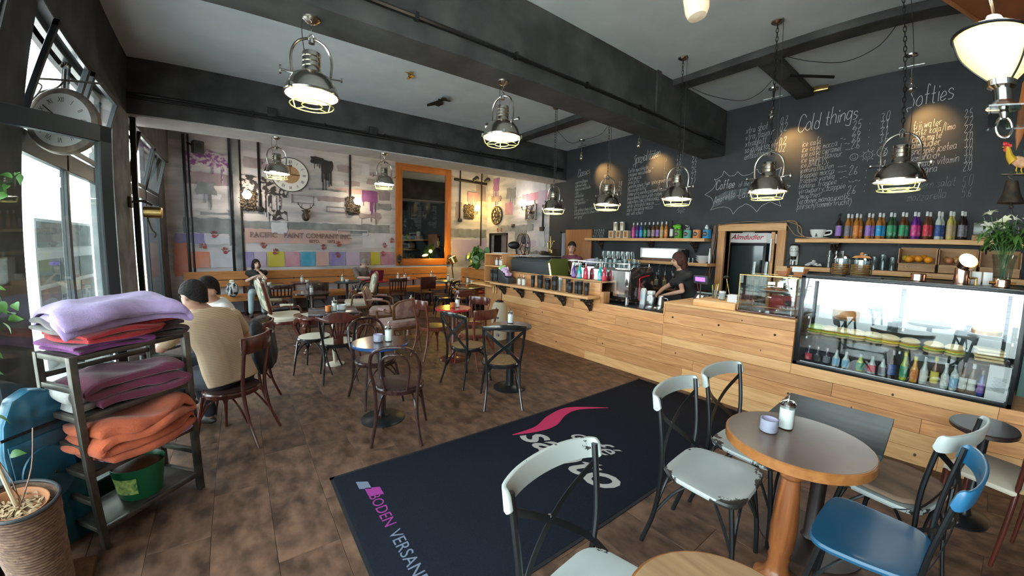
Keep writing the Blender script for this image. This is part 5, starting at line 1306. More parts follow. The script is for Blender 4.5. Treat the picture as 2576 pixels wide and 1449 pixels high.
def wood_chair(kind, label, loc, rz, frame='darkbrown', seat='leather', h=.82, rail=None, group=None, w=.2):
    t = thing('wooden_chair' if kind in ('slats', 'square') else 'bentwood_chair', label, 'chair', loc, rz, group)
    rail = rail or frame; sz = .45
    sq = kind in ('slats', 'square')
    if sq: MB().bb(-w, w, -.2, .2, sz - .03, sz).build('seat', seat, t, bev=.012)
    else:
        MB().lathe([(.185, sz - .045), (.205, sz - .04), (.21, sz - .01), (.2, sz), (.18, sz)], n=28, sy=.97).build('seat_ring', frame, t)
        MB().lathe([(.001, sz - .02), (.185, sz - .01), (.19, sz + .006), (.12, sz + .014), (.001, sz + .01)], n=28, sy=.97).build('seat', seat, t)
    for s in (-1, 1):
        MB().tube(smoothpts([(s * .205, .195, 0), (s * .18, .17, .2), (s * .155, .14, sz - .03)], 4), [.011] * 3 + [.014] * 6, 8).build('leg', frame, t)
        if kind != 'loop': MB().tube(smoothpts([(s * .19, -.27, 0), (s * .165, -.2, .22), (s * .165, -.175, sz), (s * .19, -.2, .66), (s * .2, -.235, h)], 5), [.012] * 6 + [.015] * 15, 8).build('back_post', frame, t)
        MB().tube(smoothpts([(s * .187, .175, .2), (s * .15, .1, .35), (s * .09, 0, .4), (s * .13, -.1, .35), (s * .165, -.19, .2)], 5), .008, 6).build('side_brace', frame, t)
    MB().tube(smoothpts([(-.187, .175, .2), (-.1, .16, .34), (0, .15, .4), (.1, .16, .34), (.187, .175, .2)], 5), .008, 6).build('front_brace', frame, t)
    if kind == 'loop':
        o_ = smoothpts([(-.2, -.27, 0), (-.165, -.21, .22), (-.17, -.18, sz), (-.195, -.2, .62), (-.175, -.235, .76), (-.09, -.26, h), (0, -.265, h + .012), (.09, -.26, h), (.175, -.235, .76), (.195, -.2, .62), (.17, -.18, sz), (.165, -.21, .22), (.2, -.27, 0)], 5)
        MB().tube(o_, .014, 8).build('back_hoop', frame, t)
        MB().tube(smoothpts([(-.085, -.19, sz), (-.11, -.2, .6), (-.1, -.225, .71), (-.05, -.24, .755), (0, -.245, .765), (.05, -.24, .755), (.1, -.225, .71), (.11, -.2, .6), (.085, -.19, sz)], 5), .01, 8).build('inner_hoop', frame, t)
    elif kind == 'cross':
        MB().tube(smoothpts([(-.21, -.23, h), (-.1, -.275, h + .02), (0, -.285, h + .025), (.1, -.275, h + .02), (.21, -.23, h)], 5), [1] * 21, sec=(.05, .02), up=(0, 1, 0)).build('top_rail', frame, t, bev=.004)
        for s in (-1, 1): MB().tube(smoothpts([(s * .195, -.235, h - .02), (s * .07, -.245, .7), (-s * .07, -.23, .58), (-s * .16, -.185, .47)], 5), [1] * 16, sec=(.03, .01), up=(0, 1, .2)).build('cross_strap', frame, t)
    elif kind == 'fan':
        c = [(-.24, .02), (-.17, .0), (-.09, .045), (0, .055), (.09, .045), (.17, .0), (.24, .02), (.24, -.02), (.13, -.06), (0, -.07), (-.13, -.06), (-.24, -.02)]
        mb = MB(); vs = []
        for y in (-.01, .01): vs += [(x, -.25 + y - .03 * (1 - (x / .24) ** 2), h - .01 + z) for x, z in c]
        n = len(c); mb.add(vs, [tuple(range(n)), tuple(range(2 * n - 1, n - 1, -1))] + [(i, n + i, n + (i + 1) % n, (i + 1) % n) for i in range(n)]); mb.build('top_rail', rail, t, bev=.004)
        for k in range(5):
            s = k - 2; MB().tube(smoothpts([(s * .02, -.185, sz), (s * .024, -.2, .56), (s * .05, -.235, h - .05)], 4), [.8] * 3 + [1] * 6, sec=(.018, .012), up=(0, 1, 0)).build('splat_rib', rail, t)
        MB().bb(-.055, .055, -.2, -.185, sz, .56).build('splat', rail, t, bev=.004)
    elif kind == 'rail':
        MB().tube(smoothpts([(-.205, -.2, h - .05), (-.14, -.25, h - .05), (0, -.275, h - .05), (.14, -.25, h - .05), (.205, -.2, h - .05)], 5), [1] * 21, sec=(.018, .13), up=(0, 0, 1)).build('top_rail', rail, t, bev=.005)
    elif kind == 'slats':
        MB().bb(-w, w, -.25, -.23, h - .08, h).build('top_rail', rail, t, bev=.006); MB().bb(-w, w, -.215, -.2, .52, .56).build('lower_rail', frame, t)
        for k in range(5): MB().tube([(-.13 + .065 * k, -.205, .56), (-.13 + .065 * k, -.24, h - .08)], [1, 1], sec=(.025, .01), up=(0, 1, 0)).build('slat', frame, t)
    elif kind == 'square':
        MB().prism([(-w - .01, h - .3), (w + .01, h - .3), (w + .02, h - .02), (w - .03, h), (-w + .03, h), (-w - .02, h - .02)], -.25, -.225, plane='xz').build('back_panel', rail, t, bev=.006)
    return t
wood_chair('loop', 'dark brown bentwood chair with double hoop back, nearest the blue table', (1.07, 3.0, 0), -28)
wood_chair('loop', 'dark brown bentwood hoop chair behind the blue table', (1.1, 3.78, 0), 187)
wood_chair('cross', 'black crossback chair with rattan seat, nearest the dark round table', (2.2, 3.08, 0), -30, 'black_lacquer', 'rattan', .83)
wood_chair('cross', 'black crossback chair with rattan seat left of the dark round table', (2.2, 3.78, 0), -75, 'black_lacquer', 'rattan', .83)
wood_chair('fan', 'black chair with dark red fan-shaped splat and cream seat', (.92, 4.72, 0), -8, 'black_lacquer', 'cream_seat', .8, 'mahogany')
wood_chair('rail', 'black chair with cream seat half hidden left of the fan-back chair', (.72, 5.12, 0), 60, 'black_lacquer', 'cream_seat', .74)
wood_chair('rail', 'red brown bentwood chair with broad curved rail, left of the red table', (2.3, 4.95, 0), -85, 'redbrown', 'leather', .84, 'mahogany')
wood_chair('rail', 'red brown bentwood chair in front of the red table', (2.62, 4.3, 0), 10, 'redbrown', 'rattan', .78, 'mahogany')
wood_chair('rail', 'red brown bentwood chair right behind the red table', (3.0, 5.05, 0), 110, 'redbrown', 'leather', .78, 'mahogany')
wood_chair('rail', 'glossy mahogany chair carrying the man in the striped shirt', (-.13, 3.62, 0), 62, 'mahogany', 'leather', .88, 'mahogany')
wood_chair('rail', 'mahogany chair of the white-shirted man, with a dark jacket over its back', (-.05, 4.35, 0), 72, 'mahogany', 'leather', .84, 'mahogany')
# back row
for kind, lbl, x, y, rz, fr, st, h, rl in [
    ('slats', 'dark wooden chair in front of the seated woman', .62, 8.75, 0, 'darkbrown', 'leather', .78, None), ('square', 'dark chair with broad square back before the second table from the left', 1.35, 8.85, -8, 'darkbrown', 'leather', .8, 'darkbrown'),
    ('loop', 'black hoop chair with red seat at the third table from the left', 2.3, 8.85, 20, 'black_lacquer', 'red_paint', .8, None), ('slats', 'dark red slatted chair opposite the man with the laptop', 3.05, 8.65, -5, 'mahogany', 'leather', .84, 'darkbrown'),
    ('square', 'dark red panel-back chair right of the laptop table', 3.8, 8.75, 8, 'mahogany', 'leather', .84, 'mahogany'), ('slats', 'black chair at the table below the mirror', 4.0, 8.1, 60, 'black_lacquer', 'leather', .8, None),
    ('cross', 'black crossback chair in front of the green table', 3.85, 7.55, 40, 'black_lacquer', 'leather', .8, None), ('square', 'small orange brown chair at the side bench', 4.2, 7.3, -10, 'redbrown', 'leather', .76, 'door_wood'),
    ('rail', 'reddish chair nearest the shelf unit', 3.6, 6.45, -10, 'redbrown', 'leather', .76, 'mahogany'), ('rail', 'dark chair at the dark round table beyond the tapestry armchair', 1.75, 8.1, 90, 'darkbrown', 'leather', .74, 'darkbrown')]:
    wood_chair(kind, lbl, (x, y, 0), rz, fr, st, h, rl)

def armchair(label, loc, rz, fab='pink_fabric', wood='walnut', h=.86, wing=False, sz=.42, w=.27):
    t = thing('armchair', label, 'armchair', loc, rz)
    n = 24; P = seat_poly(w * 2, .5, .06, 24)
    MB().prism(ins(P, 1.02), sz - .07, sz - .02).build('seat_rail', wood, t, bev=.01)
    MB().add(*(lambda vs: (vs, [tuple(range(n - 1, -1, -1))] + [(k * n + i, k * n + (i + 1) % n, (k + 1) * n + (i + 1) % n, (k + 1) * n + i) for k in range(3) for i in range(n)] + [tuple(3 * n + i for i in range(n))]))([(x * f, y * f, z) for f, z in ((.97, sz - .02), (1.0, sz + .02), (.93, sz + .05), (.5, sz + .065)) for x, y in P])).build('seat', fab if fab != 'tapestry' else 'cream_seat', t)
    bw = w * .88; zb, zt = sz + .1, h
    O = [(-bw * .92, zb), (bw * .92, zb), (bw, (zb + zt) / 2), (bw * 1.04, zt - .06), (bw * .7, zt), (0, zt + .03), (-bw * .7, zt), (-bw * 1.04, zt - .06), (-bw, (zb + zt) / 2)]
    def back(poly, y0, y1):
        tilt = lambda z: -.23 - (z - sz) * .22
        m = len(poly); vs = [(x, tilt(z) + yy, z) for yy in (y0, y1) for x, z in poly]
        return MB().add(vs, [tuple(range(m)), tuple(range(2 * m - 1, m - 1, -1))] + [(i, m + i, m + (i + 1) % m, (i + 1) % m) for i in range(m)])
    back(O, -.03, .01).build('back_frame', wood, t, bev=.012)
    Q = [(x * .84, (zb + zt) / 2 + (z - (zb + zt) / 2) * .84) for x, z in O]
    back(Q, -.045, .04).build('back_cushion', fab, t, bev=.018)
    for s in (-1, 1):
        MB().tube(smoothpts([(s * w * .9, .22, sz - .05), (s * (w * .95), .25, .25), (s * w * .86, .23, .08), (s * w * .95, .27, 0)], 4), [.035, .034, .032, .028, .025, .023, .021, .02, .018, .018, .02, .026, .028], 8).build('leg', wood, t)
        MB().tube(smoothpts([(s * w * .75, -.24, sz - .05), (s * w * .77, -.27, .2), (s * w * .8, -.32, 0)], 4), [.024] * 5 + [.017] * 4, 8).build('leg', wood, t)
        MB().tube(smoothpts([(s * w * .95, -.27, sz + .22), (s * w * 1.1, -.1, sz + .23), (s * w * 1.08, .1, sz + .2), (s * w * 1.0, .14, sz + .1), (s * w * .98, .16, sz - .04)], 5), .017, 8).build('arm', wood, t)
        MB().tube([(s * w * 1.07, -.16, sz + .245), (s * w * 1.1, .02, sz + .235)], [.024, .022], 8).build('arm_pad', fab, t)
        if wing: back([(s * bw * 1.0, zb), (s * bw * 1.18, zb + .2), (s * bw * 1.15, zt - .05), (s * bw * .95, zt)], .0, .13).build('wing', fab, t, bev=.015)
    return t
armchair('pink brocade armchair seen from behind, right of the small round table', (1.98, 5.55, 0), 8, h=.8)
armchair('pink brocade armchair facing the camera side, left of the small round table', (2.15, 6.75, 0), -115, h=.84)
armchair('high-backed armchair with leaf tapestry on the left, carved dark legs', (.55, 6.75, 0), -82, 'tapestry', 'mahogany', 1.08, False, .44, .32)
armchair('high-backed beige tapestry armchair right of the coffee table, seen from the side', (1.92, 7.7, 0), 82, 'tapestry', 'walnut', 1.05, False, .44, .3)

# ---------------------------------------------------------------- tables
def round_table(label, loc, r, h, top='dark_top', edge=None, pole='black_metal', base=.22, th=.03, wood_leg=False, pr=.03):
    t = thing('round_table', label, 'table', loc)
    MB().lathe([(r - .012, h - th), (r, h - th + .006), (r, h - .006), (r - .006, h)], n=40).build('table_edge', edge or top, t)
    MB().lathe([(r - .008, h - .002), (r - .01, h + .001), (.001, h + .001)], n=40).build('tabletop', top, t)
    if wood_leg:
        MB().lathe([(.1, 0), (.1, .02), (.06, .05), (.05, .08), (.045, .12), (.05, .14), (.045, .16), (.055, .2), (.058, .3), (.048, .45), (.038, .56), (.05, .575), (.04, .59), (.052, .61), (.052, .64), (.04, .655), (.05, h - th)], n=20).build('turned_leg', 'chestnut', t)
    else:
        MB().lathe([(base, 0), (base, .008), (base * .9, .02), (.05, .04), (pr, .07), (pr, h - th - .01), (.09, h - th - .008), (.09, h - th)], n=28).build('pedestal', pole, t)
    return t
mat('brown_top', (.2, .125, .09), .3, col2=(.15, .09, .062), scale=4, coat=.25); woodm('edge_orange', (.42, .17, .05), (.3, .11, .03), 'x', .3, 0, .3)
round_table('thick round wooden table with turned leg and brown top in the right foreground', (2.03, .45, 0), .3, .765, 'brown_top', 'edge_orange', wood_leg=True, th=.05)
round_table('small round wooden table at the bottom edge beside the nearest chair', (.85, .26, 0), .24, .75, 'crate_wood', 'edge_orange', th=.04)
t = thing('square_table', 'dark blue grey rectangular table behind the round brown one', 'table', (2.49, .42, 0), 2)
MB().bb(-.29, .29, -.25, .25, .71, .738).build('tabletop', mat('slate_top', (.03, .05, .058), .45, col2=(.016, .026, .03), scale=3, stretch=(6, .8, 1), spec=.35), t, bev=.003)
MB().lathe([(.26, 0), (.26, .01), (.05, .03), (.038, .05), (.038, .71)], n=28).build('pedestal', mat('brownblack', (.03, .018, .016), .4), t)
round_table('round table with dark top and blue edge between two hoop chairs', (1.02, 3.33, 0), .255, .74, 'dark_top', 'blue_paint', 'gunmetal', .2)
round_table('dark round table close to the counter', (2.5, 3.33, 0), .235, .74, 'dark_top', None, 'black_metal', .19, pr=.045)
round_table('bright red round table between red brown chairs', (2.47, 4.65, 0), .255, .75, 'red_paint', 'red_paint', 'mahogany', .2)
round_table('small low dark round table between the pink armchairs', (2.4, 6.2, 0), .27, .58, 'dark_top', 'walnut', 'walnut', .2)
round_table('dark round table beyond the tapestry armchair', (1.12, 8.05, 0), .34, .66, 'dark_top', 'darkbrown', 'darkbrown', .25)
for x, y, lbl, top, r_ in [(.45, 9.2, 'dark table before the seated woman', 'dark_top', .3), (1.22, 9.45, 'narrow brown table second from the left at the bench', 'darkbrown', .3), (2.05, 9.2, 'round slate table third from the left at the bench', 'slate_top', .28), (2.75, 9.15, 'red table under the open laptop', 'red_paint', .28), (3.4, 9.25, 'red table right of the laptop table', 'red_paint', .26), (4.25, 9.35, 'dark table below the mirror', 'darkbrown', .28), (4.3, 8.45, 'green topped table by the corner of the benches', 'green_top', .3), (4.42, 7.7, 'brown table at the side bench', 'darkbrown', .28), (4.0, 6.9, 'dark table nearest the shelf unit', 'dark_top', .28)]:
    if 'round' in lbl or 'red' in lbl: round_table(lbl, (x, y, 0), r_, .74, top)
    else:
        t = thing('square_table', lbl, 'table', (x, y, 0), 3); MB().bb(-r_, r_, -.27, .27, .715, .74).build('tabletop', top, t, bev=.004); MB().lathe([(.2, 0), (.2, .01), (.03, .03), (.025, .715)], n=16).build('pedestal', 'black_metal', t)
# coffee table with cabriole legs
ct = thing('coffee_table', 'carved mahogany coffee table with cabriole claw-foot legs', 'table', (1.1, 6.25, 0), 8)
MB().prism([(x * 1, y) for x, y in seat_poly(.95, .62, 0, 32)], .5, .53).build('tabletop', 'mahogany', ct, bev=.006)
MB().prism(seat_poly(.85, .5, 0, 24), .42, .5).build('apron', 'mahogany', ct)
for sx in (-1, 1):
    for sy in (-1, 1):
        MB().tube(smoothpts([(sx * .36, sy * .2, .47), (sx * .44, sy * .27, .36), (sx * .38, sy * .22, .15), (sx * .42, sy * .25, .04)], 4), [.04, .043, .045, .042, .04, .036, .03, .026, .022, .02, .019, .022, .026], 8).sph((sx * .43, sy * .26, .025), (.035, .035, .026), 10, 6).build('leg', 'mahogany', ct)
MB().prism(seat_poly(.7, .3, 0, 20), .17, .19).build('lower_shelf', 'mahogany', ct)
o = MB().box((0, 0, 0), (.42, .3, .006), (0, 0, 12)).build('napkin_cloth', 'cream'); o.location = (.95, 6.3, .534); tag(o, 'white placemat lying on the coffee table', 'placemat')
o = MB()
for k in range(3): o.box((.03 * k, -.02 * k, .004 + .006 * k), (.28, .2, .004), (0, 0, 15 * k - 10))
o = o.build('magazine_pile', 'dark_plastic'); o.location = (.95, 6.12, .537); tag(o, 'dark magazines spread on the coffee table', 'magazines')
def cup(loc, label):
    t = thing('coffee_cup', label, 'cup', loc)
    MB().lathe([(.001, 0), (.045, .003), (.07, .012), (.07, .015), (.04, .008), (.001, .006)], n=20).build('saucer', 'white_gloss', t)
    MB().shell([(.025, .008), (.038, .03), (.042, .065)], n=18, t=.003).build('cup', 'white_gloss', t)
    MB().tube(smoothpts([(.038, 0, .055), (.062, 0, .05), (.058, 0, .028), (.036, 0, .025)], 4), .005, 6).build('handle', 'white_gloss', t)
cup((1.3, 6.4, .53), 'white coffee cup on the coffee table')
t = thing('square_table', 'dark square table behind the fan-back chair', 'table', (.98, 5.25, 0), -8); MB().bb(-.3, .3, -.28, .28, .715, .745).build('tabletop', 'dark_top', t, bev=.004); MB().lathe([(.12, 0), (.12, .015), (.02, .04), (.03, .2), (.018, .3), (.03, .5), (.02, .715)], n=16).build('pedestal', 'cream_seat', t)

# on the tables
shaker((1.94 + .16, .52, .766), 'sugar shaker on the thick brown table beside the lilac candle'); candle_cup((1.99, .56, .766), 'lilac candle glass on the thick brown table', r=.042, h=.07)
shaker((1.09, 3.31, .741), 'sugar shaker on the blue-edged table'); candle_cup((1.0, 3.33, .741), 'lilac candle glass on the blue-edged table', r=.045, h=.075)
shaker((2.56, 3.42, .741), 'sugar shaker on the dark round table by the counter')
shaker((2.54, 4.65, .751), 'sugar shaker on the red table in the middle of the room'); candle_cup((2.45, 4.63, .751), 'orange candle glass on the red table', 'candle_orange', .04, .075)
shaker((.98, 5.14, .746), 'sugar shaker behind the fan-back chair'); candle_cup((.9, 5.12, .746), 'orange candle glass behind the fan-back chair', 'candle_orange', .04, .085); small_pot((1.08, 5.2, .746), 'grey dish with white napkins behind the fan-back chair', 'cupw', .06, .07, 'napkin_dish', 'dish', None)
shaker((2.42, 6.1, .581), 'sugar shaker on the low table between the pink armchairs'); small_pot((2.3, 6.15, .581), 'small glass jar on the low table between the pink armchairs', 'cupw', .03, .08, 'glass_jar', 'jar', None)
shaker((1.1, 7.95, .661), 'sugar shaker on the dark round table beyond the tapestry armchair')
for x, y, w_ in [(.35, 9.15, 'in front of the seated woman'), (1.12, 9.45, 'on the narrow brown bench table'), (1.95, 9.2, 'on the slate bench table'), (3.3, 9.2, 'left on the red table right of the laptop'), (3.52, 9.3, 'right on the red table right of the laptop'), (4.3, 9.35, 'on the table below the mirror'), (4.35, 8.45, 'on the green topped table'), (4.48, 7.7, 'on the brown table at the side bench')]:
    shaker((x, y, .741), 'sugar shaker ' + w_)
    small_pot((x + .1, y - .02, .741), 'small white pot beside the sugar shaker ' + w_, 'candle_white', .04, .05)
candle_cup((4.0, 6.9, .741), 'brown candle glass on the dark table nearest the shelf unit', 'candle_orange', .035, .06)

# dark turned chair and small round table at the far right edge
t = thing('turned_chair', 'dark turned wooden chair with cream seat at the right edge', 'chair', (3.2, -.33, 0), -20)
for s in (-1, 1):
    MB().lathe([(.016, 0), (.02, .2), (.02, .44), (.014, .46), (.02, .48), (.018, .66), (.024, .68), (.02, .7), (.024, .73), (.01, .75)], (s * .19, -.19, 0), 12).build('back_post', 'mahogany', t)
    MB().lathe([(.014, 0), (.02, .2), (.022, .3), (.016, .32), (.022, .44)], (s * .19, .19, 0), 12).build('leg', 'mahogany', t)
MB().bb(-.21, .21, -.2, .21, .43, .46).build('seat', 'cream_seat', t, bev=.01)
for z in (.54, .7): MB().tube([(-.19, -.19, z), (0, -.2, z), (.19, -.19, z)], [.01, .016, .01], 8).build('back_rail', 'mahogany', t)
for k in range(6): MB().tube([(-.14 + .056 * k, -.195, .54), (-.14 + .056 * k, -.195, .7)], .006, 6).build('spindle', 'mahogany', t)
round_table('small dark brown round table by the counter at the right edge', (3.45, -.25, 0), .2, .63, 'brownblack', None, 'black_metal', .17)

# ---------------------------------------------------------------- benches
def planks_bench(name, label, loc, rz, L_, seat_z=.45, back=((.62, .76), (.78, .97)), depth=.48, splits=3, m='bench_wood'):
    t = thing(name, label, 'bench', loc, rz)
    for (z0, z1) in back:
        c = sorted([0, L_] + [L_ * (k + 1) / splits + .2 * math.sin(z0 * 40 + k) for k in range(splits - 1)])
        for a, b in zip(c, c[1:]): MB().bb(a + .004, b - .004, -.07, -.035, z0, z1).build('back_plank', m, t, bev=.004, seg=1)
    for k in range(4): MB().bb(0, L_, -depth - .04 + k * .12, -depth + .07 + k * .12, seat_z - .035, seat_z).build('seat_plank', m, t, bev=.004, seg=1)
    MB().bb(0, L_, -depth - .045, -depth - .02, seat_z - .12, seat_z - .035).build('front_board', m, t, bev=.004, seg=1)
    n_ = int(L_ / 1.1) + 1
    for k in range(n_ + 1):
        x = .03 + (L_ - .08) * k / n_; MB().bb(x, x + .04, -depth, -.03, 0, seat_z - .036).bb(x, x + .04, -.035, 0, 0, .95).build('support', 'darkbrown', t)
    return t
planks_bench('plank_bench', 'long orange plank bench along the painted back wall', (-1.1, YB - .045, 0), 0, 6.35, splits=4)
sb = planks_bench('side_bench', 'plank bench with planter running forward from the mirror to the shelf unit', (5.25, 9.3, 0), -90, 2.6, back=((.56, .72), (.745, .98)), splits=1)
for z0 in (.72,): MB().bb(.0, 2.6, 0, .03, .5, .98).bb(0, 2.6, .25, .28, .5, .98).bb(0, .03, 0, .28, .5, .98).bb(0, 2.6, 0, .28, .5, .55).build('planter_box', 'bench_wood', sb)
MB().bb(.03, 2.57, .03, .25, .55, .93).build('soil', 'knot', sb)
t = thing('seat_cushion', 'flat red cushion on the side bench', 'cushion', (4.98, 8.2, .45)); MB().bb(-.2, .2, -.5, .5, 0, .05).build('cushion', 'red_paint', t, bev=.02)
t = thing('seat_cushion', 'folded pinkish blanket lying on the side bench', 'blanket', (4.98, 7.3, .45)); MB().bb(-.2, .2, -.2, .2, 0, .04).bb(-.18, .18, -.18, .17, .04, .07).build('blanket', 'pink_fabric', t, bev=.015)
# planter plant
pl = thing('planter_plant', 'round-leaved green plant growing in the side bench planter', 'plant', (5.38, 8.78, .93))
rp = random.Random(9); t = MB()
for k in range(44):
    a, q = rp.uniform(0, 6.28), rp.uniform(.02, .32); e = Vector((q * .7 * math.cos(a), q * 1.4 * math.sin(a), rp.uniform(.12, .6) + (.25 if k in (0, 1) else 0)))
    t.tube(smoothpts([(0, 0, 0), e * .5 + Vector((0, 0, .08)), e], 3), .006, 5)
    lf = MB(); r_ = rp.uniform(.07, .115)
    lf.lathe([(.001, .02), (r_ * .5, .008), (r_ * .9, 0), (r_, .012), (r_ * .97, .018), (r_ * .5, .014), (.001, .026)], n=12, sy=.85)
    o = lf.build('leaf', 'leaf', pl); o.location = e; o.rotation_euler = (rp.uniform(-1, 1), rp.uniform(-1.5, -.4), rp.uniform(-1, 1))
t.build('stems', 'leaf', pl)
# ---------------------------------------------------------------- pendant lamps
_pend = {}
def link_chain(L_, n=None):
    t = MB(); n = int(L_ / .043); s_ = L_ / n
    for k in range(n):
        c = -s_ * (k + .5); pts = []
        for q in range(8):
            a = 2 * PI * q / 8; u, v = .0125 * math.cos(a), .029 * math.sin(a)
            pts.append((u, 0, c + v) if k % 2 else (0, u, c + v))
        t.tube(pts, .0035, 4, closed=True)
    return t
def pendant(loc, rz, label, chain=1.33, group='industrial pendant lamps'):
    t = thing('pendant_lamp', label, 'lamp', loc, rz, group)
    z0 = -chain
    if 'c' not in _pend:
        d = {}
        d['canopy'] = (MB().lathe([(.062, 0), (.06, -.012), (.035, -.03), (.012, -.036)], n=20), 'nickel')
        d['shackle'] = (MB().tube([(-.018, 0, -.04), (-.02, 0, .0), (0, 0, .025), (.02, 0, .0), (.018, 0, -.04)], .006, 6).cyl((0, 0, -.05), .022, .03, 12), 'chrome')
        d['yoke'] = (MB().tube(smoothpts([(-.13, 0, -.27), (-.135, 0, -.14), (-.09, 0, -.05), (0, 0, -.015), (.09, 0, -.05), (.135, 0, -.14), (.13, 0, -.27)], 6), .0095, 8), 'nickel')
        d['neck'] = (MB().lathe([(.062, -.12), (.064, -.125), (.064, -.15), (.06, -.155), (.064, -.16), (.064, -.185), (.06, -.19), (.064, -.195), (.064, -.22), (.06, -.225), (.064, -.23), (.07, -.265)][::-1], n=28), 'nickel')
        d['dome'] = (MB().lathe([(.068, -.262), (.09, -.268), (.13, -.295), (.165, -.345), (.182, -.395), (.188, -.415), (.193, -.418), (.192, -.43), (.18, -.43), (.172, -.39), (.15, -.34), (.11, -.3), (.06, -.285)], n=40), 'nickel')
        d['pivot'] = (MB().tube([(-.2, 0, -.275), (-.1, 0, -.28)], .008, 8), 'chrome'); d['pivot_'] = (MB().tube([(.2, 0, -.275), (.1, 0, -.28)], .008, 8), 'chrome')
        d['wing_nut'] = (MB().lathe([(.024, -.006), (.024, .006)], (-.205, 0, -.275), 10, rot=(0, 90, 0), sx=1.4), 'nickel'); d['wing_nut_'] = (MB().lathe([(.016, -.006), (.016, .006)], (.205, 0, -.275), 10, rot=(0, 90, 0)), 'nickel')
        d['diffuser'] = (MB().lathe([(.174, -.418), (.1, -.426), (.001, -.43)], n=32), 'white_glow')
        c = MB().tube([(.07 * math.cos(2 * PI * k / 16), .07 * math.sin(2 * PI * k / 16), -.5) for k in range(16)], .004, 5, closed=True)
        for k in range(4):
            a = PI / 4 + k * PI / 2; cx, cy = math.cos(a), math.sin(a)
            c.tube([(.187 * cx, .187 * cy, -.425), (.165 * cx, .165 * cy, -.49), (.15 * cx, .15 * cy, -.5), (.07 * cx, .07 * cy, -.5)], .004, 5)
        c.tube([(.15 * math.cos(2 * PI * k / 20), .15 * math.sin(2 * PI * k / 20), -.5) for k in range(20)], .004, 5, closed=True)
        d['guard'] = (c, 'reflector')
        b_ = MB()
        for k in range(4):
            a = PI / 4 + k * PI / 2; b_.box((.193 * math.cos(a), .193 * math.sin(a), -.415), (.02, .02, .035), (0, 0, math.degrees(a)))
        d['clips'] = (b_, 'chrome')
        for k, (mb, m) in d.items(): _pend[k] = mb.build(k.strip('_'), m, mesh_only=True)
        _pend['c'] = 1
    for k, me in _pend.items():
        if k == 'c': continue
        o = bpy.data.objects.new(k.strip('_'), me); COL.objects.link(o); o.parent = t
        if k != 'canopy': o.location = (0, 0, z0)
        if k in ('clips', 'guard'): o['kind'] = 'stuff'
    if chain > .3: o = link_chain(chain - .06).build('chain', 'gunmetal', t, smooth=True); o.location = (0, 0, -.03)
    else: o = link_chain(chain - .05).build('chain', 'nickel', t); o.location = (0, 0, -.03)
    o['kind'] = 'stuff'
    MB().tube(smoothpts([(-.06, .03, .0), (-.065, .03, z0 * .7), (-.05, .02, z0 - .1)], 4), .003, 5).build('cord', 'black_plastic', t)
    return t
for k, y in enumerate((.47, 1.51, 2.55, 3.68, 4.85)):
    pendant((4.51, y, HC), 90 + (k * 37) % 11, ['chained pendant lamp in front of the softies list, rightmost over the counter', 'chained pendant lamp in front of the chalk star, second from the right', 'chained pendant lamp hanging before the latte list, middle of the counter row', 'chained pendant lamp below the Classics heading, second from the left', 'chained pendant lamp before the corner of the grey and black walls'][k])
pendant((.47, 3.15, 3.27), -8, 'large pendant lamp under the big beam, nearest on the left', .13)
pendant((2.2, 3.15, 3.27), -75, 'pendant lamp under the big beam, right one', .13)
pendant((.51, 6.93, 3.27), 5, 'pendant lamp under the far beam in front of the white wall clock', .13)
pendant((2.23, 6.93, 3.27), 0, 'pendant lamp under the far beam beside the tall mirror', .13)

# spot lamps that light the chalk menu
for k, (y, yw) in enumerate([(5.9, 5.62), (4.4, 4.25), (2.12, 1.95), (.59, .42)]):
    t = thing('spot_lamp', 'small chrome ceiling spot lamp above the %s' % ['Classics heading', 'Spezialitäten heading, half hidden by the big beam', 'Cold things heading', 'Softies heading'][k], 'lamp', (6.3, y, HC), 0)
    MB().lathe([(.07, 0), (.065, -.015), (.02, -.03), (.012, -.1)], n=18).build('canopy', 'chrome', t)
    MB().tube([(0, -.13, -.13), (0, .13, -.13)], .007, 8).build('cross_bar', 'chrome', t)
    MB().tube([(0, 0, -.1), (0, 0, -.28)], .006, 6).build('stem', 'chrome', t)
    MB().lathe([(.014, 0), (.028, -.02), (.02, -.03), (.028, -.04), (.02, -.05), (.028, -.06), (.014, -.08)], (0, 0, -.27), 14).build('heatsink', 'chrome', t)
    MB().sph((0, 0, -.4), (.045, .045, .055), 16, 10).build('head', 'chrome', t)
    sp = bpy.data.lights.new('spot_light', 'SPOT'); sp.energy = 44; sp.color = (1, .55, .18); sp.spot_size = R(62); sp.spot_blend = .9; sp.shadow_soft_size = .03
    so_ = bpy.data.objects.new('spot_light', sp); COL.objects.link(so_); so_.location = (6.3, y, HC - .46)
    d = Vector((XE, yw, 3.28)) - so_.location; so_.rotation_euler = d.to_track_quat('-Z', 'Y').to_euler()

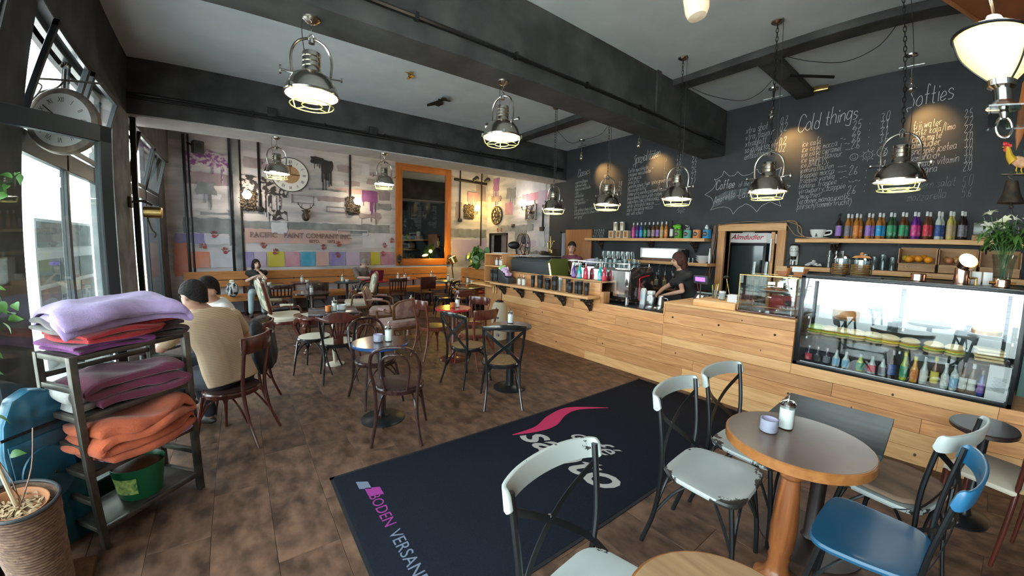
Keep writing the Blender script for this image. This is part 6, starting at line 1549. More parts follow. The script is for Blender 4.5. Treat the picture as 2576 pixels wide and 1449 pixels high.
# wall sconces
def sconce(o, lbl, glow, wall='B', gx=0, en=10, col=(1, .8, .5), plaque=True):
    t = thing('wall_sconce', lbl, 'lamp', o, 0 if wall == 'B' else -90)
    if plaque:
        mb = MB().bb(-.17, .17, -.03, 0, -.22, .2); rr = random.Random(4)
        for k in range(34):
            a = k * 2.4; q = math.sqrt(k / 34); x, z = .17 * q * math.cos(a), .22 * q * math.sin(a)
            mb.sph((x, -.035, z), (rr.uniform(.02, .045), .02, rr.uniform(.02, .045)), 8, 5, rot=(0, rr.uniform(0, 90), 0))
        for k in range(12):
            a = k * PI / 6; mb.sph((.175 * math.copysign(abs(math.cos(a)) ** .5, math.cos(a)), -.015, .215 * math.copysign(abs(math.sin(a)) ** .5, math.sin(a))), .03, 8, 5)
        mb.build('plaque', 'iron', t)
    MB().tube(smoothpts([(gx * .6, -.03, -.06), (gx, -.12, -.07), (gx, -.15, .0)], 5), .011, 8).lathe([(.01, -.02), (.03, .0), (.035, .02)], (gx, -.15, 0), 14).build('arm', 'chrome', t)
    MB().lathe([(.03, .02), (.06, .05), (.09, .1), (.1, .13), (.085, .15), (.075, .17), (.055, .2), (.03, .215), (.001, .22)], (gx, -.15, 0), 20).build('glass_shade', glow, t)
    l_ = bpy.data.lights.new('sconce_light', 'POINT'); l_.energy = en; l_.color = col; l_.shadow_soft_size = .1
    lo = bpy.data.objects.new('sconce_light', l_); COL.objects.link(lo); lo.parent = t; lo.location = (gx, -.32, .12)
sconce((.14, YB, 2.58), 'wall sconce with glowing shade on dark carved plaque, left of the clock', 'globe_warm', en=9, col=(1, .8, .6))
sconce((2.5, YB, 2.62), 'wall sconce with glowing shade between stag head and mirror', 'globe_warm', gx=.09, en=6)
sconce((6.05, YB, 2.68), 'yellow glowing wall sconce right of the tall mirror', 'globe_yellow', gx=.22, en=16, col=(1, .66, .15))
sconce((XE, 8.4, 2.72), 'plain wall sconce with pale glowing shade on the right mural wall', 'globe_warm', 'R', en=8, col=(1, .85, .7), plaque=False)

# mirror
mr_ = thing('tall_mirror', 'huge dark mirror in a flat orange wooden frame on the painted wall', 'mirror', (3.66, YB, 1.03))
for (x0, x1, z0, z1, m) in [(0, .19, 0, 2.87, 'mirror_wood'), (1.54, 1.73, 0, 2.87, 'mirror_wood'), (.19, 1.54, 0, .19, 'mirror_wood_x'), (.19, 1.54, 2.68, 2.87, 'mirror_wood_x')]:
    MB().bb(x0, x1, -.06, -.005, z0, z1).build('frame_board', m, mr_, bev=.004)
MB().bb(.19, 1.54, -.03, -.02, .19, 2.68).build('glass', mat('mirror_dark', (.26, .28, .28), .03, 1.0), mr_, smooth=False)
for x in (3.74, 5.32):
    mb = MB(); rr = random.Random(int(x * 10))
    mb.sph((0, 0, 0), (.07, .05, .12), 12, 8)
    for k in range(14): mb.sph((rr.uniform(-.07, .07), -.04, rr.uniform(-.14, .12)), rr.uniform(.018, .04), 8, 5)
    o = mb.build('carved_mask', 'iron'); o.location = (x, YB - .1, 1.2); tag(o, 'dark carved mask on the %s bottom corner of the mirror frame' % ('left' if x < 4 else 'right'), 'mask')
# clock, stag head
def clock(t, r, zs=1, hands=(3, 0), rom=True, face='white_matte', inner=None):
    "clock face in the xz plane facing -y"
    MB().lathe([(r * .98, 0), (r, .01), (r, .03), (r * .96, .035)], n=48, rot=(90, 0, 0)).build('rim', 'dark_plastic', t)
    MB().lathe([(r * .955, .0355), (.001, .0365)], n=48, rot=(90, 0, 0)).build('dial', face, t)
    if inner: MB().lathe([(r * .5, .0368), (.001, .0378)], n=36, rot=(90, 0, 0)).build('dial_centre', inner, t)
    for k, s_ in enumerate(['XII', 'I', 'II', 'III', 'IIII', 'V', 'VI', 'VII', 'VIII', 'IX', 'X', 'XI']):
        a = PI / 2 - k * PI / 6; me = text_mesh(s_, r * .26, align='CENTER', xs=.62)
        mw = frame((r * .66 * math.cos(a), -.04, r * .66 * math.sin(a)), (math.sin(a), 0, -math.cos(a)), (math.cos(a), 0, math.sin(a)), (0, -1, 0))
        put_mesh(me, 'numeral', 'black_plastic', t, mw)
    for L_, w_, a in ((.5, .02, 90 - hands[0] * 30), (.72, .012, 90 - hands[1] * 30)):
        MB().tube([(0, -.045, 0), (r * L_ * math.cos(R(a)), -.045, r * L_ * math.sin(R(a)))], r * w_, 5).build('hand', 'black_plastic', t)
ck = thing('wall_clock', 'large white wall clock with roman numerals and beige centre', 'clock', (1.04, YB, 3.26)); clock(ck, .41, hands=(3.0, 11.9), inner='crate_wood')
sg = thing('stag_head', 'small dark stag head trophy with antlers on the painted wall', 'trophy', (1.36, YB, 2.28))
MB().tube(smoothpts([(0, -.01, -.02), (0, -.07, .02), (0, -.11, .1)], 4), [.07, .07, .065, .06, .055, .05, .045, .045, .045], 12).build('neck', 'iron', sg)
MB().tube([(0, -.08, .14), (0, -.14, .09), (0, -.19, -.02), (0, -.2, -.07)], [.05, .052, .035, .025], 12).build('head', 'iron', sg)
for s in (-1, 1):
    MB().tube(smoothpts([(s * .03, -.1, .17), (s * .12, -.1, .22), (s * .18, -.12, .33)], 4), [.012] * 5 + [.008] * 4, 6).tube([(s * .1, -.1, .21), (s * .09, -.14, .3)], [.009, .004], 6).tube([(s * .15, -.11, .27), (s * .21, -.13, .29)], [.008, .004], 6).build('antler', 'iron', sg)
    MB().sph((s * .07, -.09, .13), (.035, .012, .018), 8, 6, rot=(0, s * -25, 0)).build('ear', 'iron', sg)
MB().lathe([(.08, 0), (.09, .008), (.07, .02)], n=20, rot=(90, 0, 0), sy=1.3).build('plate', 'iron', sg)
# gear ornament and fan plate on the right mural wall
t = thing('wheel_ornament', 'round black cast iron wheel ornament on the mural wall', 'ornament', (XE, 9.82, 2.57), -90)
mb = MB().tube([(.27 * math.cos(2 * PI * k / 28), -.03, .27 * math.sin(2 * PI * k / 28)) for k in range(28)], .028, 8, closed=True).tube([(.12 * math.cos(2 * PI * k / 20), -.03, .12 * math.sin(2 * PI * k / 20)) for k in range(20)], .02, 8, closed=True)
for k in range(10): a = k * PI / 5; mb.tube([(.12 * math.cos(a), -.03, .12 * math.sin(a)), (.26 * math.cos(a + .2), -.03, .26 * math.sin(a + .2))], .016, 6)
mb.build('wheel', 'iron', t); MB().sph((0, -.03, 0), (.07, .03, .08), 12, 8).build('hub', 'iron', t)
for k in range(12):
    put_mesh(text_mesh('III', .05, align='CENTER'), 'numeral', 'gold', t, frame((.25 * math.sin(k * PI / 6), -.062, .25 * math.cos(k * PI / 6) - .015), (1, 0, 0), (0, 0, 1), (0, -1, 0)))
t = thing('wall_fan', 'old square metal wall fan with curved blades on the mural wall', 'fan', (XE, 8.13, 2.57), -90)
mb = MB().tube([(.2 * math.cos(2 * PI * k / 24), -.06, .2 * math.sin(2 * PI * k / 24)) for k in range(24)], .012, 6, closed=True)
mb.build('ring', 'iron', t)
for (a, b_, c_, d_) in [(-.22, .22, .2, .22), (-.22, .22, -.22, -.2), (-.22, -.2, -.22, .22), (.2, .22, -.22, .22)]: MB().bb(a, b_, -.07, -.0, c_, d_).build('frame_bar', 'nickel', t, bev=.003)
for k in range(5):
    a = k * 72; o = MB().sph((.1, 0, 0), (.09, .008, .045), 12, 6, rot=(25, 0, 0)).build('blade', 'iron', t); o.location = (0, -.05, 0); o.rotation_euler = (0, R(a), 0)
MB().sph((0, -.06, 0), .04, 10, 8).build('hub', 'iron', t)
t = thing('speaker', 'small black loudspeaker in the upper left corner of the back wall', 'speaker', (-.72, YB - .16, 3.62), 20); MB().box((0, 0, 0), (.2, .18, .26)).build('cabinet', 'dark_plastic', t, bev=.02); MB().lathe([(.06, 0), (.03, .01)], (0, -.09, .02), 16, rot=(90, 0, 0)).build('cone', 'black_plastic', t); MB().tube([(0, .05, 0), (-.15, .16, .1)], .02, 6).build('bracket', 'black_metal', t)
t = thing('pipe_rack', 'horizontal black pipe with two dark lamp heads right of the mirror', 'pipe', (5.95, YB - .15, 3.62)); MB().tube([(-.5, 0, 0), (.65, 0, -.03)], .045, 10).build('pipe', 'black_metal', t)
for x in (.2, .62): MB().lathe([(.05, -.1), (.075, .06), (.03, .1)], (x, -.08, .08), 14, rot=(60, 0, 40)).build('lamp_head', 'black_plastic', t)
MB().tube([(-.4, 0, 0), (-.4, .12, 0)], .02, 6).build('bracket', 'black_metal', t)
# brass lamp at the corner of the benches
t = thing('brass_spot', 'brass drum lamp on a black stand glowing yellow at the bench corner', 'lamp', (5.0, 9.42, 0))
MB().tube([(0, 0, 0), (0, 0, .75), (-.05, -.02, 1.0), (0, 0, 1.12)], .014, 8).lathe([(.14, 0), (.14, .015), (.03, .03)], n=20).build('stand', 'black_metal', t)
MB().lathe([(.1, -.09), (.105, -.085), (.11, .09), (.1, .09), (.09, -.05)], (0, 0, 1.2), 24, rot=(-15, -20, 0)).build('drum', 'brass', t)
MB().lathe([(.098, 0), (.001, .01)], (-.03, .02, 1.285), 24, rot=(-15, -20, 0)).build('diffuser', 'globe_yellow', t)
l_ = bpy.data.lights.new('uplight', 'POINT'); l_.energy = 14; l_.color = (1, .62, .08); l_.shadow_soft_size = .05; lo = bpy.data.objects.new('uplight', l_); COL.objects.link(lo); lo.location = (5.0, 9.8, 1.42)
# pedestal fan behind the shelf unit
t = thing('pedestal_fan', 'black pedestal fan standing behind the shelf unit', 'fan', (4.75, 6.1, 0), 75)
MB().lathe([(.2, 0), (.2, .02), (.03, .05), (.018, .08), (.018, 1.45)], n=20).build('stand', 'black_metal', t)
MB().sph((0, .12, 1.64), (.07, .13, .08), 14, 10).tube([(0, .05, 1.45), (0, .08, 1.6)], .02, 8).build('motor', 'black_plastic', t)
mb = MB()
for yy in (-.03, -.13): 
    for r_ in ((.24, .17, .1) if yy != -.03 else (.24,)): mb.tube([(r_ * math.cos(2 * PI * k / 28), yy + (.24 - r_) * (-.25 if yy < -.05 else .25), 1.64 + r_ * math.sin(2 * PI * k / 28)) for k in range(28)], .0035 if r_ < .24 else .008, 5, closed=True)
for k in range(40):
    a = 2 * PI * k / 40
    mb.tube([(.04 * math.cos(a), -.18, 1.64 + .04 * math.sin(a)), (.2 * math.cos(a), -.15, 1.64 + .2 * math.sin(a)), (.24 * math.cos(a), -.08, 1.64 + .24 * math.sin(a)), (.2 * math.cos(a), .0, 1.64 + .2 * math.sin(a)), (.05 * math.cos(a), .03, 1.64 + .05 * math.sin(a))], .0018, 3)
o = mb.build('guard', 'black_metal', t); o['kind'] = 'stuff'
for k in range(3): o = MB().sph((.12, 0, 0), (.1, .006, .07), 12, 6, rot=(25, 0, 0)).build('blade', 'dark_plastic', t); o.location = (0, -.08, 1.64); o.rotation_euler = (0, R(k * 120 + 20), 0)
# cream bin
t = thing('cream_bin', 'rounded cream metal bin standing at the end of the counter', 'bin', (3.72, 5.3, 0))
MB().lathe([(.13, 0), (.14, .01), (.14, .5), (.135, .56), (.11, .63), (.07, .66)], n=32).build('body', 'cream', t); MB().lathe([(.075, .655), (.07, .675), (.03, .685)], n=24).build('lid', 'black_metal', t)
MB().tube(smoothpts([(-.07, 0, .66), (-.03, 0, .7), (.03, 0, .7), (.07, 0, .66)], 4), .006, 6).build('handle', 'brass', t); MB().box((-.098, -.098, .1), (.004, .06, .05), (0, 0, 45), 0).build('badge', 'chrome', t); MB().box((-.1, -.1, .4), (.004, .03, .03), (45, 0, 45)).build('emblem', 'black_plastic', t)

# ceiling ornaments
def butterfly(loc, rz, s, m, lbl):
    t = thing('butterfly', lbl, 'butterfly', loc, rz)
    for k, sgn in enumerate((-1, 1)):
        P = [(0, .02), (sgn * .5, .3), (sgn * .62, .2), (sgn * .4, -.02), (sgn * .42, -.2), (sgn * .2, -.28), (0, -.05)]
        vs = [(x * s, y * s, -.01 - abs(x) * s * .25) for x, y in P]; vs += [(x, y, z + .004) for x, y, z in vs]; n = len(P)
        MB().add(vs, [tuple(range(n)), tuple(range(2 * n - 1, n - 1, -1))] + [(i, n + i, n + (i + 1) % n, (i + 1) % n) for i in range(n)]).build('wing', m, t)
    MB().sph((0, 0, -.01), (.015 * s * 2, .13 * s, .02), 8, 6).build('body', 'black_plastic', t)
mat('butterfly_orange', (.7, .35, .03), .6, col2=(.05, .03, .01), scale=22, lo=.55, hi=.6)
butterfly((2.03, 5.2, HC), 60, .2, 'butterfly_orange', 'small orange and black butterfly on the ceiling between the beams'); butterfly((2.8, 5.8, HC), 100, .42, 'black_plastic', 'large black butterfly on the ceiling between the beams')
t = thing('hanging_paddle', 'pale rounded wooden paddle hanging from the ceiling at the top edge', 'paddle', (1.36, .72, 2.47), rot=(R(-8), R(10), R(10)))
MB().lathe([(.001, 0), (.032, .004), (.042, .03), (.047, .1), (.05, .25), (.04, .5), (.02, .8), (.012, 1.5)], n=20, sx=.75).build('paddle', mat('pale_wood', (.75, .55, .36), .5, col2=(.8, .72, .6), scale=4), t)
# wooden canopy and the big glass lamp top right
wc = thing('wooden_canopy', 'dark orange wooden ceiling board at the top right corner', 'board', (2.9, .09, 3.0), -24)
MB().bb(-2.2, 1.6, -2.2, 0, 0, .03).build('board', mat('board_brown', (.16, .05, .015), .5, col2=(.09, .03, .01), scale=3), wc); MB().bb(-2.2, 1.6, -.015, 0, -.02, .05).build('edge', 'walnut', wc)
MB().bb(-.1, -.05, -.8, -.75, .03, 1.02).bb(1.3, 1.35, -.8, -.75, .03, 1.02).build('hanger', 'black_metal', wc)['kind'] = 'stuff'
gl = thing('glass_bowl_lamp', 'large ribbed glass bowl lamp with polished socket and ring, top right corner', 'lamp', (2.0, -.1, 2.14), 0)
MB().lathe([(.045, .1), (.09, .14), (.13, .19), (.15, .24), (.152, .262), (.146, .262), (.142, .24), (.122, .192), (.085, .148), (.045, .112)], n=72, wob=lambda a, z: 1 + .012 * math.cos(36 * a)).build('glass_shade', mat('lamp_shade', (1, .88, .55), .3, emit=(1, .78, .32), estr=.5), gl)
MB().lathe([(.045, .14), (.03, .2), (.045, .26), (.05, .3), (.03, .34), (.001, .35)], n=20).build('bulb', 'white_glow', gl)
MB().lathe([(.012, -.03), (.018, -.01), (.014, 0), (.06, .005), (.058, .015), (.035, .03), (.036, .07), (.052, .08), (.055, .1), (.047, .11)], n=28).build('socket', 'chrome', gl)
MB().tube([(0, .026 * math.cos(2 * PI * k / 16), -.06 + .036 * math.sin(2 * PI * k / 16)) for k in range(16)], .0065, 8, closed=True).build('ring', 'chrome', gl)
for a in (100, 220, 340):
    c, s = math.cos(R(a)), math.sin(R(a)); MB().tube(smoothpts([(.05 * c, .05 * s, .1), (.1 * c, .1 * s, .14), (.14 * c, .14 * s, .19), (.158 * c, .158 * s, .262)], 4), .004, 6).build('strap', 'gunmetal', gl)
MB().tube([(.158 * math.cos(2 * PI * k / 32), .158 * math.sin(2 * PI * k / 32), .262) for k in range(32)], .006, 6, closed=True).build('rim', 'gunmetal', gl)
MB().bb(-.06, .3, -.35, .05, .0, .006).build('glass_plate', 'clear_refl', gl); MB().tube([(.0, -.0, .33), (.0, 0, .86)], .008, 6).build('rod', 'chrome', gl)
l_ = bpy.data.lights.new('bowl_light', 'POINT'); l_.energy = 22; l_.color = (1, .8, .5); l_.shadow_soft_size = .06; lo = bpy.data.objects.new('bowl_light', l_); COL.objects.link(lo); lo.parent = gl; lo.location = (0, 0, .42)

# ---------------------------------------------------------------- door mat
dm = thing('door_mat', 'long dark blue entrance mat with café lettering lying across the floor', 'mat', (0, 0, 0))
MB().bb(.43, 3.98, 1.24, 2.59, .001, .009).build('pile', 'carpet', dm, bev=.003)
mb = MB()
for (a, b_, c_, d_) in [(.41, 4.0, 1.22, 1.25), (.41, 4.0, 2.58, 2.61), (.41, .44, 1.22, 2.61), (3.97, 4.0, 1.22, 2.61)]: mb.bb(a, b_, c_, d_, 0, .006)
mb.build('rubber_edge', 'carpet_edge', dm)['kind'] = 'stuff'
fm = lambda x, y: frame((x, y, .0096), (0, -1, 0), (1, 0, 0), (0, 0, 1))
put_mesh(text_mesh('santo', .42, shear=.42, offset=.006, depth=.0004, xs=1.0, spacing=1.0), 'lettering', 'mat_cream', dm, fm(1.87, 2.36))
put_mesh(text_mesh('café', .25, shear=.42, offset=.001, depth=.0004, xs=1.0, spacing=1.05), 'lettering', 'mat_cream', dm, fm(2.23, 2.12))
put_mesh(text_mesh('BODEN', .1, depth=.0004), 'lettering', 'mat_magenta', dm, fm(.58, 2.27)); put_mesh(text_mesh('VERSAND', .1, depth=.0004), 'lettering', 'mat_grey', dm, fm(.58, 1.885)); put_mesh(text_mesh('24', .1, depth=.0004), 'lettering', 'mat_pink', dm, fm(.58, 1.4))
up_ = smoothpts([(1.84, 2.4, 0), (2.1, 2.4, 0), (2.35, 2.5, 0), (2.65, 2.52, 0), (2.97, 2.28, 0)], 8); lw_ = smoothpts([(2.97, 2.27, 0), (2.7, 2.42, 0), (2.5, 2.41, 0), (2.28, 2.31, 0), (2.08, 2.31, 0), (1.84, 2.39, 0)], 8)
MB().prism([(p.x, p.y) for p in up_ + lw_], .0092, .0102).build('swoosh', 'mat_pink', dm, smooth=False)
MB().prism([(.55, 2.46), (.62, 2.42), (.62, 2.33), (.55, 2.37)], .0092, .0102).build('logo', 'mat_grey', dm, smooth=False); MB().prism([(.58, 2.36), (.67, 2.32), (.67, 2.23), (.58, 2.27)], .0092, .0102).build('logo', 'mat_magenta', dm, smooth=False)

# ---------------------------------------------------------------- chalk writing
G = {'a': '5i3j1j0h0f2e4f5h 5j5f6e', 'b': '0o0e 0h2j4j5h5f3e1e0f', 'c': '5i3j1j0h0f2e4e5f', 'd': '5o5e 5h3j1j0h0f2e4e5f', 'e': '0g5h4j2j0h0f2e5f', 'f': '4n3o2n2e 0j4j', 'g': '5i3j1j0h0f2e4f5h 5j5b3a0b', 'h': '0o0e 0h2j4j5h5e', 'i': '1j1e 1l1m', 'j': '3j3b1a0b 3l3m', 'k': '0o0e 4j0g4e', 'l': '0o0f1e', 'm': '0j0e 0h2j3h3e 3h5j6h6e', 'n': '0j0e 0h2j4j5h5e', 'o': '2e0f0h2j4j5h5f3e2e', 'p': '0j0a 0h2j4j5h5f3e1e0f', 'r': '0j0e 0h2j4j', 's': '4i3j1j0i1h4g4f3e0e', 't': '2n2f3e4e 0j4j', 'u': '0j0f2e4e5f 5j5e', 'v': '0j2e5j', 'w': '0j1e3i4e6j', 'x': '0j5e 5j0e', 'y': '0j3f 5j1a', 'z': '0j5j0e5e',
     'C': '7m5o2o0k0g2e5e7g', 'S': '6n3o1m5h4e0e1c', 'L': '0o0e5e', 'A': '0e3o6e 1h5h', 'B': '0o0e3e5g3j0j 3j4m3o0o', 'M': '0e1o3h5o6e', 'R': '0e0o4o5l0i5e', 'I': '1o1e', 'E': '5o0o0e5e 0j4j', 'Y': '0o3j6o 3j3e',
     '0': '2e0g0m2o4o5m5g3e2e', '1': '0l2o2e', '2': '0m2o4o5l0e5e', '3': '0n3o5m3j5g3e0f', '4': '4e4o0h5h', '5': '5o1o0j3k5h4e0e', '6': '4o1l0g2e4e5g3i0h', '7': '0o5o2e 1j4j', '8': '3j0m2o4m3j0g2e5g3j', '.': '1e1f', ',': '1e0c', '(': '3o0j0f3a', ')': '0o3j3f0a', '/': '4o0b', '+': '0h4h 2j2f', '?': '0m2o4m2i2h 2e2f', '-': '0h3h', '*': '0m1n 2m3n 4m5n', "'": '1o1l', 'é': '0g5h4j2j0h0f2e5f 2l4n', 'ä': '5i3j1j0h0f2e4f5h 5j5f6e 1l1m 4l4m', 'ü': '0j0f2e4e5f 5j5e 1l1m 4l4m'}
rc = random.Random(21)
def chalk(s_, y, z, h, slope=.05, m='chalk', w=None, adv=1.0):
    t = MB(); u = h / 10; cx = 0; w = w or max(.0026, h * .038); XF = .5
    for ch in s_:
        if ch == ' ': cx += 5 * adv; continue
        g = G.get(ch)
        if not g: cx += 5; continue
        mx = 0; jz = rc.uniform(-.4, .4); js = rc.uniform(.9, 1.1)
        for st_ in g.split(' '):
            p = []
            for i in range(0, len(st_), 2):
                a, b_ = int(st_[i]), ord(st_[i + 1]) - ord('e'); mx = max(mx, a)
                p.append(((cx + a * js) * u * XF + b_ * u * .1, (b_ * js + jz) * u))
            pp = smoothpts([(a, b_, 0) for a, b_ in p], 3) if len(p) > 2 else [Vector((a, b_, 0)) for a, b_ in p]
            t.tube([(XE - .001, y - q.x, z + q.y + q.x * slope) for q in pp], w / 2, 3, up=(1, 0, 0))
        cx += (mx + 2.2) * adv
    return t.build('chalk_line', m, wr, smooth=False)
def col_(lines, y, z0, z1, h, m='chalk', slope=.05):
    for k, s_ in enumerate(lines):
        if s_: chalk(s_, y, z0 + (z1 - z0) * k / max(1, len(lines) - 1), h, slope, m)
chalk('Classics', 6.42, 3.33, .17, .12, adv=.9); chalk('Spezialitäten', 4.83, 3.4, .2, .12, adv=.75); chalk('Cold things', 1.9, 3.44, .22, .1, adv=.95); chalk('Softies', .67, 3.52, .23, .12, adv=.95)
col_(['espresso/doppio', 'espresso lungo', 'espresso macchiato', 'café', 'milchkaffee', 'cappuccino', 'hot chocolate **', 'tee *', '(darjeeling,schwarz,pfefferminz,', 'kräuter,hagebutte,schwarztee,', 'earl grey)'], 6.5, 3.17, 2.33, .082)
col_(['1.8/2.3', '1.8'], 5.62, 3.2, 3.1, .085); col_(['2.2 (lungo)', '2.3 (gr.)'], 5.5, 2.86, 2.77, .085); col_(['2.4', '2.5', '2.6'], 5.2, 2.98, 2.8, .1)
chalk('.', 6.45, 2.22, .1)
col_(['Latte macchiato', 'caramel macchiato *', 'café mocca *', 'chai latte', '(vanilla,power,tiger spice,green tea 2)', 'flavoured latte *', '(amaretto,vanilla,caramel,hazelnut,menthe,', 'macadamia,cocos,irish cream,', 'lebkuchen,zimt,schokolade)', 'white chocolate mocca ***', 'dark chocolate mocca ****', 'mit viel scharf'], 4.95, 3.24, 2.34, .092)
col_(['1.8', '1.9', '1.9', '1.8', '2.1', '2.1'], 4.12, 3.34, 2.86, .09, 'chalk_faint'); col_(['2.3', '2.5', '2.5', '2.3', '2.5', '2.5'], 3.85, 3.34, 2.86, .09); col_(['2.5', '2.7', '2.7', '2.5', '2.7', '2.7'], 3.55, 3.35, 2.86, .1); col_(['2.6', '2.6'], 3.9, 2.6, 2.5, .09)
col_(['xtra shot', 'xtra flavour', 'xtrablatt', 'soja/laktosefr.', 'entkoffeiniert'], 2.64, 3.58, 3.16, .11); col_(['0.7', '0.2', '?', '0.2', '0.2'], 2.14, 3.62, 3.2, .11)
col_(['ice café', 'ice café mocca **', 'ice café caramel **', 'ice café +flavour **', 'ice BAILEYS', 'icekunstlaufen', 'frappée mocca ***', 'frappée vanilla ***', 'banana frappée ***', 'strawberry frappée ****', 'Smoothies ***', '(erdbeer,mango,exotic,', 'pfirsich/sommerfrucht)'], 1.83, 3.22, 2.3, .092, slope=.06)
col_(['2.5', '2.6', '2.6', '2.6', '', '', '.', '2.6', '.', '.', '2.6'], 1.24, 3.36, 2.48, .11); col_(['.', '.', '.', '.', '.', '', '', '.', '.', '.', '.'], 1.06, 3.4, 2.5, .12); col_(['3.0', '3.1', '3.1', '3.6', '', '3.6', '', '3.1', '3.1', '3.6', '3.1'], .94, 3.4, 2.5, .11)
col_(['fiji water', 'fritz kola/limo', 'club-mate', 'almdudler', 'snapple icetea', 'lemonaid+', 'bionade vitamin', 'orangina'], .6, 3.24, 2.68, .1, slope=.08); col_(['bauern salat', 'mozzarella'], .6, 2.48, 2.34, .115, 'chalk_faint', .08)
col_(['2.5', '2.2', '2.2', '3.0', '3.0', '3.0', '3.0', '2.0'], .08, 3.32, 2.68, .1); col_(['5.0', '5.6'], .08, 2.5, 2.37, .12, 'chalk_faint')
def ring_(y, z, r, m='chalk', w=.004, rays=False):
    t = MB().tube([(XE - .001, y + r * math.cos(2 * PI * k / 18), z + r * math.sin(2 * PI * k / 18)) for k in range(18)], w / 2, 3, closed=True, up=(1, 0, 0))
    t.tube([(XE - .001, y + r * .5 * math.cos(a), z + r * .5 * math.sin(a)) for a in (3.5, 4.2, 4.8, 5.4, 5.9)], w / 2, 3, up=(1, 0, 0))
    for s in (-1, 1): t.tube([(XE - .001, y + s * r * .3, z + r * .2), (XE - .001, y + s * r * .3, z + r * .4)], w / 2, 3, up=(1, 0, 0))
    if rays:
        for k in range(8): a = k * PI / 4; t.tube([(XE - .001, y + r * 1.2 * math.cos(a), z + r * 1.2 * math.sin(a)), (XE - .001, y + r * 1.6 * math.cos(a), z + r * 1.6 * math.sin(a))], w / 2, 3, up=(1, 0, 0))
    t.build('chalk_smiley', m, wr, smooth=False)
ring_(1.2, 2.98, .045); ring_(1.05, 2.98, .05, rays=True); ring_(.9, 3.0, .055); ring_(3.72, 2.4, .05, rays=True)
P_ = [(3.27, 2.64), (3.09, 2.8), (3.12, 2.9), (3.06, 2.9), (2.96, 3.02), (2.86, 2.92), (2.73, 2.98), (2.6, 2.9), (2.43, 2.98), (2.3, 2.88), (2.08, 2.96), (2.08, 2.75), (1.94, 2.66), (2.06, 2.55), (2.05, 2.36), (2.2, 2.44), (2.39, 2.29), (2.5, 2.4), (2.62, 2.4), (2.76, 2.27), (2.9, 2.4), (3.15, 2.36), (3.12, 2.52)]
mb = MB()
for i in range(len(P_)):
    a, b_ = Vector((*P_[i], 0)), Vector((*P_[(i + 1) % len(P_)], 0)); c = (a + b_) / 2 + (Vector((2.65, 2.65, 0)) - (a + b_) / 2).normalized() * .03
    mb.tube([(XE - .001, q.x, q.y) for q in smoothpts([a, c, b_], 4)], .003, 3, up=(1, 0, 0))
mb.build('chalk_star', 'chalk', wr, smooth=False)['kind'] = 'stuff'
MB().prism([(3.12, 2.4), (2.55, 2.6), (2.56, 2.69), (2.9, 2.67), (3.08, 2.58)], XE - .0015, XE, plane='yz').build('chalk_smear', 'chalk_smear', wr, smooth=False)
chalk('Coffee', 3.08, 2.7, .15, .05, w=.009); chalk('of the week', 2.7, 2.72, .085, .06); chalk('Amaretto', 3.1, 2.46, .125, .32, w=.006); chalk('-Latte', 2.72, 2.53, .14, .05, w=.006)
# ---------------------------------------------------------------- left side: rack, blankets, plants, clock
rk = thing('metal_rack', 'dark metal shelf rack with ladder ends holding folded blankets', 'rack', (-.75, 2.55, 0), 43.6)
RW, RD = .58, .3
for (x, y) in ((0, 0), (RW, 0), (0, RD), (RW, RD)): MB().bb(x - .018, x + .018, y - .018, y + .018, 0, 1.06).build('post', 'rustpaint', rk, bev=.003)
for x in (0, RW):
    for z in (1.045, .89, .735, .58, .425, .27, .11): MB().bb(x - .014, x + .014, .018, RD - .018, z - .016, z + .014).build('end_bar', 'rustpaint', rk, bev=.003)
for y in (0, RD):
    for z in ((1.045, .73, .43, .11) if y == 0 else (.73, .43, .11, .93)): MB().bb(.018, RW - .018, y - .012, y + .012, z - .014, z + .014).build('long_bar', 'rustpaint', rk, bev=.003)
for z in (1.045, .73, .43, .11): MB().bb(.015, RW - .015, .01, RD - .01, z, z + .012).build('shelf', 'rustpaint', rk, bev=.002)
def blanketm(n, c): mat(n, c, .95, col2=tuple(x * .72 for x in c), scale=9, bump=.35, bscale=120, sheen=.25)
blanketm('wool_lilac', (.42, .3, .56)); blanketm('wool_red', (.5, .025, .035)); blanketm('wool_purple', (.2, .035, .2)); blanketm('wool_plum', (.06, .025, .035)); blanketm('wool_maroon', (.16, .02, .06)); blanketm('wool_rust', (.5, .105, .04)); blanketm('wool_taupe', (.2, .16, .16)); blanketm('wool_grey', (.4, .4, .38))
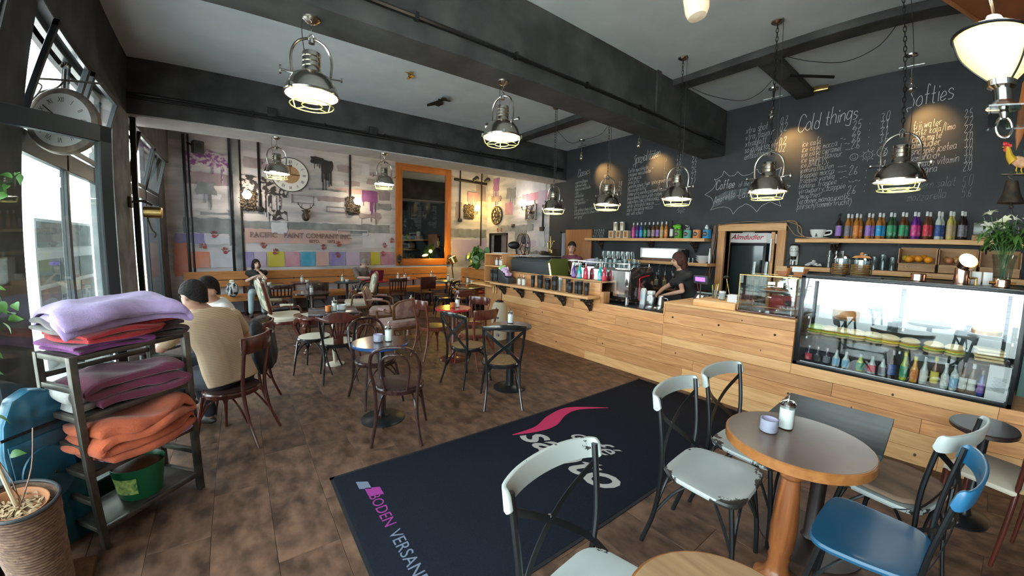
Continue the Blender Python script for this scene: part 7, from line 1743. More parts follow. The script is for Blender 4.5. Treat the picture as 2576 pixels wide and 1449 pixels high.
def folded(loc, label, m, w, d, h, layers, rz=43.6, seed=1, rough=.012, droop=0.0, skew=0.0):
    rr = random.Random(seed); th = h / layers; path = []
    for k in range(layers):
        s = 1 if k % 2 == 0 else -1; z = th * (k + .5); off = rr.uniform(-.02, .02); e = w / 2 + rr.uniform(-.025, .01)
        xs = [-s * (e - .03) + off, -s * e * .5 + off, off, s * e * .5 + off, s * (e - .02) + off]
        path += [(x, z + rr.uniform(-.1, .1) * th) for x in xs]
        if k < layers - 1: path.append((s * (e + th * .12) + off, z + th * .5))
    P = smoothpts([(x, z, 0) for x, z in path], 3); n = len(P); ny = 12; T = .42 * th; vs, fs = [], []
    nz = [[rr.uniform(-1, 1) for _ in range(ny + 1)] for _ in range(layers + 2)]
    for j in range(ny + 1):
        v = j / ny - .5; y = v * d
        for i, p in enumerate(P):
            a, b_ = P[max(i - 1, 0)], P[min(i + 1, n - 1)]; t_ = (b_ - a).normalized(); nn = Vector((-t_.y, t_.x, 0)) * T
            for sg_ in (1, -1):
                x, z = p.x + nn.x * sg_, p.y + nn.y * sg_
                L = min(layers, max(0, int(z / th))); wv = math.sin(x * 17 + seed + L) * math.cos(y * 13 + L * 2 + seed)
                yy = y * (1 + rough * 3 * nz[L][j] * (abs(v) > .45)) + skew * x + rough * 2 * math.sin(x * 9 + seed)
                zz = z + rough * wv * (z / h) - droop * (max(0, abs(x) / (w / 2) - .62) ** 2 * 2.2 + max(0, abs(y) / (d / 2) - .6) ** 2 * 2)
                vs.append((x + rough * math.sin(y * 15 + seed) * .8, yy, zz))
    m2 = 2 * n
    for j in range(ny):
        for i in range(n - 1):
            a = j * m2 + 2 * i; b_ = a + m2
            fs += [(a, a + 2, b_ + 2, b_), (a + 1, b_ + 1, b_ + 3, a + 3)]
        for i in (0, n - 1):
            a = j * m2 + 2 * i; fs.append((a, a + m2, a + m2 + 1, a + 1))
    for j in (0, ny):
        for i in range(n - 1): a = j * m2 + 2 * i; fs.append((a, a + 1, a + 3, a + 2))
    o = MB().add(vs, fs).build('blanket', m, sub=1, ang=80); o.location = loc; o.rotation_euler = (0, 0, R(rz))
    return tag(o, label, 'blanket')
def rloc(u, v, z): 
    c, s = math.cos(R(43.6)), math.sin(R(43.6)); return (-.75 + u * c - v * s, 2.55 + u * s + v * c, z)
folded(rloc(.17, .14, 1.06), 'deep purple blanket at the bottom of the pile on the rack, left', 'wool_purple', .36, .36, .05, 2, seed=2)
folded(rloc(.42, .16, 1.06), 'dark plum brown blanket at the bottom right of the pile on the rack', 'wool_plum', .34, .36, .09, 3, seed=3)
folded(rloc(.22, .13, 1.11), 'bright red folded blanket in the pile on the rack', 'wool_red', .44, .38, .06, 2, seed=4, rough=.02, skew=.15)
folded(rloc(.42, .17, 1.15), 'crimson blanket on the right of the pile under the lilac one', 'wool_red', .36, .38, .05, 2, seed=5)
folded(rloc(.12, .2, 1.17), 'taupe blanket rolled at the left back of the pile', 'wool_taupe', .36, .36, .05, 2, seed=6, rough=.02)
folded(rloc(.44, .17, 1.2), 'dark maroon blanket just under the lilac one', 'wool_maroon', .32, .36, .04, 2, seed=8)
folded(rloc(.27, .13, 1.235), 'large lilac fleece blanket draped over the top of the pile', 'wool_lilac', .66, .52, .075, 2, rz=30, seed=7, rough=.022, droop=.2, skew=.2)
folded(rloc(.3, .14, .745), 'maroon blanket on the second shelf of the rack', 'wool_maroon', .48, .34, .16, 3, seed=9, rough=.02)
folded(rloc(.1, .2, .745), 'pale grey blanket behind the maroon one on the second shelf', 'wool_grey', .2, .26, .14, 3, seed=12)
folded(rloc(.3, .14, .442), 'lilac blanket edge under the rust orange pile', 'wool_lilac', .5, .32, .045, 2, seed=10)
folded(rloc(.29, .1, .487), 'rust orange blankets piled on the third shelf of the rack', 'wool_rust', .56, .4, .2, 4, seed=11, rough=.028, droop=.05, skew=.12)
bk = thing('green_bucket', 'green plastic bucket with leaf label on the bottom shelf of the rack', 'bucket', rloc(.32, .14, .122))
MB().shell([(.105, 0), (.11, .01), (.135, .19), (.14, .2)], n=28, t=.004).build('bucket', mat('bucket_green', (.01, .13, .05), .35), bk)
MB().lathe([(.128, .17), (.06, .2), (.001, .21)], n=20).build('soil', 'knot', bk)
mb = MB()
for k in range(5):
    a = R(215 + k * 12); a2 = R(227 + k * 12); mb.add([(.122 * math.cos(q), .122 * math.sin(q), z) for q, z in ((a, .05), (a2, .05))] + [(.134 * math.cos(q), .134 * math.sin(q), z) for q, z in ((a2, .15), (a, .15))], [(0, 1, 2, 3)])
mb.build('label', mat('leaf_label', (.55, .7, .2), .5, col2=(.05, .2, .05), scale=30), bk)

pt = thing('woven_planter', 'woven rope planter with dying potted plant in the lower left corner', 'planter', (-1.0, 2.25, 0))
mb = MB(); nlev = 34
pr = []
for k in range(nlev):
    z = .03 + .47 * k / nlev; r_ = .145 + .05 * (z / .5) ** .8
    pr += [(r_, z), (r_ + .007, z + .0045), (r_, z + .0105)]
mb.lathe([(.12, .03)] + pr + [(.19, .503), (.19, .4), (.001, .4)], n=40, wob=lambda a, z: 1 + .006 * math.sin(a * 40 + z * 90)).build('woven_body', mat('rope', (.24, .14, .085), .6, col2=(.12, .06, .04), scale=25, stretch=(1, 1, 4), bump=.4, bscale=90), pt)
MB().tube([(.197 * math.cos(2 * PI * k / 36), .197 * math.sin(2 * PI * k / 36), .505) for k in range(36)], .009, 8, closed=True).build('rim', 'dark_plastic', pt)
MB().shell([(.12, .36), (.15, .49), (.155, .495)], n=28, t=.005).build('inner_pot', 'terracotta', pt)
mb = MB(); rq = random.Random(8)
for k in range(170):
    q = rq.uniform(0, .135); a = rq.uniform(0, 6.28); leafmb(mb, (q * math.cos(a), q * math.sin(a), .45 + rq.uniform(0, .03)), (rq.uniform(-1, 1), rq.uniform(-1, 1), rq.uniform(-.2, .4)), .045, .02, .3, n=2)
mb.build('dry_leaves', mat('straw', (.5, .36, .2), .8, rnd=.2, col2=(.25, .15, .08), scale=15), pt)['kind'] = 'stuff'
MB().tube(smoothpts([(0, .02, .42), (-.03, -.04, .8), (-.1, -.08, 1.3)], 6), [.014] * 13, 8).build('cane', mat('cane_m', (.6, .5, .35), .5), pt)
for (a, b_) in [((0, .03, .45), (.12, .1, .8)), ((.02, 0, .45), (-.1, .12, .7)), ((0, -.02, .45), (.05, -.1, .62))]: MB().tube(smoothpts([a, (Vector(a) + Vector(b_)) / 2 + Vector((.03, 0, 0)), b_], 4), .004, 5).build('dry_twig', 'walnut', pt)
lfm = MB(); leafmb(lfm, (0, 0, 0), (1, 0, .25), .085, .06, .4, n=5); lfm = lfm.build('leaf', 'leaf', mesh_only=True)
def leaf_at(par, p, rot, s=1):
    o = bpy.data.objects.new('leaf', lfm); COL.objects.link(o); o.parent = par; o.location = p; o.rotation_euler = rot; o.scale = (s, s, s)
for k in range(16):
    z = .72 + .04 * k; leaf_at(pt, (-.02 - .1 * (z - .6) + rq.uniform(-.08, .08), -.04 + rq.uniform(-.08, .08), z), (rq.uniform(-.5, .5), rq.uniform(-.3, .5), rq.uniform(0, 6.28)), rq.uniform(.7, 1.1))
mb = MB().bb(-.22, .22, -.2, .22, .0, .028); mb.build('wooden_board', 'walnut', pt, bev=.004)
vn = thing('climbing_vine', 'green climbing vine with broad leaves along the left window door', 'vine', (-1.13, 2.52, 0))
path = smoothpts([(-.12, 0, .0), (-.1, .05, .7), (-.02, .12, 1.15), (.06, .2, 1.32), (-.02, .15, 1.55), (.05, .22, 1.85), (.1, .3, 1.92)], 6)
MB().tube(path, .005, 6).build('stem', 'leaf_dark', vn)
for k in range(34):
    p = path[rq.randrange(8, len(path))]; leaf_at(vn, p + Vector((rq.uniform(-.09, .09), rq.uniform(-.05, .05), rq.uniform(-.06, .06))), (rq.uniform(-1, 1), rq.uniform(-.5, 1), rq.uniform(0, 6.28)), rq.uniform(.6, 1.15))
# blue retro cabinet
cb_ = thing('blue_cabinet', 'worn blue metal cabinet with rounded top and embossed circle beside the rack', 'cabinet', (-1.0, 2.66, 0), 49)
O = [(-.2, .0), (.2, .0), (.2, .62), (.17, .76), (.1, .87), (0, .9), (-.1, .87), (-.17, .76), (-.2, .62)]
mat('blue_worn', (.02, .13, .22), .35, .3, col2=(.008, .045, .08), scale=6, lo=.45, hi=.7, coat=.2)
MB().prism(O, -.05, .05, plane='xz').build('body', 'blue_worn', cb_, bev=.02)
MB().bb(-.175, .175, -.062, -.05, .24, .66).build('door', 'blue_worn', cb_, bev=.02)
MB().lathe([(.15, 0), (.145, .008), (.12, .004), (.001, .012)], (0, -.062, .45), 32, rot=(90, 0, 0)).build('embossed_disc', 'blue_worn', cb_)
MB().tube([(-.2, -.052, .7), (.2, -.052, .7)], .008, 6).build('seam', 'black_metal', cb_)
MB().sph((.03, -.075, .45), .008, 8, 6).build('rivet', 'black_metal', cb_)
# station clock
sc_ = thing('station_clock', 'weathered round station clock hanging on a wrought iron bracket by the window', 'clock', (-1.1, 3.95, 2.47))
MB().lathe([(.19, 0), (.225, .01), (.235, .03), (.235, .08), (.225, .1), (.19, .11)], n=48, rot=(90, 0, 0)).build('case', mat('clock_case', (.17, .13, .11), .5, .3, col2=(.3, .24, .2), scale=12), sc_)
cl2 = bpy.data.objects.new('face', None)
t = bpy.data.objects.new('x', None); bpy.data.objects.remove(t); bpy.data.objects.remove(cl2)
dial = MB().lathe([(.188, .1102), (.001, .113)], n=48, rot=(90, 0, 0)).build('dial', 'white_matte', sc_)
for k, s_ in enumerate(['XII', 'I', 'II', 'III', 'IIII', 'V', 'VI', 'VII', 'VIII', 'IX', 'X', 'XI']):
    a = PI / 2 - k * PI / 6; put_mesh(text_mesh(s_, .052, align='CENTER', xs=.65), 'numeral', 'black_plastic', sc_, frame((.125 * math.cos(a), -.1145, .125 * math.sin(a)), (math.sin(a), 0, -math.cos(a)), (math.cos(a), 0, math.sin(a)), (0, -1, 0)))
for L_, a in ((.1, -80), (.15, 140)): MB().tube([(0, -.118, 0), (L_ * math.cos(R(a)), -.118, L_ * math.sin(R(a)))], .004, 5).build('hand', 'black_plastic', sc_)
mb = MB().tube([(-.22, -.05, .3), (.25, -.05, .3)], .008, 6).tube(smoothpts([(-.22, -.05, .12), (-.16, -.05, .2), (-.05, -.05, .24), (0, -.05, .3)], 5), .007, 6).tube(smoothpts([(-.22, -.05, .28), (-.15, -.05, .25), (-.18, -.05, .18)], 5), .006, 6).tube([(0, -.05, .22), (0, -.05, .38)], .01, 6)
for k in range(5): a = R(30 + 30 * k); mb.sph((.03 * math.cos(a), -.05, .39 + .03 * math.sin(a)), .016, 8, 6)
mb.build('bracket', 'iron', sc_)['kind'] = 'stuff'
# brass lamp on the column between the windows
t = thing('brass_wall_lamp', 'brass drum lamp head on a black arm by the second window', 'lamp', (-1.2, 6.6, 2.0), 0)
MB().lathe([(.07, -.09), (.075, -.085), (.075, .09), (.06, .1)], (.22, 0, .0), 24, rot=(0, 90, 0)).build('head', 'brass', t)
MB().tube(smoothpts([(0, 0, .12), (.12, 0, .14), (.22, 0, .09)], 5), .015, 8).tube(smoothpts([(.16, 0, -.06), (.2, 0, -.22), (.24, 0, -.28), (.22, 0, -.33)], 5), .009, 6).build('arm', 'iron', t); MB().box((.0, 0, .12), (.03, .1, .14)).build('wall_plate', 'iron', t, bev=.005)
# outside: poster board, hedge and a street tree
t = thing('poster_board', 'tall framed board of dark poster pictures outside the window', 'board', (-2.25, 6.8, -.04), 0)
MB().bb(-.05, 0, 0, 2.4, 0, 1.95).build('panel', 'white_matte', t, bev=.005)
mat('poster_dark', (.04, .06, .06), .6, col2=(.12, .16, .13), scale=5); mat('poster_brown', (.14, .07, .04), .6, col2=(.05, .06, .07), scale=5); mat('poster_red', (.3, .1, .08), .6, col2=(.08, .06, .05), scale=6)
for (y, z, w_, h_, m) in [(.06, 1.58, 1.1, .33, 'poster_dark'), (1.22, 1.58, 1.12, .33, 'poster_dark'), (.06, 1.1, .72, .32, 'poster_dark'), (.84, 1.1, .78, .32, 'poster_dark'), (1.68, 1.1, .66, .32, 'poster_dark'), (.06, .62, .72, .42, 'poster_red'), (.84, .62, .78, .28, 'poster_brown'), (1.68, .62, .66, .42, 'poster_brown'), (.06, .15, .72, .4, 'poster_dark'), (.84, .15, .78, .4, 'poster_brown'), (1.68, .15, .66, .4, 'poster_dark')]:
    MB().bb(0, .006, y, y + w_, z, z + h_).build('poster', m, t)
tr = thing('street_tree', 'leafy street tree standing on the pavement outside the left window', 'tree', (-5.5, 10.5, -.04))
MB().tube([(0, 0, 0), (.05, 0, 1.6), (0, .1, 2.8)], [.12, .09, .05], 10).build('trunk', 'walnut', tr)
mb = MB(); rt = random.Random(12)
for k in range(900):
    v = Vector((rt.gauss(0, 1), rt.gauss(0, 1), rt.gauss(0, .8))).normalized() * rt.uniform(.5, 1.5); leafmb(mb, v + Vector((0, 0, 3.5)), (rt.uniform(-1, 1), rt.uniform(-1, 1), rt.uniform(-1, 1)), .2, .14, .3, n=2)
mb.build('crown', 'leaf', tr)['kind'] = 'stuff'
# ---------------------------------------------------------------- people
mat('skin', (.52, .3, .22), .5, col2=(.46, .25, .18), scale=8); mat('skin_pale', (.6, .4, .32), .5); mat('hair_dark', (.012, .009, .008), .75, bump=.9, bscale=70, spec=.25); mat('hair_grey', (.22, .2, .19), .6, bump=.5, bscale=90)
mat('hair_brown', (.05, .018, .012), .7, bump=.9, bscale=60, spec=.3); mat('eye', (.05, .03, .02), .2); mat('lips', (.35, .12, .1), .5); mat('glasses', (.02, .02, .02), .2)
mat('shirt_stripe', (.6, .47, .31), .85, col2=(.45, .33, .2), scale=3, bump=.2, bscale=8); mat('shirt_white', (.72, .72, .7), .8); mat('tee_black', (.015, .014, .015), .8); mat('shirt_grey', (.13, .11, .1), .8, col2=(.18, .155, .14), scale=12); mat('tee_maroon', (.12, .03, .045), .8); mat('apron_red', (.2, .02, .02), .7)
mat('jeans_light', (.28, .38, .43), .8, col2=(.4, .5, .53), scale=7); mat('jeans_dark', (.02, .025, .035), .8); mat('trousers_grey', (.2, .19, .17), .8); mat('shoe', (.03, .025, .022), .5); mat('jacket', (.012, .014, .02), .5, bump=.4, bscale=14)
# stripes of the shirt
nt_ = M['shirt_stripe'].node_tree
wv = nt_.nodes.new('ShaderNodeTexWave'); wv.wave_type = 'BANDS'; wv.bands_direction = 'Z'; wv.inputs['Scale'].default_value = 26; wv.inputs['Distortion'].default_value = .6
tcn = nt_.nodes.new('ShaderNodeTexCoord'); cr_ = nt_.nodes.new('ShaderNodeValToRGB'); cr_.color_ramp.elements[0].color = (.58, .43, .29, 1); cr_.color_ramp.elements[1].color = (.42, .3, .19, 1); cr_.color_ramp.elements[0].position = .35; cr_.color_ramp.elements[1].position = .7
nt_.links.new(tcn.outputs['Object'], wv.inputs['Vector']); nt_.links.new(wv.outputs['Fac'], cr_.inputs[0]); nt_.links.new(cr_.outputs[0], nt_.nodes['Principled BSDF'].inputs['Base Color'])

def loft(mb, secs, n=20):
    "secs: (centre, right axis, forward axis, rx, ry)"
    vs, fs = [], []
    for c, r_, f_, rx, ry in secs:
        for k in range(n):
            a = 2 * PI * k / n; vs.append(c + r_ * (rx * math.cos(a)) + f_ * (ry * math.sin(a)))
    for i in range(len(secs) - 1):
        for k in range(n):
            a, b_ = i * n + k, i * n + (k + 1) % n; fs.append((a, b_, b_ + n, a + n))
    fs += [tuple(range(n - 1, -1, -1)), tuple((len(secs) - 1) * n + k for k in range(n))]
    mb.add(vs, fs)
def fuse(mb, name, m, parent, vox=.012, smooth=4):
    me = mb.build(name, m, mesh_only=True); o = bpy.data.objects.new(name, me); COL.objects.link(o)
    r_ = o.modifiers.new('r', 'REMESH'); r_.mode = 'VOXEL'; r_.voxel_size = vox; r_.use_smooth_shade = True
    s_ = o.modifiers.new('s', 'SMOOTH'); s_.iterations = smooth; s_.factor = .5
    dg = bpy.context.evaluated_depsgraph_get(); me2 = bpy.data.meshes.new_from_object(o.evaluated_get(dg)); o.modifiers.clear(); o.data = me2; me2.name = name
    o.parent = parent
    return o
def taper(mb, pts, rs, n=12):
    P = smoothpts(pts, 5); k = len(P); m_ = len(rs) - 1
    rr = []
    for i in range(k):
        u = i / (k - 1) * m_; j = min(int(u), m_ - 1); rr.append(rs[j] + (rs[j + 1] - rs[j]) * (u - j))
    mb.tube(P, rr, n); mb.sph(P[0], rs[0] * .98, 10, 8).sph(P[-1], rs[-1] * .98, 10, 8)
def hand_mesh(mb, wrist, d, up, s=1, curl=.5, side=1):
    d = Vector(d).normalized(); up = Vector(up); up = (up - d * up.dot(d)).normalized(); w = d.cross(up) * side
    c = Vector(wrist)
    old = mb.xf
    loft(mb, [(c, w, up, .026 * s, .018 * s), (c + d * .03 * s, w, up, .034 * s, .015 * s), (c + d * .07 * s, w, up, .042 * s, .014 * s), (c + d * .088 * s, w, up, .038 * s, .011 * s)], 12)
    for k, (o_, L) in enumerate(((-.03, .062), (-.01, .074), (.011, .07), (.03, .055))):
        a = c + d * .082 * s + w * o_ * s; q = L * s
        p1 = a + d * q * .42 - up * q * .1 * curl; p2 = p1 + (d * (1 - curl * .6) - up * curl).normalized() * q * .33; p3 = p2 + (d * (1 - curl) - up * (curl + .25)).normalized() * q * .27
        mb.tube([a - d * .01, a, p1, p2, p3], [.0092 * s, .0092 * s, .0088 * s, .008 * s, .006 * s], 8)
    a = c + d * .022 * s - w * .026 * s
    mb.tube([a, a + (d * .6 - w * .7 - up * .2).normalized() * .032 * s, a + (d * .9 - w * .5 - up * .5).normalized() * .058 * s], [.013 * s, .011 * s, .008 * s], 8)
def person(name_label, J, face, look, hair='hair_dark', shirt='tee_black', sleeve=.5, legs='jeans_dark', skin='skin', female=False, hairlen=0, sh_w=.2, lower=True, glasses=False, hip_w=None, vox=.012, bald=0, bulk=1.0):
    """J: pelvis, chest, neck, head (centre), el/er elbows, hl/hr hands, kl/kr knees, al/ar ankles"""
    t = thing('person', name_label, 'person', (0, 0, 0))
    V = {k: Vector(v) for k, v in J.items()}
    f = Vector((face[0], face[1], 0)).normalized(); r_ = Vector((f.y, -f.x, 0)); lk = Vector(look).normalized()
    up = (V['neck'] - V['pelvis']).normalized(); fr = (f - up * f.dot(up)).normalized()
    sR, sL = V['chest'] + r_ * sh_w * .88 + up * .05, V['chest'] - r_ * sh_w * .88 + up * .05
    if 'sr' in V: sR = V['sr']
    if 'sl' in V: sL = V['sl']
    k_ = .88 if female else 1
    body = MB(); cl = MB(); pants = MB()
    mid = V['pelvis'].lerp(V['chest'], .5)
    def torso(mb, g):
        k_ = (.88 if female else 1) * bulk
        loft(mb, [(V['pelvis'] - up * .06, r_, fr, (.155 * bulk + g) * (1.05 if female else 1), .11 * bulk + g), (V['pelvis'] + up * .06, r_, fr, .152 * bulk + g, .11 * bulk + g), (mid, r_, fr, .142 * k_ + g, .105 * bulk + g), (V['chest'] - up * .08, r_, fr, .165 * k_ + g, .118 + g), (V['chest'] + up * .02, r_, fr, (sh_w * .88) + g, .11 + g), (V['chest'] + up * .09, r_, fr, sh_w * .72 + g, .085 + g), (V['chest'].lerp(V['neck'], .75) + up * .02, r_, fr, .085 + g, .07 + g)], 22)
    torso(body, 0)
    taper(body, [V['chest'] + up * .08, V['neck'], V['head'] - Vector((0, 0, .07))], [.062, .052, .052])
    for s_, e_, h_ in ((sR, V['er'], V['hr']), (sL, V['el'], V['hl'])):
        taper(body, [s_, s_.lerp(e_, .5), e_], [.052 * k_, .045 * k_, .037 * k_]); taper(body, [e_, e_.lerp(h_, .4), h_], [.037 * k_, .036 * k_, .024 * k_])
        dd = (h_ - e_).normalized(); hand_mesh(body, h_ - dd * .01, dd, Vector((0, 0, 1)) if abs(dd.z) < .8 else f, .92 * k_ + .06, .55, 1 if s_ is sR else -1)
    hip = hip_w or .09
    if lower:
        for sg, kn, an in ((1, V['kr'], V['ar']), (-1, V['kl'], V['al'])):
            h0 = V['pelvis'] + r_ * hip * sg - up * .03
            taper(body, [h0, h0.lerp(kn, .5), kn], [.082, .07, .053]); taper(body, [kn, kn.lerp(an, .35), an], [.052, .052, .036])
            taper(pants, [h0, h0.lerp(kn, .5), kn], [.096, .084, .066]); taper(pants, [kn, kn.lerp(an, .35), an + Vector((0, 0, .03))], [.066, .062, .052])
        loft(pants, [(V['pelvis'] - up * .07, r_, fr, .165, .12), (V['pelvis'] + up * .07, r_, fr, .16, .115)], 20)
    # head with jaw, brow, nose, ears
    H = V['head']; ux = Vector((lk.y, -lk.x, 0)); ux = ux.normalized() if ux.length > .05 else r_; uz = ux.cross(lk).normalized()
    old = body.xf
    Mx = Matrix(((ux.x, lk.x, uz.x, H.x), (ux.y, lk.y, uz.y, H.y), (ux.z, lk.z, uz.z, H.z), (0, 0, 0, 1)))
    hs = .95 if female else 1
    body.xf = Mx
    body.sph((0, -.012, .02), (.074 * hs, .092 * hs, .094 * hs), 18, 14).sph((0, .028, -.045), (.056 * hs, .058 * hs, .062 * hs), 14, 10)
    body.lathe([(.001, 0), (.012, .006), (.015, .03), (.008, .055)], (0, .086, -.04), 8, rot=(-12, 0, 0)).sph((0, .098, -.03), (.012, .014, .011), 8, 6)
    body.sph((0, .072, -.066), (.024, .014, .01), 8, 6)
    for s in (-1, 1): body.sph((s * .074, -.006, -.012), (.01, .02, .03), 8, 6)
    body.xf = old
    b = fuse(body, 'body', skin, t, vox)
    torso(cl, .014)
    for s_, e_, h_ in ((sR, V['er'], V['hr']), (sL, V['el'], V['hl'])):
        if sleeve <= 1: taper(cl, [s_ - up * .01, s_.lerp(e_, sleeve * .5), s_.lerp(e_, sleeve)], [.067, .063, .062])
        else: taper(cl, [s_, s_.lerp(e_, .5), e_], [.067, .06, .052]); taper(cl, [e_, e_.lerp(h_, (sleeve - 1))], [.052, .045])
    fuse(cl, 'shirt', shirt, t, vox, 3)
    if lower:
        fuse(pants, 'trousers', legs, t, vox, 3)
        for sg, an in ((1, V['ar']), (-1, V['al'])):
            mb = MB(); fd = Vector(J.get('foot', face) + ((0,) if len(J.get('foot', face)) == 2 else ())).normalized()
            mb.sph((0, 0, 0), (.045, .12, .04), 14, 8); o = mb.build('shoe', 'shoe', t); o.location = an + fd * .06 + Vector((0, 0, -.045)); o.rotation_euler = (0, 0, math.atan2(fd.y, fd.x) - PI / 2)
    hb = MB(); hb.xf = Mx
    n, m_ = 20, 12; vs, fs = [], []
    cut = lambda a: .006 + .035 * max(0, math.sin(a)) - .065 * max(0, -math.sin(a)) if hairlen == 0 else -.075 + .12 * max(0, math.sin(a))
    for i in range(m_ + 1):
        for k in range(n):
            a = 2 * PI * k / n; zc = cut(a); top = .02 + .105 * hs + (0 if not bald else -.012); u = i / m_; z = top + (zc - .02 * (math.sin(a) < 0) - top) * (1 - math.cos(u * PI / 2)) if u < 1 else zc - .02 * (math.sin(a) < 0)
            q = max(0, 1 - ((z - .02) / (.106 * hs)) ** 2) ** .5 if z > .02 else 1 - .12 * (.02 - z) / .1
            g = 1 + .02 * math.sin(a * 7 + i)
            vs.append((.083 * hs * q * math.cos(a) * g, -.012 + .1 * hs * q * math.sin(a) * g, z))
    for i in range(m_):
        for k in range(n): a, b_ = i * n + k, i * n + (k + 1) % n; fs.append((a, b_, b_ + n, a + n))
    fs.append(tuple(range(n)))
    hb.add(vs, fs)
    if hairlen: hb.sph((0, -.055, -.05), (.088, .065, .1 + .03 * hairlen), 14, 10).sph((.06, -.01, -.03), (.03, .05, .07), 10, 8).sph((-.06, -.01, -.03), (.03, .05, .07), 10, 8)
    hb.build('hair', hair, t, ang=180)
    for s in (-1, 1):
        e = MB(); e.xf = Mx; e.sph((s * .03, .076, .003), (.012, .008, .007), 8, 6).build('eye', 'eye', t)
        e = MB(); e.xf = Mx; e.sph((s * .03, .08, .022), (.018, .006, .004), 8, 6).build('eyebrow', hair, t)
    e = MB(); e.xf = Mx; e.sph((0, .085, -.067), (.02, .006, .006), 8, 6).build('lips', 'lips', t)
    if glasses:
        e = MB(); e.xf = Mx
        for s in (-1, 1): e.tube([(s * .032 + .022 * math.cos(2 * PI * k / 12), .095, .003 + .016 * math.sin(2 * PI * k / 12)) for k in range(12)], .002, 4, closed=True)
        e.tube([(-.075, -.01, .005), (-.055, .09, .005)], .002, 4).tube([(.075, -.01, .005), (.055, .09, .005)], .002, 4).build('glasses', 'glasses', t)
    return t
# man in striped shirt, back to the camera
person('seated man in a beige striped t-shirt seen from behind, leaning to the table', dict(pelvis=(-.13, 3.66, .54), chest=(-.24, 3.7, .98), neck=(-.3, 3.71, 1.1), head=(-.345, 3.7, 1.205), sr=(-.1, 3.87, 1.0), sl=(-.42, 3.6, 1.0), er=(.0, 3.98, .76), hr=(-.27, 4.08, .785), el=(-.58, 3.68, .79), hl=(-.62, 3.92, .785), kr=(-.38, 3.98, .5), kl=(-.5, 3.85, .5), ar=(-.32, 3.98, .1), al=(-.5, 3.95, .1)), (-.66, .75), (-.75, .6, -.2), shirt='shirt_stripe', sleeve=.62, sh_w=.235, vox=.009, bulk=1.22)
person('seated man in a white shirt behind the striped one, dark hair', dict(pelvis=(-.12, 4.42, .54), chest=(-.22, 4.36, .97), neck=(-.26, 4.3, 1.09), head=(-.29, 4.24, 1.19), er=(-.25, 4.62, .8), hr=(-.55, 4.5, .785), el=(-.35, 4.12, .78), hl=(-.6, 4.15, .785), kr=(-.5, 4.5, .5), kl=(-.5, 4.3, .5), ar=(-.5, 4.5, .1), al=(-.52, 4.3, .1)), (-.93, -.3), (-.75, -.62, -.15), shirt='shirt_white', sleeve=.6, sh_w=.225, vox=.011, bulk=1.1)
round_table('round dark table of the two men at the left window', (-.75, 4.15, 0), .3, .76, 'dark_top')
jk = thing('dark_jacket', 'dark jacket hanging over the back of the white-shirted man\'s chair', 'jacket', (.13, 4.3, 0), 72)
mb = MB(); n = 24
secs = []
for z, w_, d_, y in [(.36, .2, .05, -.05), (.5, .23, .06, -.05), (.7, .24, .055, -.02), (.85, .22, .06, .0), (.9, .14, .05, .02)]: secs.append((Vector((0, y, z)), Vector((1, 0, 0)), Vector((0, 1, 0)), w_, d_))
loft(mb, secs, n); mb.v = [(x + .012 * math.sin(z * 25 + y * 9), y + .014 * math.sin(x * 40 + z * 6), z + .02 * math.sin(x * 20) * (z < .4)) for x, y, z in mb.v]
mb.build('jacket', 'jacket', jk, sub=1)
mb = MB(); taper(mb, [(-.2, 0, .84), (-.27, -.02, .6), (-.24, -.05, .42)], [.06, .05, .045]); mb.build('sleeve', 'jacket', jk)
# seated woman
person('seated woman in a black t-shirt and pale jeans on the bench, hand at her chin', dict(pelvis=(.25, 9.98, .53), chest=(.25, 9.98, .9), neck=(.25, 9.96, 1.03), head=(.25, 9.93, 1.14), er=(.42, 9.72, .82), hr=(.3, 9.78, .98), el=(.05, 9.78, .78), hl=(.22, 9.72, .88), kr=(.12, 9.58, .5), kl=(.38, 9.58, .5), ar=(.1, 9.5, .1), al=(.34, 9.5, .1)), (0, -1), (.35, -1, .15), shirt='tee_black', legs='jeans_light', skin='skin_pale', female=True, hairlen=1, sh_w=.185, sleeve=.5)
person('grey-haired seated man with glasses in a grey shirt, reading at a maroon laptop', dict(pelvis=(2.62, 9.98, .53), chest=(2.6, 9.95, .92), neck=(2.62, 9.92, 1.03), head=(2.65, 9.87, 1.12), er=(2.42, 9.66, .78), hr=(2.68, 9.5, .78), el=(2.88, 9.66, .78), hl=(2.84, 9.5, .78), kr=(2.52, 9.5, .52), kl=(2.75, 9.52, .56), ar=(2.5, 9.42, .12), al=(2.62, 9.3, .16)), (0, -1), (.45, -.8, -.35), hair='hair_grey', shirt='shirt_grey', legs='trousers_grey', skin='skin_pale', glasses=True, sleeve=.9)
lt = thing('laptop', 'open maroon laptop with white round logo on the red table', 'laptop', (2.76, 9.22, .742), 186)
MB().bb(-.17, .17, -.24, -.01, 0, .018).build('base', 'dark_plastic', lt, bev=.003); MB().box((0, .03, .13), (.34, .012, .24), (-14, 0, 0)).build('lid', mat('maroon_lid', (.16, .02, .05), .35), lt, bev=.004)
MB().lathe([(.028, 0), (.001, .002)], (0, .04, .14), 16, rot=(-104, 0, 0)).build('logo', 'white_matte', lt)
o = MB().lathe([(.12, 0), (.13, .01), (.125, .02)], n=20).build('red_tray', 'red_paint'); o.location = (2.5, 9.35, .742); o.scale = (1, .7, 1); tag(o, 'red round tray on the laptop table in front of the grey-haired man', 'tray')
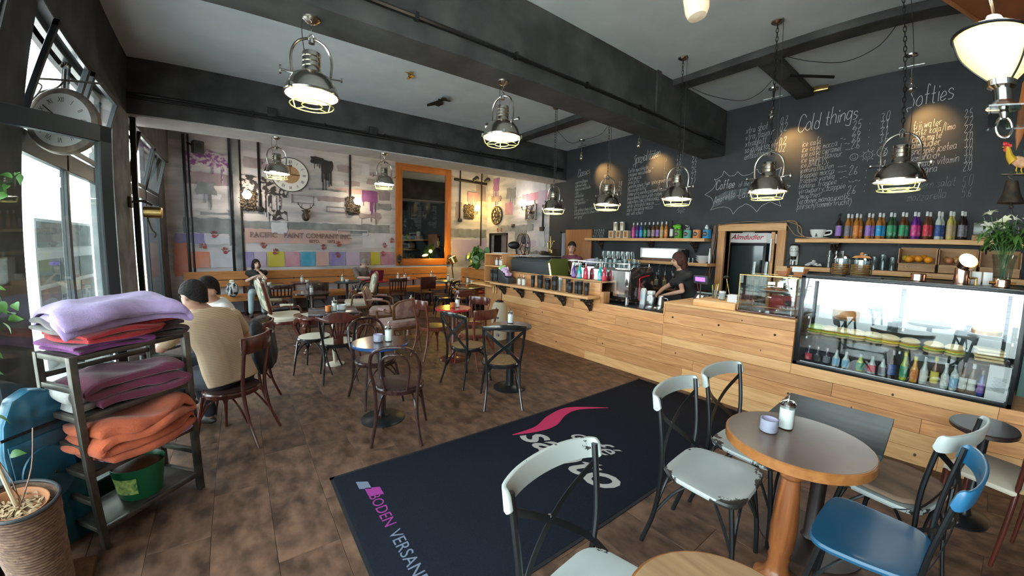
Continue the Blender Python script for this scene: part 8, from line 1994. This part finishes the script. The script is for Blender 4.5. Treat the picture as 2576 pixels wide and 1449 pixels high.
# barman and barmaid
person('barman in a maroon t-shirt standing behind the counter, looking to the right', dict(pelvis=(5.32, 5.1, .98), chest=(5.28, 5.12, 1.36), neck=(5.27, 5.12, 1.5), head=(5.25, 5.1, 1.62), er=(5.1, 4.9, 1.12), hr=(4.95, 4.85, 1.1), el=(5.08, 5.36, 1.12), hl=(4.92, 5.2, 1.1), kr=(5.3, 5.0, .5), kl=(5.3, 5.2, .5), ar=(5.3, 5.0, .1), al=(5.3, 5.2, .1)), (-1, -.2), (-.8, -.6, 0), shirt='tee_maroon', sh_w=.205)
bm = person('barmaid with dark hair in black t-shirt and red apron, bending over the worktop', dict(pelvis=(5.42, 2.72, .88), chest=(5.3, 2.8, 1.24), neck=(5.24, 2.84, 1.37), head=(5.2, 2.86, 1.49), er=(5.05, 2.68, 1.05), hr=(4.95, 2.9, .98), el=(5.16, 3.05, 1.05), hl=(4.98, 3.05, .96), kr=(5.4, 2.62, .48), kl=(5.4, 2.8, .48), ar=(5.4, 2.62, .1), al=(5.4, 2.8, .1)), (-.8, .55), (-.6, .75, -.25), shirt='tee_black', female=True, hairlen=2, hair='hair_brown', sh_w=.185, sleeve=.6)
mb = MB(); mb.tube(smoothpts([(5.4, 2.6, .95), (5.36, 2.66, 1.2), (5.28, 2.75, 1.33)], 5), [1] * 11, sec=(.05, .01), up=(.7, -.6, .3)).tube(smoothpts([(5.5, 2.72, .95), (5.42, 2.78, 1.2), (5.3, 2.88, 1.33)], 5), [1] * 11, sec=(.05, .01), up=(.7, -.6, .3)); mb.build('apron_strap', 'apron_red', bm)['kind'] = 'stuff'
# striped rucksack on the bench beside the woman
t = thing('rucksack', 'black and white striped rucksack on the bench left of the seated woman', 'bag', (-.22, 9.75, .45)); MB().sph((0, 0, .16), (.12, .09, .17), 16, 10).build('bag', mat('stripe_bag', (.02, .02, .02), .7, col2=(.6, .6, .6), scale=9, stretch=(3, 3, .5), lo=.49, hi=.52), t); MB().sph((0, 0, .34), (.05, .04, .03), 10, 6).build('cap', 'cream', t)
